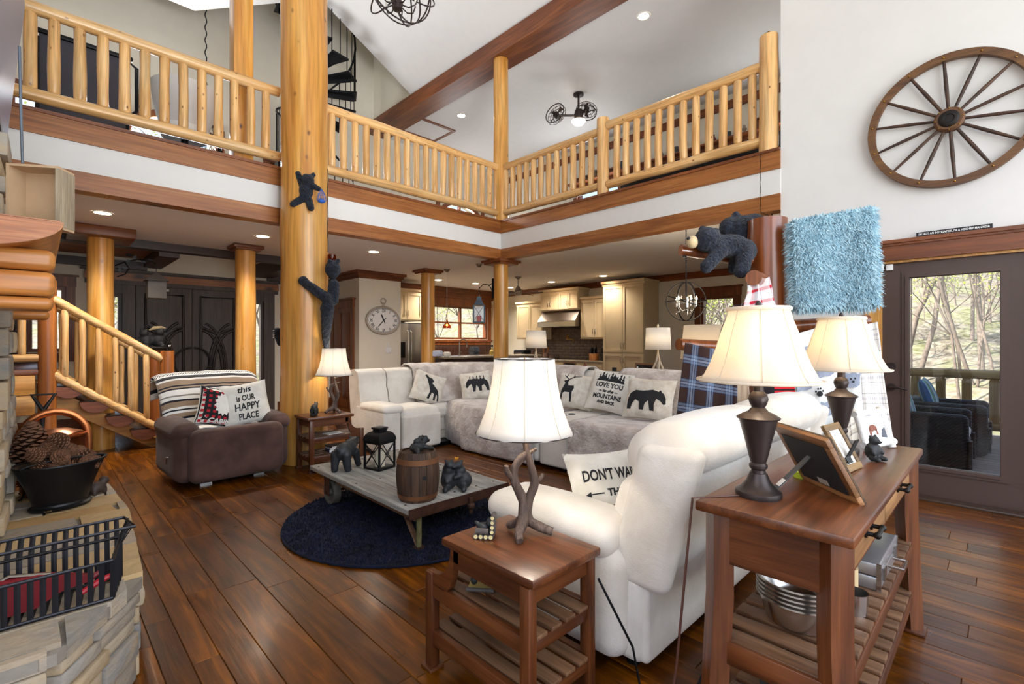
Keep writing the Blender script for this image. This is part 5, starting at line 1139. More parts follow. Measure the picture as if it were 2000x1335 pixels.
# ============================================================ cream loveseat
lv = thing('loveseat', 'cream reclining loveseat with puffy back in front of the console table', 'loveseat', (0,0,0))
lb = lambda nm, lo, hi, r=.06, puff=(0,0,.02), n=4, M_=None, mat=None: MB().rbox([(lo[i]+hi[i])/2 for i in range(3)], [hi[i]-lo[i] for i in range(3)], r, 3, puff, n, M_).build(nm, mat or su, lv, 70)
def shear(k, z0):  # lean backwards with height
    m = Matrix.Identity(4); m[1][2] = -k; m[1][3] = k*z0; return m
lb('base_body', (1.70, 1.0, .05), (3.56, 1.78, .42), .05)
for x0, x1 in ((1.62, 1.90), (3.36, 3.64)):
    lb('arm', (x0, 1.06, .05), (x1, 1.80, .52), .09, (0,0,.0)); lb('arm_pad', (x0-.02, 1.1, .46), (x1+.02, 1.84, .60), .065, (0,0,.03))
lb('seat_cushion', (1.9, 1.15, .30), (2.63, 1.86, .45), .08, (0,.03,.02)); lb('seat_cushion', (2.64, 1.15, .30), (3.36, 1.86, .45), .08, (0,.03,.03))
lb('footrest', (1.92, 1.78, .08), (2.63, 1.88, .40), .05, (0,.02,0)); lb('footrest', (2.64, 1.78, .08), (3.34, 1.88, .40), .05, (0,.02,0))
K = shear(.26, .4)
for x0, x1 in ((1.74, 2.63), (2.64, 3.54)):
    lb('backrest', (x0, .96, .34), (x1, 1.17, .90), .09, (0,.04,.0), 5, K); lb('headrest', (x0-.02, .93, .78), (x1+.02, 1.25, 1.02), .115, (0,.03,.025), 5, K); lb('lumbar_cushion', (x0+.04, 1.02, .46), (x1-.04, 1.27, .80), .1, (0,.05,.0), 5, K)
for x in (1.70, 3.50): lb('back_wing', (x, .90, .36), (x+.09, 1.17, .95), .045, (.02,0,0), 4, K)
lb('back_panel', (1.72, .985, .06), (3.56, 1.04, .5), .025, (0,-.02,0), 4)
for x in (1.8, 3.46):
    for y in (1.1, 1.7): MB().cyl((x, y, 0), (x, y, .06), .03, seg=10).build('foot', M['black'], lv)
pillow('throw_pillow', 'white pillow lettered with a quote in black capitals on the cream loveseat', (2.03, 1.34, .46), (-.5, .0, -.45), .42, .36, .16, M['pillow_w'],
       [('lettering', ptext([("DON'T WAIT", .1, .42, .05, 1.5), ('THE', -.34, .26, 0, .42)])+[poly([(-.75,-.26),(-.62,-.19),(-.62,-.245),(-.3,-.245),(-.3,-.275),(-.62,-.275),(-.62,-.33)]), poly([(.75,-.26),(.62,-.19),(.62,-.245),(.3,-.245),(.3,-.275),(.62,-.275),(.62,-.33)])], ink),
        ('landscape_band', [poly([(-.85,-.95),(-.85,-.6),(-.5,-.68),(-.1,-.58),(.3,-.7),(.85,-.6),(.85,-.95)])], plain('rust_landscape', '#6b4630', .9, 0, .5, 14))])
# ============================================================ brown recliner
rc = thing('recliner', 'wide dark brown suede recliner draped with a striped blanket', 'recliner', (1.36, 5.65, 0), math.radians(3)); bs_ = M['brown_suede']
rb_ = lambda nm, lo, hi, r=.08, puff=(0,0,.02), n=4, M_=None: MB().rbox([(lo[i]+hi[i])/2 for i in range(3)], [hi[i]-lo[i] for i in range(3)], r, 4, puff, n, M_).build(nm, bs_, rc, 70)
for sx in (-1, 1):
    rb_('arm', (sx*.41-.1, -.42, .05), (sx*.41+.1, .38, .55), .09, (0,.02,.0)); rb_('arm_pad', (sx*.415-.115, -.43, .44), (sx*.415+.115, .36, .6), .08, (0,.02,.02))
rb_('footrest', (-.415, -.53, .05), (.415, -.34, .54), .075, (0,-.04,0), 5); rb_('seat_cushion', (-.31, -.32, .3), (.31, .3, .47), .07, (0,0,.02))
KR = shear(-.28, .4)
rb_('backrest', (-.46, .2, .2), (.46, .42, .99), .1, (0,-.05,.0), 6, KR)
rb_('base_body', (-.36, -.3, .06), (.36, .35, .3), .04)
for x in (-.25, .22): MB().b2((x-.05, -.36, 0), (x+.05, .3, .02)).b2((x-.02, -.3, .02), (x+.02, .28, .08)).build('glide_foot', M['steel'], rc)
MB().tube([(-.515,-.2,.28),(-.53,-.2,.28),(-.53,-.2,.22)], .008, 6).build('recline_lever', M['steel'], rc)
def bl_fn(u, v):      # v: 0 behind the top .. 1 down on the seat
    x = (u-.5)*(.99-.06*v); wv = .008*noise.noise(Vector((u*9, v*7, 4)))
    if v < .12: t = v/.12; y, z = .57-.0*t, .78+.24*t
    elif v < .22: t = (v-.12)/.1; y, z = .585-.19*t, 1.02+.025*math.sin(t*PI)-.03*t
    elif v < .88: t = (v-.22)/.66; y, z = .385-.275*t-.05*math.sin(t*PI), .99-.47*t
    else: t = (v-.88)/.12; y, z = .10-.22*t, .515-.01*t
    e = abs(2*u-1)**6; return (x, y+e*.06+wv, z-e*.05+wv)
o = cloth_obj('striped_blanket', 'black, white and tan striped woven blanket over the brown recliner', MB().grid(bl_fn, 40, 70), M['serape'], None, .008); o.location = rc.location; o.rotation_euler = rc.rotation_euler
CHK = plain('check_red', '#b3202a', .9)
pillow('throw_pillow', 'red and black buffalo check pillow with a white pine tree on the recliner', (1.26, 5.50, .50), (-.3, .28, .12), .42, .40, .15, M['pillow_w'],
       [('check_print', [poly([(-.97+1.94*i/1, -.97+1.94*j/1) for i, j in ((0,0),(1,0),(1,1),(0,1))])], plain('check_ground', '#1c191d', .9)), *[('red_check', [poly([(-.9+.26*i, -.9+.26*j), (-.77+.26*i, -.9+.26*j), (-.77+.26*i, -.77+.26*j), (-.9+.26*i, -.77+.26*j)])], CHK) for i in range(7) for j in range(7)],
        ('tree_print', [poly([(.05+.5*math.cos(2*PI*k/28)*(1 if k % 2 else .78)*(.9), .12+.62*math.sin(2*PI*k/28)*(1 if k % 2 else .8)) for k in range(28)])]+ptext([('CABIN', -.86, .3, .1, 1.0)]), plain('print_white', '#ece8df', .9))])
for c_ in bpy.data.objects:
    if c_.parent and c_.name.startswith(('red_check', 'tree_print')): c_.location.y = -.003 if c_.name.startswith('red_') else -.006
pillow('throw_pillow', 'white pillow lettered this is our happy place on the recliner', (1.56, 5.47, .50), (-.28, -.14, -.1), .46, .44, .15, M['pillow_w'], [('lettering', ptext([('this', .5, .42, .25, .55), ('is OUR', .1, .38, .1, .75), ('HAPPY', -.34, .46, .12, 1.05), ('PLACE', -.78, .42, .05, .8)]), ink)])
# ============================================================ end tables
def end_table(label, loc, rz):
    t = thing('end_table', label, 'end table', loc, rz, 'step end tables'); W, Lh = .165, .29
    for sx in (-1, 1):
        for y, h in ((-Lh+.03, .535), (Lh, .40)):
            MB().b2((sx*W-.02, y-.022, .012), (sx*W+.02, y+.022, h), b=.003).build('leg', cherry('z'), t); MB().b2((sx*W-.034, y-.036, 0), (sx*W+.034, y+.036, .014), b=.003).build('foot_pad', cherry('x'), t)
        n = 10; arc = [(.275+.0-.115*math.sin(PI/2*k/n)*1.0-.0, .40+.135*(1-math.cos(PI/2*k/n))) for k in range(n+1)]
        lo = [(y+.045*math.sin(.6+.5*k/n), z+.0) for k, (y, z) in enumerate(arc)]
        pts = [(Lh+.022, .40), (Lh-.04, .405)]+[(Lh-.04-.10*math.sin(PI/2*k/n), .405+.13*(1-math.cos(PI/2*k/n))) for k in range(1, n+1)]+[(Lh-.14-.05, .535), (Lh-.14-.05, .49)]+[(Lh-.10-.06*math.cos(PI/2*k/n), .49-.135*math.sin(PI/2*k/n)) for k in range(n+1)]+[(Lh+.022, .355)]
        MB().prism(pts, sx*W-.014, sx*W+.014, Matrix(((0,0,1,0),(1,0,0,0),(0,1,0,0),(0,0,0,1)))).build('curved_bracket', cherry('y'), t)
        for z in (.30, .105): MB().b2((sx*W-.014, -Lh+.05, z), (sx*W+.014, Lh-.02, z+.06), b=.003).build('side_rail', cherry('y'), t)
        MB().b2((sx*W-.014, -Lh+.05, .47), (sx*W+.014, .13, .54)).build('apron', cherry('y'), t)
    for z in (.30, .105):
        for y in (-Lh+.03, Lh): MB().b2((-W+.02, y-.014, z), (W-.02, y+.014, z+.045), b=.003).build('cross_rail', cherry('x'), t)
        for k in range(4): x = -W+.05+k*(2*W-.1)/3; MB().b2((x-.027, -Lh+.01, z+.045), (x+.027, Lh+.02, z+.06), b=.003).build('shelf_slat', slatw('y'), t)
    MB().b2((-W+.02, -Lh+.02, .47), (W-.02, -Lh+.045, .54)).build('apron', cherry('x'), t)
    MB().b2((-.19, -.305, .54), (.19, .195, .572), b=.008).build('top', cherry('y'), t)
    return t
T1 = (1.335, 1.375); T2 = (2.262, 5.15)
end_table('cherry step end table with slatted shelves in the foreground', (*T1, 0), 0)
end_table('cherry step end table in front of the massive log column', (*T2, 0), -PI/2)
# ============================================================ lamps
M['seam'] = plain('shade_seam', '#c9bda8', .8)
def bell(prof, seg, pan, par, mat, name='shade', z0=0):
    """panelled bell shade, open at both ends; pan = number of panels"""
    mb = MB(); mb.lathe([(r, z+z0) for r, z in prof], pan*6, caps=False, fac=lambda a, z: 1-.035*(1-abs(math.cos(a*pan/2)))**1)
    o = mb.build(name, mat, par, 60, fixn=False)
    for k in range(pan):
        a = 2*PI*k/pan; MB().tube([((r+.0015)*.966*math.cos(a+PI/pan), (r+.0015)*.966*math.sin(a+PI/pan), z+z0) for r, z in prof], .0013, 5).build('panel_seam', M['seam'], o, 60)
    m = o.modifiers.new('s', 'SOLIDIFY'); m.thickness = .002; return o
def lamp_light(loc, e, col=(1, .92, .81), r=.035): light('lamp_bulb_light', 'POINT', loc, (0,0,0), e, col, shadow_soft_size=r)
twig_m = wood('driftwood', ('#3b2c26', '#5b483e', '#7d6a5e'), 'z', 3.5, .7, 0, .1, .8)
def twig_lamp(label, loc, rz, e):
    t = thing('twig_lamp', label, 'lamp', loc, rz, 'driftwood branch table lamps')
    def br(nm, P, R, par=t):
        P = [Vector(p) for p in P]; Q = []; RR = []
        for i in range(len(P)-1):
            for k in range(4):
                f = k/4; a = P[max(i-1,0)]; b = P[i]; c = P[i+1]; d = P[min(i+2, len(P)-1)]
                q = .5*((2*b)+(c-a)*f+(2*a-5*b+4*c-d)*f*f+(3*b-a-3*c+d)*f**3); Q.append(q); RR.append((R[i]+(R[i+1]-R[i])*f)*(1+.14*noise.noise(q*45)))
        Q.append(P[-1]); RR.append(R[-1])
        return MB().tube(Q, RR, 10).build(nm, twig_m, par, 60)
    br('branch', [(-.055,-.085,.012),(-.045,-.05,.03),(-.01,-.01,.06),(.0,.01,.13),(-.04,.01,.22),(-.035,.0,.29),(.01,0,.33)], [.014,.018,.024,.022,.018,.015,.012])
    br('branch', [(.10,-.055,.016),(.06,-.03,.03),(.015,.0,.06),(.02,.005,.13),(.045,0,.2),(.03,0,.27),(.012,0,.33),(.0,0,.40)], [.016,.018,.022,.02,.018,.015,.013,.011])
    br('branch', [(-.04,.08,.014),(-.02,.05,.03),(0,.015,.06),(.005,.01,.1)], [.014,.016,.02,.016])
    for P, R in (([(-.04,.01,.22),(-.075,.0,.26),(-.08,-.005,.285)], [.013,.012,.009]), ([(-.035,0,.28),(.02,.01,.32),(.06,.02,.335)], [.012,.01,.007]), ([(.045,0,.2),(.07,-.01,.225),(.075,-.01,.24)], [.01,.009,.007]), ([(.0,0,.37),(.03,0,.385),(.05,0,.40)], [.008,.007,.005])): br('twig', P, R)
    MB().cyl((0,0,.40),(0,0,.49),.012,seg=12).build('socket', M['brass'], t); MB().ell((0,0,.525),(.028,.028,.038)).build('bulb', M['bulb'], t); MB().tube([(0,0,.49),(.04,0,.56),(.0,0,.715)], .002, 5).build('harp', M['brass'], t)
    sh = bell([(.2,0),(.185,.03),(.165,.08),(.148,.14),(.136,.2),(.128,.26),(.125,.3)], 48, 8, t, M['shade_w'], 'shade', .41)
    for r, z in ((.2, .411), (.125, .71)): MB().tube([(r*.985*math.cos(2*PI*k/48), r*.985*math.sin(2*PI*k/48), z) for k in range(48)], .0022, 5, closed=True).build('shade_trim', M['bronze'], sh)
    lamp_light(Vector(loc)+Vector((0,0,.55)), e); return t
twig_lamp('driftwood lamp with glowing white bell shade on the foreground end table', (1.405, 1.36, .572), -.4, 13)
twig_lamp('driftwood lamp with glowing white bell shade in front of the log column', (2.32, 5.16, .572), -.9, 10)
def bronze_lamp(label, loc, e):
    t = thing('bronze_lamp', label, 'lamp', loc, 0, 'bronze urn table lamps')
    MB().lathe([(.0,0),(.068,0),(.07,.008),(.068,.018),(.058,.024),(.05,.032),(.036,.05),(.026,.075),(.0,.076)], 32).build('base', M['bronze'], t, 30)
    MB().lathe([(.0,.07),(.022,.072),(.021,.085),(.027,.092),(.028,.1),(.022,.108),(.024,.112),(.029,.13),(.04,.18),(.052,.225),(.058,.25),(.0,.252)], 32).build('urn', M['bronze'], t, 30)
    MB().lathe([(.0,.25),(.063,.25),(.066,.255),(.055,.262),(.045,.268),(.03,.275),(.02,.288),(.026,.3),(.03,.315),(.026,.33),(.016,.34),(.014,.38),(.013,.42),(0,.42)], 32).build('neck', M['bronze'], t, 30)
    MB().ell((0,0,.47),(.03,.03,.042)).build('bulb', M['bulb'], t)
    sh = bell([(.187,0),(.168,.02),(.148,.06),(.13,.11),(.115,.16),(.1,.2),(.09,.238)], 48, 8, t, M['shade'], 'shade', .372)
    for r, z, h in ((.187, .372, .008), (.0915, .60, .014)): MB().tube([(r*math.cos(2*PI*k/48), r*math.sin(2*PI*k/48), z+h/2) for k in range(48)], h/2, 6, closed=True).build('shade_trim', M['shade'], sh, 60)
    MB().tube([(0,0,.42),(.05,0,.5),(0,0,.61)], .002, 5).build('harp', M['brass'], t); MB().lathe([(.0,.612),(.008,.614),(.01,.622),(.006,.632),(0,.636)], 10).build('finial', M['bronze'], t)
    lamp_light(Vector(loc)+Vector((0,0,.49)), e); return t
bronze_lamp('bronze urn lamp with linen bell shade at the near end of the console table', (1.675, .56, .85), 4.5)
bronze_lamp('bronze urn lamp with linen bell shade at the far end of the console table', (2.62, .52, .85), 4.5)
def drum_lamp(label, loc, r0, r1, h, e, ant=True):
    t = thing('antler_lamp', label, 'lamp', loc, 0, 'white drum lamps behind the sectional')
    am = plain('antler_cream', '#b9a890', .55, 0, .2, 12) if 'antler_cream' not in bpy.data.materials else bpy.data.materials['antler_cream']
    MB().lathe([(.07,0),(.07,.015),(.02,.03),(0,.03)], 18).build('base', am, t)
    for k in range(4):
        a = k*PI/2; MB().tube([(.03*math.cos(a),.03*math.sin(a),.02),(.06*math.cos(a+.6),.06*math.sin(a+.6),.12),(.02*math.cos(a+1.5),.02*math.sin(a+1.5),.24),(.0,0,.33)], [.014,.015,.012,.008], 8).build('antler', am, t, 60)
    MB().cyl((0,0,.3),(0,0,.42),.01).build('stem', am, t); MB().ell((0,0,.46),(.028,.028,.04)).build('bulb', M['bulb'], t)
    o = MB().lathe([(r0,.36),(r1,.36+h)], 36, caps=False).build('shade', M['shade_w'], t, 60, fixn=False); o.modifiers.new('s','SOLIDIFY').thickness = .002
    MB().lathe([(.004,.4),(.004,.36+h),(.014,.38+h),(.008,.4+h),(0,.41+h)], 10).build('finial', am, t)
    lamp_light(Vector(loc)+Vector((0,0,.46)), e); return t
# sofa table behind the sectional (right leg) carrying the drum lamps
st = thing('sofa_table', 'dark wood sofa table hidden behind the right leg of the sectional', 'table', (5.33, 3.75, 0))
MB().b2((-.17,-1.75,.86),(.17,1.75,.9), b=.006).build('top', cherry('y'), st)
for sx in (-.13,.13):
    for sy in (-1.68,1.68): MB().b2((sx-.025,sy-.025,0),(sx+.025,sy+.025,.86)).build('leg', cherry('z'), st)
    MB().b2((sx-.01,-1.65,.76),(sx+.01,1.65,.86)).build('apron', cherry('y'), st)
def on_st(px): return onx(px, 680, 5.33).y
drum_lamp('white drum lamp on antler base behind the sectional near the range', (5.33, on_st(1047), .9), .165, .145, .26, 1.5)
drum_lamp('white drum lamp on pale antler base in front of the pantry cabinet', (5.33, on_st(1285), .9), .152, .14, .26, 1.5) if on_st(1285) > 2.2 else None
def table_frame(label, px, w_=.22, h=.17, pm='#15151a'):
    t = thing('photo_frame', label, 'picture frame', (5.30, on_st(px), .905), -PI/2); tt = T((0,0,0),(-.2,0,0))
    for lo, hi in (((-w_/2,0,0),(w_/2,.02,.022)), ((-w_/2,0,h-.022),(w_/2,.02,h)), ((-w_/2,0,.022),(-w_/2+.022,.02,h-.022)), ((w_/2-.022,0,.022),(w_/2,.02,h-.022))): MB().b2(lo, hi, tt).build('frame_bar', slatw('x'), t)
    MB().b2((-w_/2+.02,.008,.02),(w_/2-.02,.018,h-.02), tt).build('photo', plain('dark_photo_'+str(px), pm, .3, 0, .6, 25), t)
    MB().b2((-w_/2+.03,.004,h*.4),(-w_/2+.045,.009,h*.75), tt).build('price_tag', M['paper'], t); MB().b2((-.015,.02,0),(.015,.09,.01)).build('easel_foot', M['black'], t)
table_frame('brown framed dark photo on the sofa table left of the red figures', 1112); table_frame('larger brown framed dark photo on the sofa table beside the antler lamp', 1258, .26, .19)
t = thing('teepee_figures', 'cluster of reddish carved cone figures on the sofa table', 'figurine', (5.33, on_st(1143), .9))
for k in range(6): a = k*PI/3; MB().tube([(.06*math.cos(a),.06*math.sin(a),.0),(.0,0,.17)], [.02,.006], 6).build('cone_figure', plain('russet_cone', '#6e3b2a', .6, 0, .2) if k == 0 else bpy.data.materials['russet_cone'], t)
t = thing('iron_dish', 'low black iron dish with knob lid on the sofa table', 'dish', (5.33, on_st(1200), .9)); MB().lathe([(.1,0),(.12,.03),(.15,.05),(.15,.055),(.06,.07),(0,.072)], 24).build('dish', M['iron'], t); MB().cyl((0,0,.07),(0,0,.12),.03,seg=14).build('knob', M['iron'], t)
# ============================================================ console table
CX0, CX1, CY0, CY1, CZt = 1.48, 2.97, .265, .685, .85
ct = thing('console_table', 'cherry console table with drawers and two slatted shelves', 'console table', (0,0,0))
MB().b2((CX0, CY0, CZt-.032), (CX1, CY1, CZt), b=.008).build('top', cherry('x'), ct)
for x, sx in ((CX0+.06, -1), (CX1-.06, 1)):
    for y, sy in ((CY0+.055, -1), (CY1-.055, 1)):
        MB().tube([(x+sx*.02, y+sy*.02, .012), (x, y, .55), (x, y, CZt-.032)], [.032*1.3, .034*1.3, .034*1.3], 4).build('leg', cherry('z'), ct, 0)
        MB().b2((x+sx*.02-.05, y+sy*.02-.05, 0), (x+sx*.02+.05, y+sy*.02+.05, .014), b=.003).build('foot_pad', cherry('x'), ct)
MB().b2((CX0+.05, CY0+.06, CZt-.19), (CX0+.075, CY1-.06, CZt-.032)).build('side_apron', cherry('y'), ct); MB().b2((CX1-.075, CY0+.06, CZt-.19), (CX1-.05, CY1-.06, CZt-.032)).build('side_apron', cherry('y'), ct); MB().b2((CX0+.06, CY1-.06, CZt-.19), (CX1-.06, CY1-.04, CZt-.032)).build('back_apron', cherry('x'), ct)
MB().b2((CX0+.09, CY0+.05, CZt-.19), (CX1-.09, CY0+.07, CZt-.17)).build('drawer_rail', cherry('x'), ct)
for x0, x1 in ((CX0+.1, (CX0+CX1)/2-.006), ((CX0+CX1)/2+.006, CX1-.1)):
    d = MB().b2((x0, CY0+.04, CZt-.165), (x1, CY0+.3, CZt-.036), b=.003).build('drawer', wood('drawer_wood', ('#8a6038','#a1764a','#b58a5c'), 'x', 1.2, .45), ct)
    xm = (x0+x1)/2; P = [(xm-.045, CY0+.04, CZt-.1), (xm-.045, CY0+.008, CZt-.1), (xm+.045, CY0+.008, CZt-.1), (xm+.045, CY0+.04, CZt-.1)]
    MB().tube(P, .007, 8).ell(P[1], .011, None, 10, 6).ell(P[2], .011, None, 10, 6).cyl(P[0], (P[0][0], CY0+.034, P[0][2]), .014).cyl(P[3], (P[3][0], CY0+.034, P[3][2]), .014).build('pull', M['nickel'] if 0 else M['iron'], d, 60)
for zs in (.36, .13):
    for y in (CY0+.03, CY1-.05): MB().b2((CX0+.08, y, zs), (CX1-.08, y+.022, zs+.05), b=.003).build('shelf_rail', cherry('x'), ct)
    for x in (CX0+.045, CX1-.07): MB().b2((x, CY0+.08, zs-.01), (x+.025, CY1-.08, zs+.06), b=.003).build('end_rail', cherry('y'), ct)
    n = 15
    for k in range(n): x = CX0+.09+k*(CX1-CX0-.18)/(n-1); MB().b2((x-.033, CY0+.035, zs+.05), (x+.034, CY1-.035, zs+.065), b=.003).build('shelf_slat', slatw('y'), ct)
SH1, SH2 = .36+.065, .13+.065
# picture frames on the console
def frame3(label, p, rz, w_, h, tilt, fm, pm, back=False, bar=.03, dep=.014, bark_=False):
    t = thing('photo_frame', label, 'picture frame', p, rz); tt = T((0,0,0),(tilt,0,0))
    for lo, hi in (((-w_/2,0,0),(w_/2,dep,bar)), ((-w_/2,0,h-bar),(w_/2,dep,h)), ((-w_/2,0,bar),(-w_/2+bar,dep,h-bar)), ((w_/2-bar,0,bar),(w_/2,dep,h-bar))):
        if bark_:
            hz = abs(hi[0]-lo[0]) > abs(hi[2]-lo[2]); c = [(lo[i]+hi[i])/2 for i in range(3)]; ln = (w_ if hz else h)/2+.012
            a = Vector(c)+Vector((ln if hz else 0, 0, 0 if hz else ln)); b = Vector(c)-Vector((ln if hz else 0, 0, 0 if hz else ln)); log(MB(), tt @ a, tt @ b, bar*.62, bar*.58, .25, 10, 8, seed=ln*9).build('birch_bar', fm, t, 60)
        else: MB().b2(lo, hi, tt, b=.002).build('frame_bar', fm, t)
    MB().b2((-w_/2+bar*.7, dep*.4, bar*.7), (w_/2-bar*.7, dep*.8, h-bar*.7), tt).build('photo', pm, t)
    return t, tt
f1 = wood('frame_oak', ('#6b4526','#8a5c34','#9d7044'), 'x', 1.5, .5); blackb = plain('black_card', '#17181b', .7, 0, .1)
# large frame seen from behind (facing away from the camera towards the right)
pf = onz(1600, 950, .85)
p1 = Vector((1.905, .40, .853))
t, tt = frame3('large wooden picture frame seen from behind with its easel strut on the console', p1, math.radians(46), .29, .23, -.5, f1, blackb, True, .03, .016)
MB().b2((-.145,-.006,0),(.145,0,.23), tt).build('front_edge', wood('bark_edge', ('#3a2c20','#54422f','#6d573e'), 'x', 3, .8, 0, .1, .8), t)
MB().b2((-.115,.014,.03),(.115,.018,.2), tt).build('backing_board', blackb, t); MB().b2((-.011,.0,0),(.011,.004,.19), T((0,.2,0),(.82,0,0))).build('easel_strut', plain('strut_grey', '#3c3d40', .5), t); MB().b2((-.01,-.001,.02),(.01,.0055,.05), T((0,.2,0),(.82,0,0))).build('sticker', M['paper'], t); MB().b2((-.03,.017,.035),(.02,.0195,.055), tt).build('label_tag', plain('kraft_tag', '#9c938a', .7), t)
t, tt = frame3('small gold-brown bear picture frame on the console behind the large frame', (2.27, .40, .853), math.radians(-8), .15, .19, -.48, wood('frame_tan', ('#5e4526','#7d5f36','#96784a'), 'x', 2, .5), plain('pale_photo', '#d9d6cf', .4, 0, .3, 20), False, .026, .014)
MB().b2((-.02,.014,0),(.02,.018,.12), T((0,.03,0),(.4,0,0))).build('easel_strut', blackb, t); MB().b2((-.045,-.004,.03),(.0,.0,.055), tt).build('bear_emblem', bear_m, t)
birch = plain('birch_bark', '#d9d8d6', .75, 0, .25, 22, .8, 60)
t, tt = frame3('white birch-log picture frame with a photo of a beagle at the console end', (2.80, .395, .866), math.radians(-20), .22, .17, -.3, birch, plain('snow_photo', '#e6e6ea', .5, 0, .08, 10), False, .026, .02, True)
decal('beagle_print', [disc(-.015,.085,.03,.017,12), disc(.012,.068,.016,.015), disc(-.04,.07,.008,.02)], lambda a, b: tuple(tt @ Vector((a, .0065, b))), plain('beagle_brown', '#7a3f28', .6, 0, .2, 50), t); decal('beagle_white', [disc(.02,.07,.009,.014), disc(-.01,.065,.012,.01)], lambda a, b: tuple(tt @ Vector((a, .0058, b))), M['white'], t); decal('dark_patch', [poly([(.03,.04),(.075,.035),(.075,.085),(.05,.075)])], lambda a, b: tuple(tt @ Vector((a, .0065, b))), plain('photo_grey', '#4b4f58', .6), t)
# bear figurine behind frames
def sit_bear(name, label, loc, rz, s, mat=None, extra=(), cat='figurine'):
    t = thing(name, label, cat, loc, rz); sc = lambda *v: tuple(x*s for x in v)
    P = [('e',sc(0,0,.3),sc(.22,.2,.28)),('e',sc(0,-.06,.66),sc(.16,.15,.15)),('e',sc(0,-.2,.62),sc(.075,.09,.065)),('e',sc(.12,-.02,.79),.05*s),('e',sc(-.12,-.02,.79),.05*s),('c',sc(.17,-.05,.45),sc(.2,-.2,.26),.075*s,.06*s),('c',sc(-.17,-.05,.45),sc(-.2,-.2,.26),.075*s,.06*s),('c',sc(.13,-.08,.1),sc(.17,-.3,.08),.1*s,.075*s),('c',sc(-.13,-.08,.1),sc(-.17,-.3,.08),.1*s,.075*s),*extra]
    blob('bear_body', P, mat or bear_m, t, .028*s, 3); MB().ell(sc(0,-.285,.635), .025*s, None, 8, 6).build('nose', M['ink'], t); return t
sit_bear('bear_figurine', 'small dark bear figurine beside the far bronze lamp', (2.52, .39, .85), -.4, .13)
single('tape_roll', MB().lathe([(.022,0),(.032,0),(.032,.022),(.022,.022),(.022,0)], 20), plain('lime_green', '#a9b92c', .4), 'lime green roll lying on the console under the large frame', 'roll', (2.02, .52, .85))
# things on the console shelves
t = thing('steel_bowls', 'stack of nested stainless steel bowls on the upper console shelf', 'bowl', (1.80, .475, SH1))
for k in range(5): z = k*.014; MB().lathe([(.0,z+.0),(.085,z),(.098,z+.01),(.118,z+.07),(.122,z+.085),(.128,z+.087),(.127,z+.092),(.119,z+.09),(.113,z+.075),(.094,z+.016),(.083,z+.006),(0,z+.006)], 36).build('bowl', M['steel'], t, 30)
t = thing('steel_tray', 'shallow steel pan behind the nested bowls on the console shelf', 'pan', (2.07, .55, SH1)); MB().lathe([(0,0),(.1,0),(.115,.05),(.12,.052),(.112,.048),(.098,.006),(0,.006)], 32).build('pan_body', M['steel'], t, 30); MB().b2((.118,-.012,.044),(.17,.012,.052)).build('pan_handle', M['steel'], t)
t = thing('metal_cup', 'small steel cup standing on the upper console shelf', 'cup', (2.0, .36, SH1)); MB().lathe([(0,0),(.038,0),(.042,.07),(.039,.07),(.035,.005),(0,.005)], 24).build('cup_body', M['steel'], t, 30); MB().tube([(.042,0,.06),(.07,0,.055),(.07,0,.025),(.041,0,.015)], .004, 6).build('cup_handle', M['steel'], t)
single('paper_roll', MB().lathe([(.018,0),(.035,0),(.035,.11),(.018,.11),(.018,0)], 20), plain('kraft_roll', '#c5ac80', .8), 'tan paper roll standing behind the steel cup', 'roll', (2.1, .40, SH1))
t = thing('metal_case', 'silver aluminium carrying case on the upper console shelf', 'case', (2.42, .46, SH1))
al = plain('aluminium', '#b4b6ba', .35, .85, .06); MB().b2((-.2,-.14,0),(.2,.14,.05), b=.006).build('case_bottom', al, t); MB().b2((-.2,-.14,.052),(.2,.14,.1), b=.006).build('case_lid', al, t)
for x in (-.14,.14): MB().b2((x-.02,-.15,.03),(x+.02,-.14,.075)).build('latch', M['steel'], t)
for x in (-.2,.2): MB().b2((x-.004,-.144,0),(x+.004,-.13,.1)).build('corner_edge', M['steel'], t)
MB().tube([(-.05,-.145,.05),(-.05,-.19,.05),(.05,-.19,.05),(.05,-.145,.05)], .006, 6).build('handle', M['steel'], t, 60)
t = thing('waste_bin', 'small steel waste bin on the lower console shelf', 'bin', (1.98, .43, SH2)); MB().lathe([(0,0),(.07,0),(.085,.13),(.09,.132),(.083,.13),(.068,.006),(0,.006)], 28).build('bin_wall', M['steel'], t, 30); MB().tube([(.087*math.cos(2*PI*k/28),.087*math.sin(2*PI*k/28),.132) for k in range(28)], .004, 6, closed=True).build('rim', M['steel'], t)
t = thing('black_bag', 'crumpled black bag on the lower console shelf', 'bag', (1.72, .47, SH2)); blob('bag_body', [('e',(0,0,.05),(.11,.1,.05)),('e',(.05,.02,.09),(.05,.05,.05)),('e',(-.05,-.03,.08),(.05,.04,.05))], plain('black_plastic', '#141416', .35, 0, .2, 20, .6, 40), t, .014, 2); MB().tube([(-.06,0,.1),(-.03,.01,.13),(.03,.01,.13),(.06,0,.1)], .006, 6).build('strap', M['black'], t)
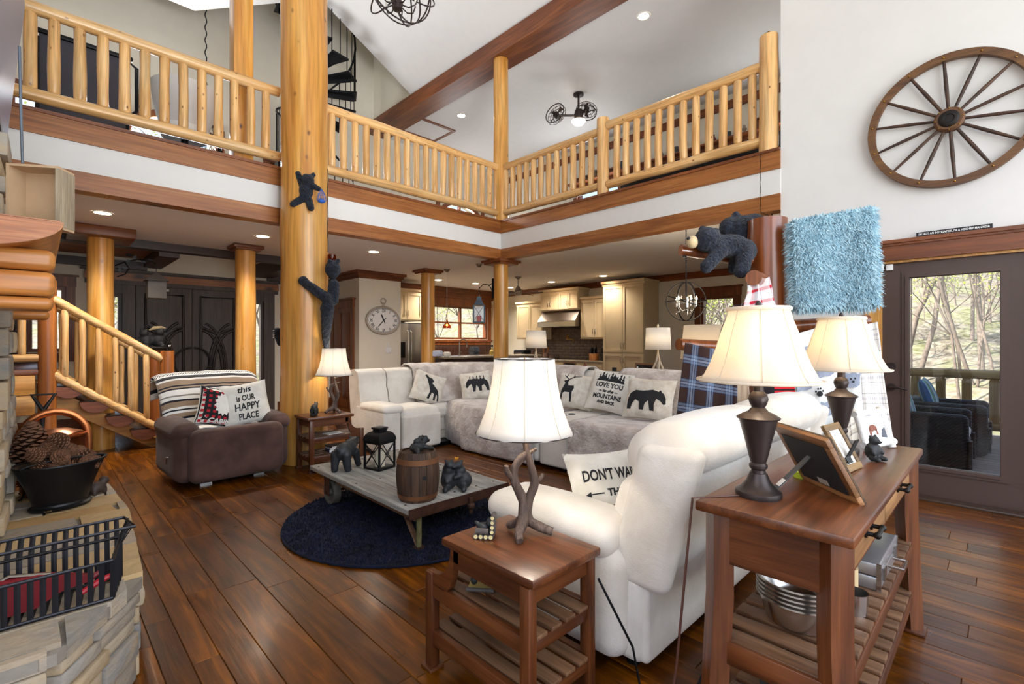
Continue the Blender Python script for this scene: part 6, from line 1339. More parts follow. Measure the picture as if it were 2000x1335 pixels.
# ============================================================ round shaggy rug
rug = thing('round_rug', 'round navy shag rug under the cart coffee table', 'rug', (2.05, 3.25, 0)); RR_ = .885
navy = fabric('navy_shag', '#090d1c', '#161e3a', 8, .95, .6, 200, .04)
MB().lathe([(0,.001),(RR_,.001),(RR_,.012),(RR_-.01,.018),(0,.018)], 64).build('rug_base', navy, rug, 30); MB().tube([(RR_*math.cos(2*PI*k/72), RR_*math.sin(2*PI*k/72), .012) for k in range(72)], .008, 6, closed=True).build('bound_edge', navy, rug)
rg = random.Random(5); pts = []
for _ in range(26000):
    r = RR_*math.sqrt(rg.random()); a = rg.random()*2*PI; pts.append(((r*math.cos(a), r*math.sin(a), .016), (0,0,1)))
tag(MB().blades(pts, .026, .0028, .9, rg).build('pile', navy, rug, 0, fixn=False), 'navy shag pile', kind='stuff')
# ============================================================ cart coffee table
TX0, TX1, TY0, TY1, TZ = 1.66, 2.53, 2.62, 4.17, .29
cart = thing('cart_table', 'weathered factory cart coffee table with iron wheels', 'coffee table', (0,0,0)); gw = wood('weathered_plank', ('#85817a', '#a5a29a', '#bcb9b1', '#4b4540'), 'y', 1.6, .8, 4, .14, .5)
wds = [.2, .23, .22, .22]; x = TX0
for w_ in wds: MB().b2((x, TY0, TZ-.035), (x+w_-.003, TY1, TZ), b=.005).build('deck_plank', gw, cart); x += w_
paint = plain('flaking_green', '#6e6a44', .75, .2, .4, 22, .4, 60)
for y in (TY0-.008, TY1): MB().b2((TX0, y, TZ-.06), (TX1, y+.008, TZ+.002)).b2((TX0, y, TZ-.064), (TX1, y+(.05 if y < 3 else -.04), TZ-.058)).build('end_iron', M['rust'], cart)
for xx in (TX0+.1, TX1-.1): MB().b2((xx-.025, TY0+.05, TZ-.1), (xx+.025, TY1-.05, TZ-.035)).build('bearer', slatw('y'), cart)
for xx in (TX0+.1, TX1-.06):
    MB().tube([(xx, TY0+.035, .022), (xx, TY0+.035, TZ-.036)], .018, 10).build('leg', paint, cart, 60); MB().tube([(xx, TY0+.04, .03), (xx, TY0+.2, TZ-.09)], .02, 4, flat=.35).build('brace', slatw('z'), cart); MB().b2((xx-.035, TY0+.0, .018), (xx+.035, TY0+.07, .026)).build('foot_plate', M['rust'], cart)
MB().tube([(2.15, TY0-.02, TZ-.02), (2.15, TY0-.02, TZ-.13)], .014, 8).lathe([(.02,-.1),(.028,-.09),(.028,-.07),(.02,-.06)], 12, (2.15, TY0-.02, TZ)).build('hitch_pin', M['rust'], cart, 60)
for xx in (TX0+.07, TX1-.07):
    MM = T((xx, 3.88, .12), (0, PI/2, 0)); whl = MB().lathe([(.1,-.03),(.102,0),(.1,.03),(.085,.03),(.085,.012),(.03,.015),(.03,.035),(.012,.035),(.012,-.035),(.03,-.035),(.03,-.015),(.085,-.012),(.085,-.03),(.1,-.03)], 28, M=MM).build('wheel', plain('worn_wheel', '#6d6960', .7, .3, .3, 14, .3), cart, 30)
    [MB().b2((xx+q*.045-.005, 3.84, .1), (xx+q*.045+.005, 3.92, TZ-.04)).build('wheel_bracket', M['rust'], cart) for q in (-1, 1)]
MB().cyl((TX0+.02, 3.88, .12), (TX1-.02, 3.88, .12), .012).build('axle', M['rust'], cart)
for xx, yy in [(x0, y0) for x0 in (1.7,1.9,2.1,2.3,2.47) for y0 in (2.72, 3.4, 4.08)]: MB().lathe([(.009,0),(.007,.003),(0,.004)], 8, (xx, yy, TZ)).build('rivet', M['rust'], cart)
# barrel
br = thing('oak_barrel', 'small oak barrel with iron hoops standing on the cart table', 'barrel', (1.84, 2.79, TZ)); bw = wood('barrel_oak', ('#33231a', '#4d3626', '#684c36'), 'z', 1.5, .7, 0, .2, .5); BH = .325
def brad(z): return .122+.024*(1-((z-BH/2)/(BH/2))**2)
ns = 18
for k in range(ns):
    a0, a1 = 2*PI*k/ns+.008, 2*PI*(k+1)/ns-.008; V = []; zs = [BH*i/10 for i in range(11)]
    for z in zs:
        r = brad(z)
        for (rr, a) in ((r, a0), (r, a1), (r-.014, a1), (r-.014, a0)): V.append((rr*math.cos(a), rr*math.sin(a), z))
    F = [(i*4+j, i*4+(j+1) % 4, i*4+4+(j+1) % 4, i*4+4+j) for i in range(10) for j in range(4)]+[(0,1,2,3), (40,41,42,43)]
    MB().add(V, F).build('stave', bw, br, 30)
MB().lathe([(0,BH-.03),(.112,BH-.03),(.112,BH-.012),(0,BH-.012)], 28).build('barrel_head', bw, br)
for z0, z1 in ((.02, .05), (BH-.075, BH-.04)): MB().lathe([(brad(z0)+.001,z0),(brad(z0)+.004,z0),(brad(z1)+.004,z1),(brad(z1)+.001,z1),(brad(z0)+.001,z0)], 36).build('hoop', plain('hoop_rust', '#7a5030', .6, .4, .2, 10) if z0 < .1 else bpy.data.materials['hoop_rust'], br, 30)
ba = math.atan2(-EX[1]*.99-.0, -EX[0]+.2)  # bung faces the camera
ba = math.atan2(-2.79, -1.84)+.32
MB().cyl((brad(.17)*.97*math.cos(ba), brad(.17)*.97*math.sin(ba), .17), ((brad(.17)+.002)*math.cos(ba), (brad(.17)+.002)*math.sin(ba), .17), .014).build('bung_hole', M['ink'], br)
t = thing('bear_figurine', 'dark bear figurine lying with a cub on top of the barrel', 'figurine', (1.84, 2.79, TZ+BH-.012), .3)
blob('bear_body', [('e',(0,0,.035),(.07,.045,.036)),('e',(.075,-.0,.07),(.03,.026,.028)),('e',(.1,-.01,.062),(.016,.014,.012)),('e',(.07,.018,.095),.009),('e',(.07,-.018,.095),.009),('c',(.04,-.04,.03),(.09,-.05,.015),.018,.014),('c',(.04,.04,.03),(.09,.05,.015),.018,.014),('c',(-.05,-.03,.03),(-.07,-.06,.015),.02,.016),('e',(-.02,-.01,.078),(.028,.022,.02)),('e',(.012,-.012,.095),.016)], bear_m, t, .006, 3)
MB().ell((.116,-.011,.064), .004, None, 8, 6).build('nose', M['ink'], t)
# lantern
ln = thing('candle_lantern', 'black metal candle lantern with crossed bars on the cart table', 'lantern', (2.05, 3.68, TZ), .25); W = .085
MB().b2((-W-.008,-W-.008,0),(W+.008,W+.008,.018), b=.003).build('base', M['black'], ln)
for sx in (-1,1):
    for sy in (-1,1): MB().b2((sx*W-.007,sy*W-.007,.018),(sx*W+.007,sy*W+.007,.235)).build('corner_bar', M['black'], ln)
for k in range(4):
    MM = T((0,0,0),(0,0,k*PI/2))
    MB().b2((-W,-W-.006,.215),(W,-W+.006,.235), MM).build('top_rail', M['black'], ln)
    for s_ in (-1,1): MB().tube([(-W*s_,-W,.022),(W*s_,-W,.215)], .0045, 5, M=MM).build('cross_bar', M['black'], ln)
    MB().b2((-W,-W+.004,.018),(W,-W+.006,.22), MM).build('pane', M['glass'], ln)
rp = []
for i in range(9): a = PI/2*i/8; rp.append(((W+.012)*math.sqrt(2)*(1-.68*math.sin(a)**1.6) if 0 else (.042+(W+.012-.042)*math.cos(a))*math.sqrt(2), .235+.075*math.sin(a)))
MB().lathe(rp, 4, a0=PI/4, a1=PI/4+2*PI).build('domed_roof', M['black'], ln, 30); MB().b2((-.04,-.04,.31),(.04,.04,.33)).b2((-.05,-.05,.33),(.05,.05,.345), b=.004).build('vent_cap', M['black'], ln)
MB().tube([(.045,0,.335),(.075,0,.325),(.085,0,.31)], .004, 6).build('ring', M['black'], ln)
single('candle', MB().lathe([(0,0),(.042,0),(.042,.13),(.03,.128),(0,.12)], 24), plain('ivory_wax', '#e8dfc4', .5, 0, .03), 'ivory pillar candle inside the black lantern on the cart', 'candle', (2.05, 3.68, TZ+.018))
# standing bear, seen from behind
bm2 = plain('carved_charcoal', '#24272b', .5, 0, .3, 25, .5, 70)
t = thing('bear_statue', 'charcoal walking bear statue on the far corner of the cart table', 'figurine', (1.83, 3.84, TZ), math.radians(38))
blob('bear_body', [('e',(-.05,0,.16),(.085,.065,.07)),('e',(.04,0,.165),(.085,.062,.072)),('c',(.08,0,.19),(.15,0,.2),.05,.042),('e',(.16,0,.205),(.045,.04,.04)),('e',(.2,0,.195),(.025,.022,.02)),('e',(.14,.035,.24),.014),('e',(.14,-.035,.24),.014),
  ('c',(-.09,.045,.14),(-.10,.05,.02),.042,.028),('c',(-.09,-.045,.14),(-.07,-.05,.02),.042,.028),('c',(.08,.045,.13),(.09,.05,.02),.034,.026),('c',(.08,-.045,.13),(.12,-.05,.02),.034,.026),('e',(-.09,.05,.014),(.035,.028,.014)),('e',(-.06,-.05,.014),(.035,.028,.014)),('e',(.1,.05,.014),(.035,.026,.014)),('e',(.13,-.05,.014),(.035,.026,.014)),('e',(-.135,0,.19),.016)], bm2, t, .008, 4)
MB().ell((.222,0,.198), .007, None, 8, 6).build('nose', M['ink'], t)
# hugging bears
t = thing('bear_statue', 'pair of charcoal sitting bears hugging on the near side of the cart', 'figurine', (2.14, 2.76, TZ), math.radians(-40))
blob('bear_bodies', [('e',(-.05,0,.07),(.06,.055,.07)),('e',(.055,.01,.065),(.065,.055,.066)),('e',(-.05,0,.14),(.045,.042,.05)),('e',(.03,0,.13),(.045,.04,.05)),('e',(-.045,-.01,.18),(.035,.034,.03)),('e',(.02,-.01,.178),(.034,.033,.03)),('e',(-.01,-.035,.17),(.016,.018,.014)),('e',(-.07,0,.208),.012),('e',(-.025,0,.21),.011),('e',(.045,0,.205),.012),('c',(-.08,-.01,.12),(-.06,-.05,.07),.02,.017),('c',(.06,-.01,.11),(.0,-.05,.1),.02,.017),('c',(-.05,-.04,.03),(-.07,-.08,.02),.024,.02),('c',(.06,-.04,.03),(.06,-.08,.02),.024,.02)], bm2, t, .007, 3)
MB().prism([(0,0),(.018,.012),(.03,0),(.018,-.012)], 0, .006, T((.0,.0,.21),(0,-.6,.5))).prism([(0,0),(.018,.012),(.03,0),(.018,-.012)], 0, .006, T((.01,.0,.21),(0,-.6,2.4))).build('butterfly', plain('orange_wing', '#d28a1e', .5), t)
# ============================================================ small things on the end tables
t = thing('log_bed_figurine', 'figurine of bears in a tiny log bed on the foreground end table', 'figurine', (1.275, 1.455, .572), math.radians(-52))
lgm = plain('log_grey', '#4b4440', .7, 0, .3, 30, .5); cut = plain('cut_end', '#d9c78e', .7, 0, .15, 60)
for k in range(4):
    x = -.03+k*.02; MB().cyl((x,-.035,.011),(x,.03,.011),.011,seg=10).build('bed_log', lgm, t, 50); MB().cyl((x,-.036,.011),(x,-.0352,.011),.008,seg=10).build('cut_end', cut, t)
for k in range(4):
    z = .031+k*.017; MB().cyl((.035,-.035+k*.004,z),(.035,.03,z),.0095,seg=10).build('headboard_log', lgm, t, 50); MB().cyl((.035,-.036+k*.004,z),(.035,-.0352+k*.004,z),.007,seg=10).build('cut_end', cut, t)
MB().cyl((-.03,-.03,.032),(.02,-.03,.032),.012,seg=10).build('blanket_roll', lgm, t, 50)
blob('bears', [('e',(-.005,0,.04),(.03,.024,.016)),('e',(.02,-.008,.058),.015),('e',(.018,.014,.058),.014),('e',(.022,-.016,.072),.005),('e',(.026,.02,.07),.005),('c',(-.02,0,.045),(-.035,.0,.055),.009,.008)], bear_m, t, .004, 2)
t = thing('raft_figurine', 'figurine of two tiny bears on a log raft on the slatted shelf', 'figurine', (1.28, 1.475, .365), math.radians(-52))
MB().b2((-.05,-.045,.008),(.05,.03,.014)).build('raft_deck', plain('raft_yellow', '#b29a55', .7, 0, .2, 30), t)
for (a, b) in (((-.055,-.048,.008),(.055,-.048,.008)), ((-.055,.034,.008),(.055,.034,.008))): MB().cyl(a, b, .008, seg=8).build('raft_log', lgm, t)
for x in (-.03,.03): blob('bear', [('e',(x,-.02,.03),(.014,.013,.017)),('e',(x,-.023,.052),.011),('e',(x-.007,-.02,.063),.004),('e',(x+.007,-.02,.063),.004)], bear_m, t, .004, 2)
MB().tube([(0,.02,.014),(0,.02,.06)], .003, 6).ell((0,.02,.055),(.022,.014,.016)).build('berry_bush', plain('berry', '#4b2f33', .7, 0, .4, 80, .8, 90), t)
t = thing('bear_figurine', 'small dark bear standing on rocks beside the column lamp', 'figurine', (2.07, 5.08, .572), .9)
blob('bear_body', [('e',(0,0,.09),(.05,.034,.036)),('c',(.03,0,.1),(.07,0,.115),.026,.02),('e',(.085,0,.115),(.02,.016,.015)),('c',(-.03,.018,.07),(-.03,.02,.03),.02,.014),('c',(-.03,-.018,.07),(-.035,-.02,.03),.02,.014),('c',(.03,.018,.07),(.035,.02,.03),.016,.013),('c',(.03,-.018,.07),(.04,-.02,.03),.016,.013),('e',(.06,.014,.138),.007),('e',(.06,-.014,.138),.007)], bear_m, t, .006, 3)
blob('rock_base', [('e',(-.02,0,.014),(.06,.04,.018)),('e',(.05,.01,.012),(.03,.03,.014))], M['iron'], t, .007, 1)
for i, (w_, d, h, z, c, lb) in enumerate(((.2,.15,.03,0,'#2a2c5a','thick navy-backed book at the bottom of the stack on the far end table'), (.19,.14,.02,.03,'#ddd9d2','white magazine in the middle of the stack on the far end table'), (.19,.15,.015,.05,'#4a4038','brown-covered magazine on top of the stack on the far end table'))):
    t = thing('book', lb, 'book', (2.33, 5.12, .165+z), .1*i-.1, 'books on the far end table'); MB().b2((-w_/2,-d/2,.002),(w_/2-.004,d/2,h-.002)).build('pages', M['paper'], t); MB().b2((-w_/2,-d/2,h-.002),(w_/2,d/2,h)).b2((-w_/2,-d/2,0),(w_/2,d/2,.002)).b2((-w_/2-.002,-d/2,0),(-w_/2,d/2,h)).build('cover', plain('cover_%d' % i, c, .4, 0, .15, 20), t)
single('paper_sheet', MB().b2((-.09,-.06,0),(.09,.06,.006)), M['paper'], 'white papers on the middle shelf of the far end table', 'paper', (2.28, 5.1, .36), .2)
# ============================================================ blanket tree
BD = 3.6; bt0 = toward(1499, 667, BD); BTX, BTY = bt0.x, bt0.y
rusl = wood('varnished_log', ('#5a2a12', '#84441c', '#a5602c', '#2a1208'), 'z', .8, .28, 5, .03, .15, .4)
bt = thing('blanket_tree', 'varnished log trunk with stub branches holding blankets behind the loveseat', 'blanket rack', (BTX, BTY, 0)); O = Vector((BTX, BTY, 0))
log(MB(), (0,0,0), (0,0,2.255), .15, .135, .06, 20, 12, seed=71).build('trunk', rusl, bt, 60)
MB().lathe([(.0,2.255),(.13,2.255),(.13,2.258),(0,2.26)], 24).build('cut_top', wood('cut_top', ('#6b3d20','#8a5530','#a06a40'), 'x', 2, .4), bt); MB().lathe([(.3,0),(.32,.04),(.28,.06),(0,.06)], 24).build('base_plate', rusl, bt)
def W(px, py, d=BD): return toward(px, py, d)
def limb(a, b, r0, r1, nm='branch'): return log(MB(), Vector(a)-O, Vector(b)-O, r0, r1, .08, 14, 6, seed=r0*99).build(nm, rusl, bt, 60)
limb(W(1480, 508), W(1329, 487, 3.55), .05, .042)
limb(W(1495, 552, 3.6), W(1472, 542, 3.22), .055, .052, 'branch_stub')
limb(W(1490, 470, 3.6), W(1690, 460, 3.42), .04, .035); limb(W(1490, 640, 3.6), W(1696, 626, 3.5), .05, .045); limb(W(1500, 680, 3.6), W(1325, 672, 3.35), .045, .04)
MB().tube([W(1337,495,3.55)-O, W(1337,502,3.55)-O], .012, 6).build('hook', M['black'], bt)
# plush bears on the top branch
fur = fabric('black_plush', '#12151d', '#242a38', 30, .95, .9, 160, .12, .006, 40); tan = fabric('tan_plush', '#b59a72', '#cbb48c', 20, .95, .6, 200, .3)
def plush(label, prims, vox=.012, muzzle=None, name='plush_bear', mat=None, fuzz=.004):
    t = thing(name, label, 'plush toy', prims[0][1]); o0 = Vector(prims[0][1]); P = []
    for p in prims: P.append((p[0], Vector(p[1])-o0, *( (Vector(p[2])-o0,) if p[0] == 'c' else (p[2],)), *p[3:]))
    b = blob('plush_body', P, mat or fur, t, vox, 4, fuzz=fuzz)
    if muzzle:
        c, r, nd = muzzle; MB().ell(Vector(c)-o0, r, None, 16, 10).build('muzzle', tan, t, 60); MB().ell(Vector(nd)-o0, (.014,.014,.012), None, 10, 8).build('nose', M['ink'], t, 60)
    return t
d = 3.45
plush('black plush bear with tan muzzle draped face-down over the top branch', [('e', W(1425,480,d), (.15,.1,.085), (0,0,-.7)), ('e', W(1382,468,d-.02), (.1,.092,.092)), ('e', W(1398,452,d), .032), ('e', W(1372,447,d+.02), .03), ('c', W(1410,487,d-.06), W(1382,518,d-.1), .052, .046), ('e', W(1380,520,d-.1), (.05,.045,.05)), ('e', W(1452,490,d), (.1,.09,.09)), ('c', W(1455,495,d-.06), W(1450,525,d-.1), .058, .05), ('e', W(1447,530,d-.1), (.055,.05,.045)), ('c', W(1436,505,d+.08), W(1432,525,d+.08), .045, .04)],
      .013, (W(1352,472,d-.03), (.045,.042,.045), W(1345,465,d-.05)))
d = 3.75
plush('second black plush bear seen from behind on the trunk top', [('e', W(1455,450,d), (.15,.12,.12)), ('e', W(1425,446,d), (.085,.08,.09)), ('e', W(1437,420,d), (.035,.03,.035)), ('e', W(1470,445,d), (.12,.12,.11)), ('c', W(1430,462,d), W(1424,480,d-.04), .05, .045), ('c', W(1470,460,d), W(1466,482,d), .06, .055)])
# ============================================================ blankets on the tree
def sheet(corners, folds=4, amp=.025, sag=.0, seed=0):
    A, B, Cc, D = [Vector(c) for c in corners]   # top-left, top-right, bottom-right, bottom-left
    nrm = (B-A).cross(D-A).normalized()
    def f(u, v):
        p = A.lerp(B, u).lerp(D.lerp(Cc, u), v)
        w_ = amp*math.sin(u*folds*2*PI+seed+.6*v)*(.35+.65*v)+amp*.7*noise.noise(Vector((u*4, v*3, seed)))
        return tuple(p+nrm*w_-Vector((0,0,sag*4*u*(1-u)*(1-v))))
    return f
def hang(name, label, mat, cor, folds=3, amp=.025, th=.014, nu=36, nv=36, seed=0, sag=0):
    mb = MB().grid(sheet([W(*c) for c in cor], folds, amp, sag, seed), nu, nv); o = cloth_obj(name, label, mb, mat, 'blankets on the blanket tree', th); return o
# shaggy blue blanket: thick folded block with long pile
bluf = fabric('blue_shag', '#9cc3d3', '#c0dde7', 22, .95, .5, 120, .4)
t = thing('shaggy_blanket', 'thick folded pale blue shaggy blanket hanging from the blanket tree', 'blanket', (BTX, BTY, 0), 0, 'blankets on the blanket tree')
dd1, dd2 = 3.38, 3.30
f1_ = sheet([W(1546,438,dd1)-O, W(1698,412,dd2)-O, W(1706,594,dd2)-O, W(1554,600,dd1)-O], 1.5, .018, 0, 2)
mb = MB().grid(f1_, 24, 24); bo = mb.build('folded_cloth', bluf, t, 60, fixn=False); sm = bo.modifiers.new('s', 'SOLIDIFY'); sm.thickness = .07; sm.offset = 0
ws = MB().grid(f1_, 24, 24).mesh('tmp', None, 0); rg = random.Random(11); nn = Vector((-.75, -.65, .05)).normalized()
pts = [(p+nn*.036, nn) for p, n_ in surf_pts(ws, 15000, rg)]+[(p-nn*.03, -nn) for p, n_ in surf_pts(ws, 2500, rg)]
for (e0, e1, dr) in (((0,0),(1,0),Vector((0,0,1))), ((0,1),(1,1),Vector((0,0,-1))), ((0,0),(0,1),Vector((-.7,.7,0))), ((1,0),(1,1),Vector((.7,-.7,0)))):
    for _ in range(1300):
        q = rg.random(); p = Vector(f1_(e0[0]+(e1[0]-e0[0])*q, e0[1]+(e1[1]-e0[1])*q))+nn*rg.uniform(-.035,.035); pts.append((p, dr+nn*.2))
tag(MB().blades(pts, .042, .0035, .75, rg).build('pile', bluf, t, 0, fixn=False), 'long pale blue pile', kind='stuff')
hang('plaid_blanket', 'navy and brown plaid blanket hanging at the left of the blanket tree', M['navy_plaid'], ((1338,668,3.2),(1440,690,3.1),(1436,872,3.1),(1316,858,3.2)), 1.5, .02, .02, seed=1)
hang('plaid_blanket', 'maroon and brown blanket folded behind the navy plaid one', uvmat('maroon_patch', plaid(3,3,[(0,'#4a2a26'),(.4,'#cfc8cc'),(.55,'#5a2b33'),(.75,'#2e2430')],[(0,'#3a2020'),(.5,'#8d5a5c'),(.65,'#dcd6d6'),(.8,'#40202a')],0)), ((1425,598,3.45),(1475,585,3.4),(1442,730,3.4),(1383,722,3.45)), 1, .015, .02, seed=4)
hang('bandana_cloth', 'red and white patterned cloth looped over the branch stub', uvmat('bandana', plaid(3,4,[(0,'#e9e4e6'),(.55,'#8d2030'),(.8,'#3f3040')],[(0,'#ece8e8'),(.6,'#c9232e'),(.85,'#ded6da')],0)), ((1462,556,3.25),(1502,540,3.3),(1526,640,3.3),(1452,640,3.2)), 2, .03, .012, seed=6)
hang('red_blanket', 'black and red striped blanket low behind the near console lamp', uvmat('red_stripe', lambda nt, u, v: mixc(nt, ramp(nt, fract(nt, u, 1), [(0,(0,0,0,1)),(.45,(1,1,1,1))], 'CONSTANT'), '#251c20', ramp(nt, fract(nt, v, 16), [(0,'#c8202c'),(.6,'#2a1418')], 'CONSTANT'))), ((1478,735,3.3),(1552,735,3.25),(1560,880,3.25),(1478,880,3.3)), 1, .012, .012, seed=8)
hang('green_cloth', 'strip of lime green and tan cloth beside the red striped blanket', uvmat('green_band', lambda nt, u, v: ramp(nt, v, [(0,'#b89f84'),(.4,'#a51f2b'),(.46,'#8cba3f')], 'CONSTANT')), ((1436,745,3.32),(1462,740,3.3),(1466,870,3.3),(1438,870,3.3)), 1, .01, .01, seed=9)
dogc = fabric('white_fleece', '#dcdcd8', '#ebebe8', 10, .95, .4, 150, .3)
dcor = ((1545,655,3.3),(1672,615,3.22),(1690,862,3.2),(1560,858,3.28))
db = hang('dog_blanket', 'white fleece blanket printed with grey dogs and black paws', dogc, dcor, 2, .02, .012, seed=12)
fd = sheet([W(*c) for c in dcor], 2, .02, 0, 12); fn_n = (W(*dcor[1])-W(*dcor[0])).cross(W(*dcor[3])-W(*dcor[0])).normalized()
sgn = 1 if fn_n.dot(Vector((0,0,CAMH))-W(*dcor[0])) > 0 else -1
def dpt(a, b): return tuple(Vector(fd(max(.02,min(.98,a)), max(.02,min(.98,1-b))))+fn_n*sgn*.016)
def paw(x, y, s=.03): return [disc(x, y, s, s*.55)]+[disc(x+dx*s, y+dy*s, s*.32, s*.22, 8) for dx, dy in ((-1.1,.5),(-.4,1.0),(.4,1.0),(1.1,.5))]
def dog(x, y, s=.05): return poly([(x+a*s, y+b*s*.55) for a, b in ((-1.6,-1.2),(-.6,-1.0),(.3,-1.1),(1.0,-.8),(1.1,0),(1.3,.9),(.8,.8),(.2,1.2),(-.4,1.0),(-1.0,1.3),(-1.0,.5),(-1.5,-.2))])
gd_ = plain('dog_grey', '#8e95a5', .9, 0, .15, 30); 
for i, (x, y) in enumerate(((.55,.93),(.2,.8),(.82,.78),(.5,.62),(.15,.52),(.85,.5),(.45,.28),(.8,.12),(.12,.14))):
    decal('dog_print', [dog(x, y, .1)], dpt, gd_, db, .06); decal('dog_face', [disc(x-.03,y+.012,.012,.008), disc(x+.03,y+.012,.012,.008), disc(x,y-.012,.02,.01)], lambda a, b: tuple(Vector(dpt(a,b))+fn_n*sgn*.002), M['ink'], db, .06)
for x, y in ((.72,.66),(.35,.42),(.7,.34),(.3,.7),(.6,.08)): decal('paw_print', paw(x, y, .045), dpt, M['ink'], db, .06)
hang('plaid_blanket', 'white fleece blanket with thin charcoal plaid beside the glass door', M['white_plaid'], ((1668,640,3.25),(1712,628,3.2),(1748,880,3.2),(1676,872,3.22)), 1, .02, .014, seed=15)
hang('plaid_blanket', 'tan and grey plaid blanket bunched low behind the console lamps', M['tan_plaid'], ((1592,862,3.12),(1690,800,3.12),(1702,925,3.1),(1600,925,3.1)), 2, .03, .02, seed=17)
# dining lamp seen left of the tree
t = thing('dining_lamp', 'cream drum lamp on a stand between dining window and blanket tree', 'lamp', (W(1375,650,4.3).x, W(1375,650,4.3).y, 0))
MB().lathe([(.14,0),(.14,.02),(.02,.04),(.015,1.2),(0,1.2)], 20).build('stand', M['bronze'], t); o = MB().lathe([(.2,1.2),(.17,1.5)], 36, caps=False).build('shade', M['shade'], t, 60, fixn=False); o.modifiers.new('s','SOLIDIFY').thickness = .002
MB().ell((0,0,1.33),(.03,.03,.04)).build('bulb', M['bulb'], t); lamp_light((t.location.x, t.location.y, 1.35), 4)
# security camera on the balcony trim
p = onx(1508, 410, XW+.1); t = thing('camera_light', 'small black spot camera clipped under the balcony trim', 'camera', (XW+.1, p.y, 2.72)); MB().tube([(0,0,0),(0,0,-.05),(-.02,.02,-.07)], .006, 6).build('arm', M['black'], t); MB().cyl((-.0,.03,-.06),(-.08,.05,-.12),.024,seg=14).build('barrel', M['black'], t)
single('hanging_wire', MB().tube([(XW-.06, onx(1489,340,XW).y+.004*math.sin(k*2), 3.34-.62*k/14) for k in range(15)]+[(XW-.04, p.y+.03, 2.70), (XW+.06, p.y, 2.68)], .003, 5), M['black'], 'thin black wire hanging over the balcony face by the white wall', 'wire')
# ============================================================ plush bears on the massive column
dc = 5.28
plush('long black plush bear hugging the massive column above the end table lamp', [('e', W(640,600,dc+.02), (.06,.055,.14)), ('e', W(650,525,dc+.08), (.085,.08,.1)), ('c', W(636,580,dc), W(600,555,dc-.02), .06, .05), ('e', W(593,548,dc-.02), (.06,.05,.055)), ('c', W(650,585,dc+.1), W(652,555,dc+.1), .065, .06), ('c', W(640,600,dc+.03), W(637,650,dc+.1), .075, .05), ('c', W(637,650,dc+.1), W(637,692,dc+.12), .05, .02), ('e', W(644,508,dc+.03), .025), ('e', W(660,508,dc+.08), .025)], .014, None, 'plush_bear', None, .008)
plush('small black plush bear clinging to the massive column under the balcony', [('e', W(598,373,dc), (.075,.06,.09)), ('e', W(601,350,dc-.03), (.07,.06,.06)), ('e', W(585,342,dc), .026), ('e', W(612,341,dc), .026), ('c', W(590,362,dc), W(582,338,dc), .034, .03), ('c', W(610,362,dc), W(622,368,dc), .035, .03), ('c', W(590,388,dc), W(572,398,dc-.03), .042, .034), ('c', W(603,390,dc), W(608,406,dc-.02), .04, .034)], .01, None, 'plush_bear', None, .005)
for c_ in (W(571,400,dc-.05), W(610,410,dc-.04)): pass
t = thing('net_bag', 'blue mesh bag hanging beside the small plush bear', 'bag', W(628,384,dc-.02)); 
nb = MB()
for k in range(10): a = k*2*PI/10; nb.tube([(0,0,.09),(.035*math.cos(a),.035*math.sin(a),.03),(.05*math.cos(a+.4),.05*math.sin(a+.4),-.03),(.03*math.cos(a+.6),.03*math.sin(a+.6),-.06)], .0022, 4)
for z, r in ((.03,.036),(0,.045),(-.03,.05)): nb.tube([(r*math.cos(2*PI*k/16), r*math.sin(2*PI*k/16), z) for k in range(16)], .002, 4, closed=True)
nb.build('mesh', plain('blue_net', '#2f62b0', .6), t, 60); MB().ell((0,0,-.045),(.04,.04,.022)).build('blue_filling', plain('blue_fill', '#2b62c4', .5, 0, .1), t)
single('column_cord', MB().tube([W(640, 330+y*18, dc+.1)+Vector((.006*math.sin(y*1.7), 0, 0)) for y in range(10)], .004, 5), M['black'], 'thin black cord running down the right side of the massive column', 'cord')
t = thing('bear_paw', 'black plush paw peeking round the left side of the massive column', 'plush toy', W(542,650,5.6)); blob('paw', [('e',(0,0,.0),(.05,.05,.07)),('c',(0,0,0),(.03,.02,-.12),.045,.03)], fur, t, .012, 3)
for k in range(4): MB().tube([(-.045,-.02,.03-k*.025),(-.062,-.03,.028-k*.026)], [.006,.002], 6).build('claw', M['paper'], t)
t = thing('amber_sconce', 'amber glass sconce on the right side of the massive column', 'sconce', W(648,505,5.45)); MB().lathe([(.02,-.05),(.05,.0),(.045,.05),(.04,.05),(.045,0),(.015,-.045)], 14).build('amber_cup', glassmat('amber_cup', C('#d8a24e')), t); MB().tube([(0,0,-.05),(-.04,.03,-.08)], .008, 6).build('arm', M['brass'], t)
# ============================================================ hearth, chimney, mantel
HZ = .42
hearth = tag(obj('floor_hearth', None), 'raised flagstone hearth of the fireplace', kind='structure')
def stonem(name, cols):
    m, nt, b = base(name, .8, 0, .3); oi = NN(nt, 'ObjectInfo'); n = NN(nt, 'TexNoise', None, Vector=coords(nt, (4,4,9)), Scale=1.5, Detail=6.0, Distortion=.6)
    c1 = ramp(nt, oi.outputs['Random'], [(i/len(cols), c) for i, c in enumerate(cols)], 'CONSTANT'); c = mixc(nt, ramp(nt, n.outputs[0], [(.35,(0,0,0,1)),(.7,(1,1,1,1))]), c1, '#c0a070'); c = mixc(nt, .55, c, c1)
    nt.links.new(c, b.inputs['Base Color']); bump(nt, b, NN(nt, 'TexNoise', None, Vector=coords(nt, (14,14,30)), Scale=1.2, Detail=8.0).outputs[0], .8, .012); return m
flag = stonem('flagstone', ['#a0968a', '#b59a72', '#8d8880', '#b08c5c', '#aaa192', '#9a9184', '#c0a478'])
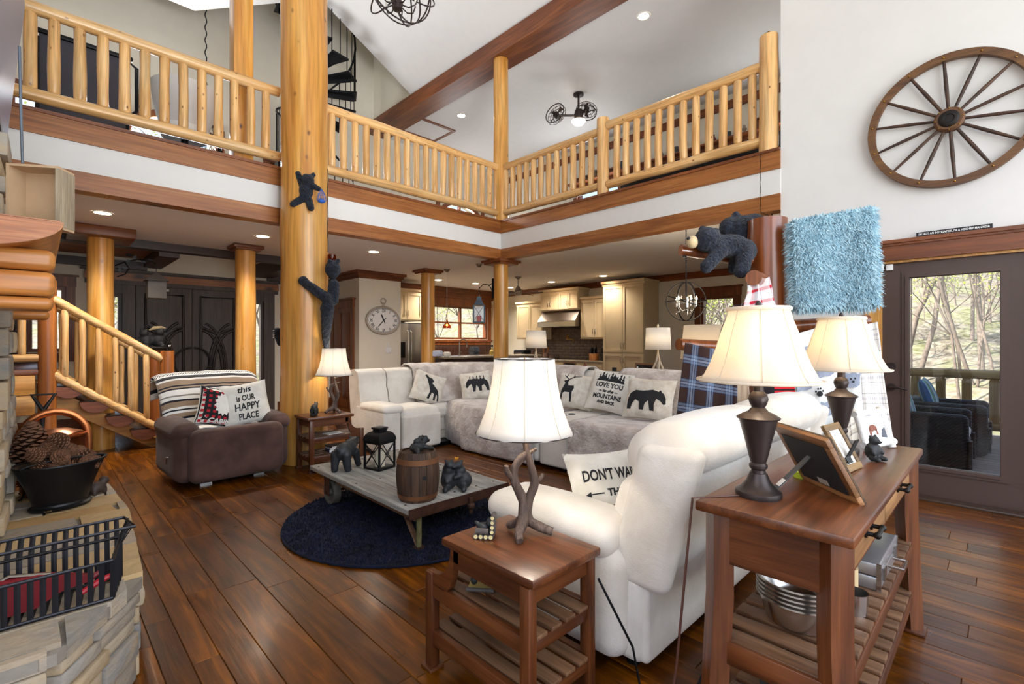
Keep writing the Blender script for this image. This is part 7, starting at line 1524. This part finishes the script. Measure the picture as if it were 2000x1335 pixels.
ledge = stonem('ledgestone', ['#9b958c', '#a79c8a', '#8b8883', '#b0a089', '#7f7b76', '#a8957a'])
out = [(.33,4.12),(.36,3.4),(.30,2.42),(.04,2.02),(-1.45,1.98),(-1.45,4.3),(.2,4.3)]
def clip(pl, a, b):      # keep the part left of the edge a->b
    o = []
    for i in range(len(pl)):
        p, q = pl[i], pl[(i+1) % len(pl)]; sp = (b[0]-a[0])*(p[1]-a[1])-(b[1]-a[1])*(p[0]-a[0]); sq = (b[0]-a[0])*(q[1]-a[1])-(b[1]-a[1])*(q[0]-a[0])
        if sp >= 0: o.append(p)
        if sp*sq < 0: t_ = sp/(sp-sq); o.append((p[0]+(q[0]-p[0])*t_, p[1]+(q[1]-p[1])*t_))
    return o
ccw = out[::-1]
MB().prism([(p[0]-.05 if p[0] > 0 else p[0], max(p[1], 2.06)) for p in out], 0, HZ-.075).prism([(p[0]*.99, p[1]) for p in out], HZ-.055, HZ-.018).build('mortar_core', plain('mortar', '#8c8478', .9, 0, .1, 20, .4), hearth)
rg = random.Random(21); y = 1.9; row = 0
while y < 4.35:
    h = rg.uniform(.13, .24); x = -1.5-rg.random()*.3
    while x < .5:
        w_ = rg.uniform(.28, .6); g_ = .006
        pl = [(x+g_, y+g_+rg.uniform(-.01,.01)), (x+w_-g_, y+g_+rg.uniform(-.01,.01)), (x+w_-g_+rg.uniform(-.02,.02), y+h-g_), (x+g_, y+h-g_+rg.uniform(-.005,.005))]
        for i in range(len(ccw)):
            if pl: pl = clip(pl, ccw[i], ccw[(i+1) % len(ccw)])
        if len(pl) > 2:
            ar = abs(sum(pl[i][0]*pl[(i+1) % len(pl)][1]-pl[(i+1) % len(pl)][0]*pl[i][1] for i in range(len(pl))))/2
            if ar > .004 and not all(p[0] < -.9 for p in pl): MB().prism(pl, HZ-.06, HZ+rg.uniform(-.003,.004)).build('flagstone', flag, hearth, 0)
        x += w_
    y += h
sides = [((.29,4.1),(.31,3.4)), ((.31,3.4),(.25,2.45)), ((.25,2.45),(.02,2.07)), ((.02,2.07),(-1.0,2.05))]
for a, b in sides:
    a, b = Vector((*a,0)), Vector((*b,0)); L = (b-a).length; tdir = (b-a)/L; z = 0
    nrm = Vector((-tdir.y, tdir.x, 0))
    if nrm.dot(Vector((.3, -.3, 0))) < 0: nrm = -nrm
    ang = math.atan2(tdir.y, tdir.x)
    while z < HZ-.075:
        hh = min(rg.uniform(.05, .1), HZ-.066-z); s_ = 0
        while s_ < L-.02:
            w_ = min(rg.uniform(.12, .34), L-s_); dpt_ = rg.uniform(.02, .05); c = a+tdir*(s_+w_/2)+nrm*(dpt_/2-.02)
            MB().rbox((0,0,0), (w_-.006, dpt_+.05, hh-.005), .006, 1, (.0,.006,.0), 2, T((c.x, c.y, z+hh/2), (rg.uniform(-.02,.02), rg.uniform(-.015,.015), ang))).build('ledgestone', ledge, hearth, 35); s_ += w_
        z += hh
# chimney breast with stones on the visible flank
ch = tag(MB().b2((XL, 2.62, 0), (-.19, 4.34, 9.0)).build('wall_chimney', bpy.data.materials['mortar'], None), 'stone chimney breast', kind='structure')
z = HZ+.01
while z < 2.25:
    hh = rg.uniform(.07, .16); y = 3.3
    while y < 4.36:
        w_ = min(rg.uniform(.16, .4), 4.38-y); dp = rg.uniform(.03, .075)
        if w_ > .05: MB().rbox((0,0,0), (dp+.08, w_-.008, hh-.008), .008, 1, (.006,0,0), 2, T((-.19+dp/2-.02, y+w_/2, z+hh/2), (rg.uniform(-.03,.03), 0, rg.uniform(-.03,.03)))).build('chimney_stone', ledge, ch, 35)
        y += w_
    z += hh
# mantel: half log on stacked log corbels
MY0, MY1 = 2.62, 4.2; mz = 1.825
mt = thing('log_mantel', 'half-log mantel on stacked log corbels over the fireplace', 'mantel', (0,0,0))
cutm = wood('mantel_cut', ('#8a4a26', '#a9683c', '#c08a5c', '#5a4a52'), 'x', 2.5, .45, 1.5, .02); honey = wood('corbel_log', ('#a2602a','#c07c3c','#d0934e','#5a3212'), 'x', .8, .35, 1.2, .05)
n = 24; rx, rz_ = .34, .125; cx = -.268
arc = [(max(-.186, cx+rx*math.cos(PI+PI*k/n)), mz+rz_*math.sin(PI+PI*k/n)) for k in range(7, n+1)]+[(-.186, mz)]
XZ = Matrix(((1,0,0,0),(0,0,1,0),(0,1,0,0),(0,0,0,1)))
MB().prism(arc, MY0, MY1, XZ).build('half_log', honey, mt, 40)
MB().prism([(cx+(p[0]-cx)*.985, mz+(p[1]-mz)*.98-.002) for p in arc], MY0-.004, MY0-.0005, XZ).build('sawn_end', cutm, mt, 0); MB().b2((-.186, MY0, mz-.002), (cx+rx-.01, MY1, mz+.004)).build('sawn_top', cutm, mt)
for cy0 in (2.70, 3.85):
    for i, (z0, z1, xr) in enumerate(((1.636, 1.725, .05), (1.532, 1.636, .05), (1.478, 1.532, .045))):
        MB().rbox(((-.186+xr)/2, cy0+.12, (z0+z1)/2), (xr+.186, .24, z1-z0-.004), .03, 3).build('corbel_log', honey, mt, 60)
# open wooden box on the mantel
p = W(70, 425, 1.9); p = Vector((-.02, 2.84, mz+.004))
bx = thing('wooden_box', 'open shallow wooden box standing on edge on the mantel', 'box', (-.02, 2.84, mz+.004), math.radians(-33)); bw_, bh_, bd_ = .185, .262, .1
pl = plain('birch_ply', '#b89a78', .7, 0, .08); gx = wood('textured_side', ('#8a7a62','#a3937a','#b7a98f'), 'z', 2.5, .7, 0, .03, 1.0)
MB().b2((-bw_/2,bd_-.008,0),(bw_/2,bd_,bh_)).build('back_board', pl, bx); MB().b2((-bw_/2,0,0),(bw_/2,bd_-.008,.01)).build('bottom_board', pl, bx); MB().b2((-bw_/2,0,bh_-.01),(bw_/2,bd_-.008,bh_)).build('top_board', pl, bx); MB().b2((-bw_/2,0,.01),(-bw_/2+.01,bd_-.008,bh_-.01)).build('side_board', pl, bx); MB().b2((bw_/2-.01,0,.01),(bw_/2+.002,bd_,bh_-.01)).build('side_board', gx, bx)
# television above the mantel, seen edge-on
tv = thing('television', 'large flat television mounted over the mantel at the left edge', 'television', (-.19, 3.42, 2.95)); tm = T((0,0,0),(0,.09,0))
MB().b2((.04,-.82,-.48),(.085,.82,.5), tm, b=.008).build('casing', M['black'], tv); MB().b2((.085,-.79,-.45),(.088,.79,.47), tm).build('screen', plain('screen_reflection_tint', '#7d8aa8', .3, 0, .02), tv); MB().b2((.084,-.81,-.475),(.092,.81,-.45), tm).build('lower_bezel', plain('bezel_grey', '#6f7682', .35, .5), tv); MB().b2((-.0,-.2,-.2),(.05,.2,.2), tm).build('wall_bracket', M['black'], tv); MB().b2((.0,-.7,-.62),(.07,.7,-.5), tm, b=.01).build('speaker_bar', M['black'], tv)  # screen's pale blue-grey colour paints in a bluish-white reflection
single('tv_cable', MB().tube([W(38,90,2.5), W(39,135,2.5), W(41,220,2.5), W(44,318,2.5)], .006, 6), plain('grey_cable', '#5c6570', .4), 'grey cable hanging beside the television above the wooden box', 'cable')
# ============================================================ things on the hearth
bk = thing('ash_bucket', 'black oval coal hod full of pine cones on the hearth', 'bucket', (.09, 3.74, HZ+.004), .4); blk = plain('hod_black', '#151517', .4, .4, .1)
MB().lathe([(.0,.0),(.135,.0),(.14,.012),(.125,.02),(.12,.03),(.15,.12),(.185,.21),(.2,.245),(.206,.248),(.2,.252),(.19,.244),(.175,.205),(.14,.12),(.11,.035),(0,.03)], 36, sy=.8).build('hod_body', blk, bk, 30)
MB().tube([(.2*math.cos(2*PI*k/36), .16*math.sin(2*PI*k/36), .249) for k in range(36)], .007, 6, closed=True).build('rolled_rim', blk, bk, 60); MB().tube([(.196*math.cos(a), -.05, .25+.02*math.sin(a)) for a in [PI*k/14 for k in range(15)]], .006, 6).build('bail_handle', blk, bk, 60); MB().lathe([(.016,0),(.018,.006),(0,.008)], 12, (-.1,-.1,.012)).build('foot_rivet', M['steel'], bk)
cone_m = plain('pine_cone', '#6d4830', .8, 0, .35, 30)
def cone_mesh(L, R, n, sc):
    mb = MB(); mb.tube([(0,0,0),(0,0,L)], [R*.45, R*.12], 8)
    for i in range(n):
        f = i/n; a = i*2.39996; r = R*(math.sin(PI*min(1,(f*.86+.13)))**.7); z = L*f; tip = Vector((math.cos(a)*r, math.sin(a)*r, z+L*.06)); c = Vector((math.cos(a)*r*.25, math.sin(a)*r*.25, z)); sd = Vector((-math.sin(a), math.cos(a), 0))*sc
        k = len(mb.v); mb.v += [tuple(c-sd*.4), tuple(c+sd*.4), tuple(tip+sd), tuple(tip-sd), tuple(tip*1.0+Vector((0,0,.35*sc))), tuple(tip-sd*.2+Vector((math.cos(a)*sc*.5, math.sin(a)*sc*.5, -sc*.2)))]; mb.uv += [(0,0)]*6
        mb.f += [(k,k+1,k+2,k+3), (k+3,k+2,k+4), (k+3,k+2,k+5), (k+4,k+2,k+5), (k+3,k+4,k+5)]
    return mb
cm = cone_mesh(.085, .042, 90, .009).mesh('pine_cone', cone_m, 0)
spots = [(-.12,.0,.2),(-.05,-.07,.21),(.03,-.08,.215),(.11,-.03,.22),(-.1,.08,.225),(.0,.06,.235),(.1,.07,.235),(-.03,-.01,.275),(.06,.0,.285),(.0,.1,.29),(.12,.03,.27),(-.08,.03,.28),(.04,.05,.33),(.15,-.06,.235),(-.15,-.04,.215)]
words = ['at the left rim','by the front rim left of the middle','at the front rim middle','at the right front','at the back left','in the back middle','at the back right','left of the centre','right of the centre','high at the back','on the right shoulder','on the left shoulder','on the very top','at the right rim','at the front left rim']
for i, p in enumerate(spots):
    o = obj('pine_cone', cm, None, bk.matrix_basis @ Vector(p), (rg.uniform(.6,1.7), rg.uniform(-.6,.6), rg.uniform(0,6))); o.scale = (1,1,1) if i % 3 else (1.15,1.15,1.15); o.location.z -= .0
    tag(o, 'brown pine cone '+words[i]+' of the black hod', 'pine cone', 'pine cones in the black hod')
big = thing('giant_pine_cone', 'giant pine cone standing on a small iron stand by the chimney', 'pine cone', (-.03, 4.05, HZ+.004)); o = cone_mesh(.38, .095, 170, .026).build('cone_scales', plain('giant_cone', '#6d4a34', .8, 0, .35, 30), big, 0, fixn=False); o.location = (0,0,.05)
for k in range(3): a = k*2.1; MB().tube([(0,0,.06),(.05*math.cos(a),.05*math.sin(a),.05),(.09*math.cos(a),.09*math.sin(a),.012),(.105*math.cos(a),.105*math.sin(a),.018)], .006, 6).build('stand_leg', M['black'], big, 60)
kt = thing('copper_boiler', 'copper kettle with strap handles behind the coal hod', 'kettle', (.07, 4.16, HZ+.004)); kt.scale = (1.25,1.25,1.4)
MB().lathe([(0,0),(.12,0),(.125,.02),(.12,.22),(.125,.24),(.13,.245),(.118,.245),(.112,.03),(0,.02)], 32).build('kettle_body', M['copper'], kt, 30); MB().lathe([(0,.275),(.06,.27),(.125,.25),(.125,.245),(0,.25)], 28).build('lid', M['copper'], kt, 30)
for q in (0,): MB().tube([(.128,0,.12),(.13,0,.18)]+[(.13*math.cos(a), 0, .22+.13*math.sin(a)) for a in [PI*k/14 for k in range(15)]]+[(-.13,0,.18),(-.128,0,.12)], .016, 8, flat=.35).build('strap_handle', M['copper'], kt, 60)
sv = thing('hearth_shovel', 'dark iron hearth shovel with a D handle standing behind the hod', 'shovel', (.0, 4.18, HZ+.004)); MB().tube([(0,0,.1),(.02,0,.5)], .012, 8).build('shaft', M['iron'], sv); MB().tube([(.02,0,.5),(-.03,0,.6),(.075,0,.6),(.02,0,.5)], .012, 8).build('grip', M['iron'], sv, 60); MB().b2((-.07,-.01,0),(.07,.01,.14), b=.004).build('blade', M['iron'], sv)
t = thing('animal_carving', 'small brown carved animal at the edge of the hearth', 'figurine', (.255, 3.87, HZ+.004), .6); blob('carving', [('e',(0,0,.04),(.05,.035,.035)),('e',(.04,0,.075),(.028,.025,.025)),('c',(-.03,.015,.03),(-.03,.02,.01),.015,.013),('c',(.03,.015,.03),(.03,.02,.01),.015,.013),('c',(.03,-.015,.03),(.03,-.02,.01),.015,.013),('c',(-.03,-.015,.03),(-.03,-.02,.01),.015,.013)], plain('brown_carving', '#3a2b25', .6, 0, .2), t, .008, 2); MB().ell((.066,0,.075), .006).build('nose', M['ink'], t)
# strap-iron log basket
lg = thing('log_basket', 'black strap-iron log basket standing on the hearth', 'basket', (0,0,0)); bx0, bx1 = -.62, .19; yf, yb = 2.245, 2.43; z0 = HZ+.01
bars = plain('strap_iron', '#2b2b30', .35, .7, .15)
def rail(pts, r=.006): return MB().tube(pts, r, 6).build('rail', bars, lg, 60)
rail([(bx0,yf,z0),(bx1,yf,z0)]); rail([(bx0,yb,z0),(bx1+.04,yb,z0)]); rail([(bx0,yf-.0,z0+.135),(bx1,yf-.0,z0+.135)]); rail([(bx0,yb+.02,z0+.15),(bx1+.04,yb+.02,z0+.15)]); rail([(bx0,yb+.1,z0+.2),(bx1+.06,yb+.1,z0+.2)]); rail([(bx0,yb-.05,z0+.2),(bx1+.08,yb-.05,z0+.2),(bx1+.06,yb+.1,z0+.2)])
rail([(bx1,yf,z0),(bx1+.04,yb,z0)]); rail([(bx1,yf,z0+.135),(bx1+.04,yb+.02,z0+.15)])
nb_ = 28
for k in range(nb_):
    x = bx0+(bx1-bx0)*k/(nb_-1)
    MB().tube([(x,yf,z0),(x,yf,z0+.135)], .008, 4, flat=.35).build('strap', bars, lg, 0); MB().tube([(x+.03,yb,z0),(x+.03,yb+.02,z0+.15),(x+.035,yb+.1,z0+.2)], .008, 4, flat=.35).build('strap', bars, lg, 0); MB().tube([(x,yf,z0),(x+.02,yb,z0)], .006, 4, flat=.35).build('floor_strap', bars, lg, 0)
for k in range(5): f = k/4; y = yf+(yb-yf)*f; MB().tube([(bx1+.04*f,y,z0),(bx1+.04*f,y+.01,z0+.14)], .007, 4, flat=.35).build('strap', bars, lg, 0); MB().tube([(bx1+.04,yb+.02-.14*f*.5,z0+.15),(bx1+.07,yb+.08-.13*f,z0+.2)], .005, 4, flat=.4).build('strap', bars, lg, 0)
t = thing('red_bellows', 'red fireplace bellows lying in the log basket', 'bellows', (-.03, 2.33, z0+.01)); MB().prism([(.17,.055),(.1,.085),(.03,.11),(-.07,.12),(-.14,.08),(-.15,.03),(-.12,.0),(.02,.0),(.09,.035),(.16,.04)], -.02, .02, T((0,0,0),(PI/2,0,.1))).build('bellows_board', plain('deep_red', '#7d1820', .4, 0, .1), t); MB().tube([(.16,0,.048),(.19,.01,.06)], [.012,.008], 8).build('handle_tip', bpy.data.materials['deep_red'], t); MB().tube([(-.13,0,.085),(-.04,0,.125),(.06,0,.1)], .007, 6).build('trim_edge', M['nickel'], t, 60)
t = thing('fire_starter_bag', 'yellow bag of fire starters in the log basket', 'bag', (-.26, 2.33, z0+.01)); blob('bag_body', [('e',(0,0,.035),(.09,.05,.035)),('e',(.05,0,.06),(.05,.03,.03))], plain('yellow_bag', '#d9b21f', .4, 0, .3, 25, .4, 40), t, .01, 2); MB().b2((-.05,-.052,.02),(.02,-.046,.05)).build('label_patch', M['ink'], t)
t = thing('fire_poker', 'black iron hearth brush leaning into the log basket', 'hearth tool', (-.17, 2.62, z0)); MB().tube([(-.1,.02,.34),(-.07,-.0,.25),(-.03,-.1,.16),(.0,-.16,.08)], [.016,.02,.022,.02], 10).build('shaft', M['iron'], t, 60); MB().lathe([(.03,.02),(.05,-.05),(.02,-.06)], 12, (.0,-.17,.08)).build('brush_head', M['iron'], t)
single('lighter', MB().tube([(0,0,0),(.05,.01,.02),(.09,.01,.035)], [.01,.012,.008], 8), plain('bright_red', '#c2202c', .35), 'small red lighter at the right end of the log basket', 'lighter', (.11, 2.32, z0+.02))
# cords on the floor by the console
cordm = plain('brown_cord', '#4a2a20', .5)
single('lamp_cord', MB().tube([(1.62,.6,.853),(1.50,.70,.85),(1.49,.72,.6),(1.47,.74,.3),(1.46,.78,.02),(1.4,.85,.006),(1.3,.9,.006)], .004, 6), cordm, 'brown lamp cord hanging down the back corner of the console table', 'cord')
single('floor_cord', MB().tube([(1.52,1.08,.45),(1.6,.98,.2),(1.62,.95,.006),(1.7,.86,.006),(1.85,.84,.006),(2.05,.88,.006),(2.3,.8,.006)], .005, 6), M['black'], 'black power cord curling on the floor between end table and console', 'cord')
# ============================================================ outdoors: deck, chairs, railing, hillside, trees
DX = 9.75
deck = tag(obj('floor_deck', None), 'wooden deck outside the glass door', kind='structure')
dm = wood('deck_board', ('#6d5f58', '#86766d', '#9a8a80'), 'y', 1, .7, 0, .12)
x = XW+.18; i = 0
while x < DX+.1: MB().b2((x, -4.5, -.04), (x+.13, 1.44, -.005), b=.004).build('deck_board', dm, deck); x += .137
MB().b2((XW+.16, -4.5, -.3), (DX+.1, 1.44, -.045)).build('joists', M['iron'], deck)
t = thing('deck_railing', 'log railing at the outer edge of the deck', 'railing', (0,0,0)); grl = wood('grey_log', ('#8a6f4a','#a88c60','#bfa67c','#4a3a20'), 'z', 1, .6, 4, .1)
log(MB(), (DX,-4.4,.88), (DX,1.4,.88), .07, .07, .08, 12, 14, seed=5).build('top_rail', wood('grey_log_y', ('#8a6f4a','#a88c60','#bfa67c'), 'y', 1, .6), t, 60); log(MB(), (DX,-4.4,.14), (DX,1.4,.14), .065, .065, .08, 12, 14, seed=6).build('bottom_rail', bpy.data.materials['grey_log_y_y'], t, 60)
for k in range(20): y = 1.25-k*.29; log(MB(), (DX, y, .17), (DX, y, .84), .062, .06, .1, 10, 6, .05, seed=k).build('baluster', grl, t, 60)
log(MB(), (DX, 1.38, -.1), (DX, 1.38, 1.0), .09, .09, .05, 14, 6, seed=9).build('post', grl, t, 60); log(MB(), (DX, -4.3, -.1), (DX, -4.3, 1.0), .09, .09, .05, 14, 6, seed=10).build('post', grl, t, 60)
wick = None
def wicker():
    m, nt, b = base('wicker', .55); v = coords(nt, (1,1,1), False); w1 = NN(nt, 'TexWave', {'bands_direction': 'Z'}, Vector=v, Scale=24.0); w2 = NN(nt, 'TexWave', {'bands_direction': 'DIAGONAL'}, Vector=v, Scale=18.0)
    mx = NN(nt, 'Math', {'operation': 'MULTIPLY'}, i0=w1.outputs['Fac'], i1=w2.outputs['Fac']); nt.links.new(ramp(nt, mx.outputs[0], [(.2, '#0d0e12'), (.8, '#2c2e36')]), b.inputs['Base Color']); bump(nt, b, mx.outputs[0], .8, .01); return m
wick = wicker(); strp = [(0,'#3f6ea5'),(.15,'#9fc3d8'),(.25,'#5b8f4e'),(.38,'#2d5c96'),(.52,'#c8c070'),(.6,'#6fa6c9'),(.75,'#3d7a4a'),(.88,'#27508a')]
M['blue_stripe'] = uvmat('blue_stripe', lambda nt, u, v: ramp(nt, fract(nt, u, 2), strp, 'CONSTANT'))
def wicker_chair(label, loc, plabel):
    t = thing('wicker_chair', label, 'chair', loc, 0, 'wicker chairs on the deck')
    for sx in (-1, 1):
        MB().rbox((sx*.33, .0, .3), (.13, .75, .6), .06, 3).build('arm_panel', wick, t, 60); MB().b2((sx*.33-.05, -.40, .05), (sx*.33+.05, -.37, .34), b=.006).build('front_pocket', wick, t)
    MB().rbox((0, .36, .32), (.78, .13, .6), .06, 3).build('backrest', wick, t, 60); MB().rbox((0, -.02, .2), (.56, .7, .24), .03, 2).build('seat_base', wick, t, 60); MB().rbox((0, -.04, .37), (.54, .66, .12), .05, 3, (0,0,.02), 3).build('seat_cushion', M['white'], t, 60)
    for sx in (-1,1):
        for y in (-.3, .34): MB().cyl((sx*.32, y, -.005), (sx*.32, y, .05), .025).build('foot', M['black'], t)
    pillow('outdoor_pillow', plabel, Vector(loc)+Vector((0, .12, .44)), (-.3, 0, 0), .54, .46, .16, M['blue_stripe'], (), 'striped outdoor pillows')
    bpy.data.objects[-1]
    return t
wicker_chair('black wicker armchair on the deck nearest the glass door', (7.12, .62, 0), 'blue and green striped pillow in the nearer wicker chair'); wicker_chair('black wicker armchair on the deck by the log railing', (8.3, .5, 0), 'blue and green striped pillow in the farther wicker chair')
for o in bpy.data.objects:
    if o.name.startswith('pillow_cover') and o.parent and o.parent.name.startswith('outdoor_pillow') and not o.data.uv_layers: pass
# ground and wooded hillside around the house
def hill(u, v):
    a = u*2*PI; r = 14+46*v; x, y = 4.5+r*math.cos(a), 3.5+r*math.sin(a)
    z = -1.2+(v**1.1)*13*(.75+.25*math.sin(a*2+.6))+1.2*noise.noise(Vector((x*.15, y*.15, 0)))
    return (x, y, z)
def groundm():
    m, nt, b = base('forest_floor', .95, 0, .1); v = coords(nt, (1,1,1), False); n = NN(nt, 'TexNoise', None, Vector=v, Scale=.55, Detail=9.0, Roughness=.7); n2 = NN(nt, 'TexNoise', None, Vector=v, Scale=3.5, Detail=6.0)
    c = ramp(nt, n.outputs[0], [(.3, '#5f584d'), (.48, '#857c6b'), (.58, '#767b4a'), (.72, '#9c9878')]); c = mixc(nt, .4, c, ramp(nt, n2.outputs[0], [(.35, '#3f3a32'), (.65, '#a8a496')])); nt.links.new(c, b.inputs['Base Color']); return m
gm_ = groundm()
mb = MB(); mb.grid(hill, 96, 24); mb.add([(4.5+15*math.cos(2*PI*k/48), 3.5+15*math.sin(2*PI*k/48), -1.0) for k in range(48)], [tuple(range(48))])
tag(mb.build('ground', gm_, None, 60), 'wooded hillside around the house', kind='structure')
bark_t = plain('tree_bark', '#7c7066', .9, 0, .25, 8, .5, 20); leafm = plain('spring_leaf', '#aebf4e', .7, 0, .25, 5)
nt = leafm.node_tree; bs0 = nt.nodes['Principled BSDF']; bs0.inputs['Subsurface Weight'].default_value = 0
def make_tree(seed, H, leafy):
    rg = random.Random(seed); tr = MB(); lf = MB()
    def grow(p, d, L, r, lev):
        n = 4; P = [p]; R = [r]
        for i in range(n):
            d = (d+Vector((rg.uniform(-.2,.2), rg.uniform(-.2,.2), rg.uniform(-.03,.12)))).normalized(); P.append(P[-1]+d*L/n); R.append(r*(1-.55*(i+1)/n))
        tr.tube(P, R, 5 if lev else 8, False)
        if lev >= 2:
            for _ in range(leafy):
                q = P[rg.randint(1, n)]+Vector((rg.uniform(-.3,.3), rg.uniform(-.3,.3), rg.uniform(-.25,.25))); s_ = rg.uniform(.025,.055); a = Vector((rg.uniform(-1,1), rg.uniform(-1,1), rg.uniform(-1,1))).normalized(); b = a.orthogonal().normalized(); k = len(lf.v)
                lf.v += [tuple(q-a*s_), tuple(q+b*s_*.6), tuple(q+a*s_), tuple(q-b*s_*.6)]; lf.uv += [(0,0)]*4; lf.f.append((k,k+1,k+2,k+3))
        if lev < 3:
            for j in range(5 if lev == 0 else 3):
                i = rg.randint(1 if lev else 2, n); dd_ = (d*.55+Vector((rg.uniform(-1,1), rg.uniform(-1,1), rg.uniform(-.1,.7)))).normalized(); grow(P[i], dd_, L*rg.uniform(.45,.65), R[i]*.6, lev+1)
    grow(Vector((0,0,-.3)), Vector((0,0,1)), H, H*.009, 0)
    return tr.mesh('trunk', bark_t, 60), lf.mesh('foliage', leafm, 0)
protos = [make_tree(1, 7, 9), make_tree(2, 9, 5), make_tree(3, 6, 14), make_tree(4, 10, 4), make_tree(5, 5, 24)]
def gz_(x, y):
    r = math.hypot(x-4.5, y-3.5); a = math.atan2(y-3.5, x-4.5)
    if r < 14: return -1.05
    v = (r-14)/46; return -1.2+(v**1.1)*13*(.75+.25*math.sin(a*2+.6))+1.2*noise.noise(Vector((x*.15, y*.15, 0)))-.1
def plant(k, x, y, s, rz, label, grp):
    t = thing('tree', label, 'tree', (x, y, gz_(x, y)), rz, grp); t.scale = (s,)*3; obj('trunk', protos[k][0], t); obj('foliage', protos[k][1], t); tag(t.children[1], kind='stuff')
rg = random.Random(8)
for i in range(40):      # slope beyond the deck, seen through the glass door
    u = rg.random(); dist = rg.uniform(13, 34); px = rg.uniform(1700, 2040); r = ray(px, 667); d0 = dist
    plant(rg.randint(0, 4), r.x*d0, r.y*d0, rg.uniform(.8, 1.25), rg.uniform(0, 6), 'slender budding tree on the slope beyond the deck', 'trees beyond the deck')
for i in range(16):      # seen through the dining window
    px = rg.uniform(1340, 1450); d0 = rg.uniform(16, 26); r = ray(px, 667); plant((2, 4)[i % 2], r.x*d0, r.y*d0, rg.uniform(.8, 1.1), rg.uniform(0, 6), 'leafy green tree outside the dining window', 'trees outside the dining window')
for i in range(26):      # behind the house, seen through entry and kitchen windows
    px = rg.uniform(-100, 980); r = ray(px, 667); yy = rg.uniform(15, 24); d0 = yy/r.y; plant((0, 2, 4)[i % 3], r.x*d0, yy, rg.uniform(.8, 1.1), rg.uniform(0, 6), 'green tree growing behind the house', 'trees behind the house')
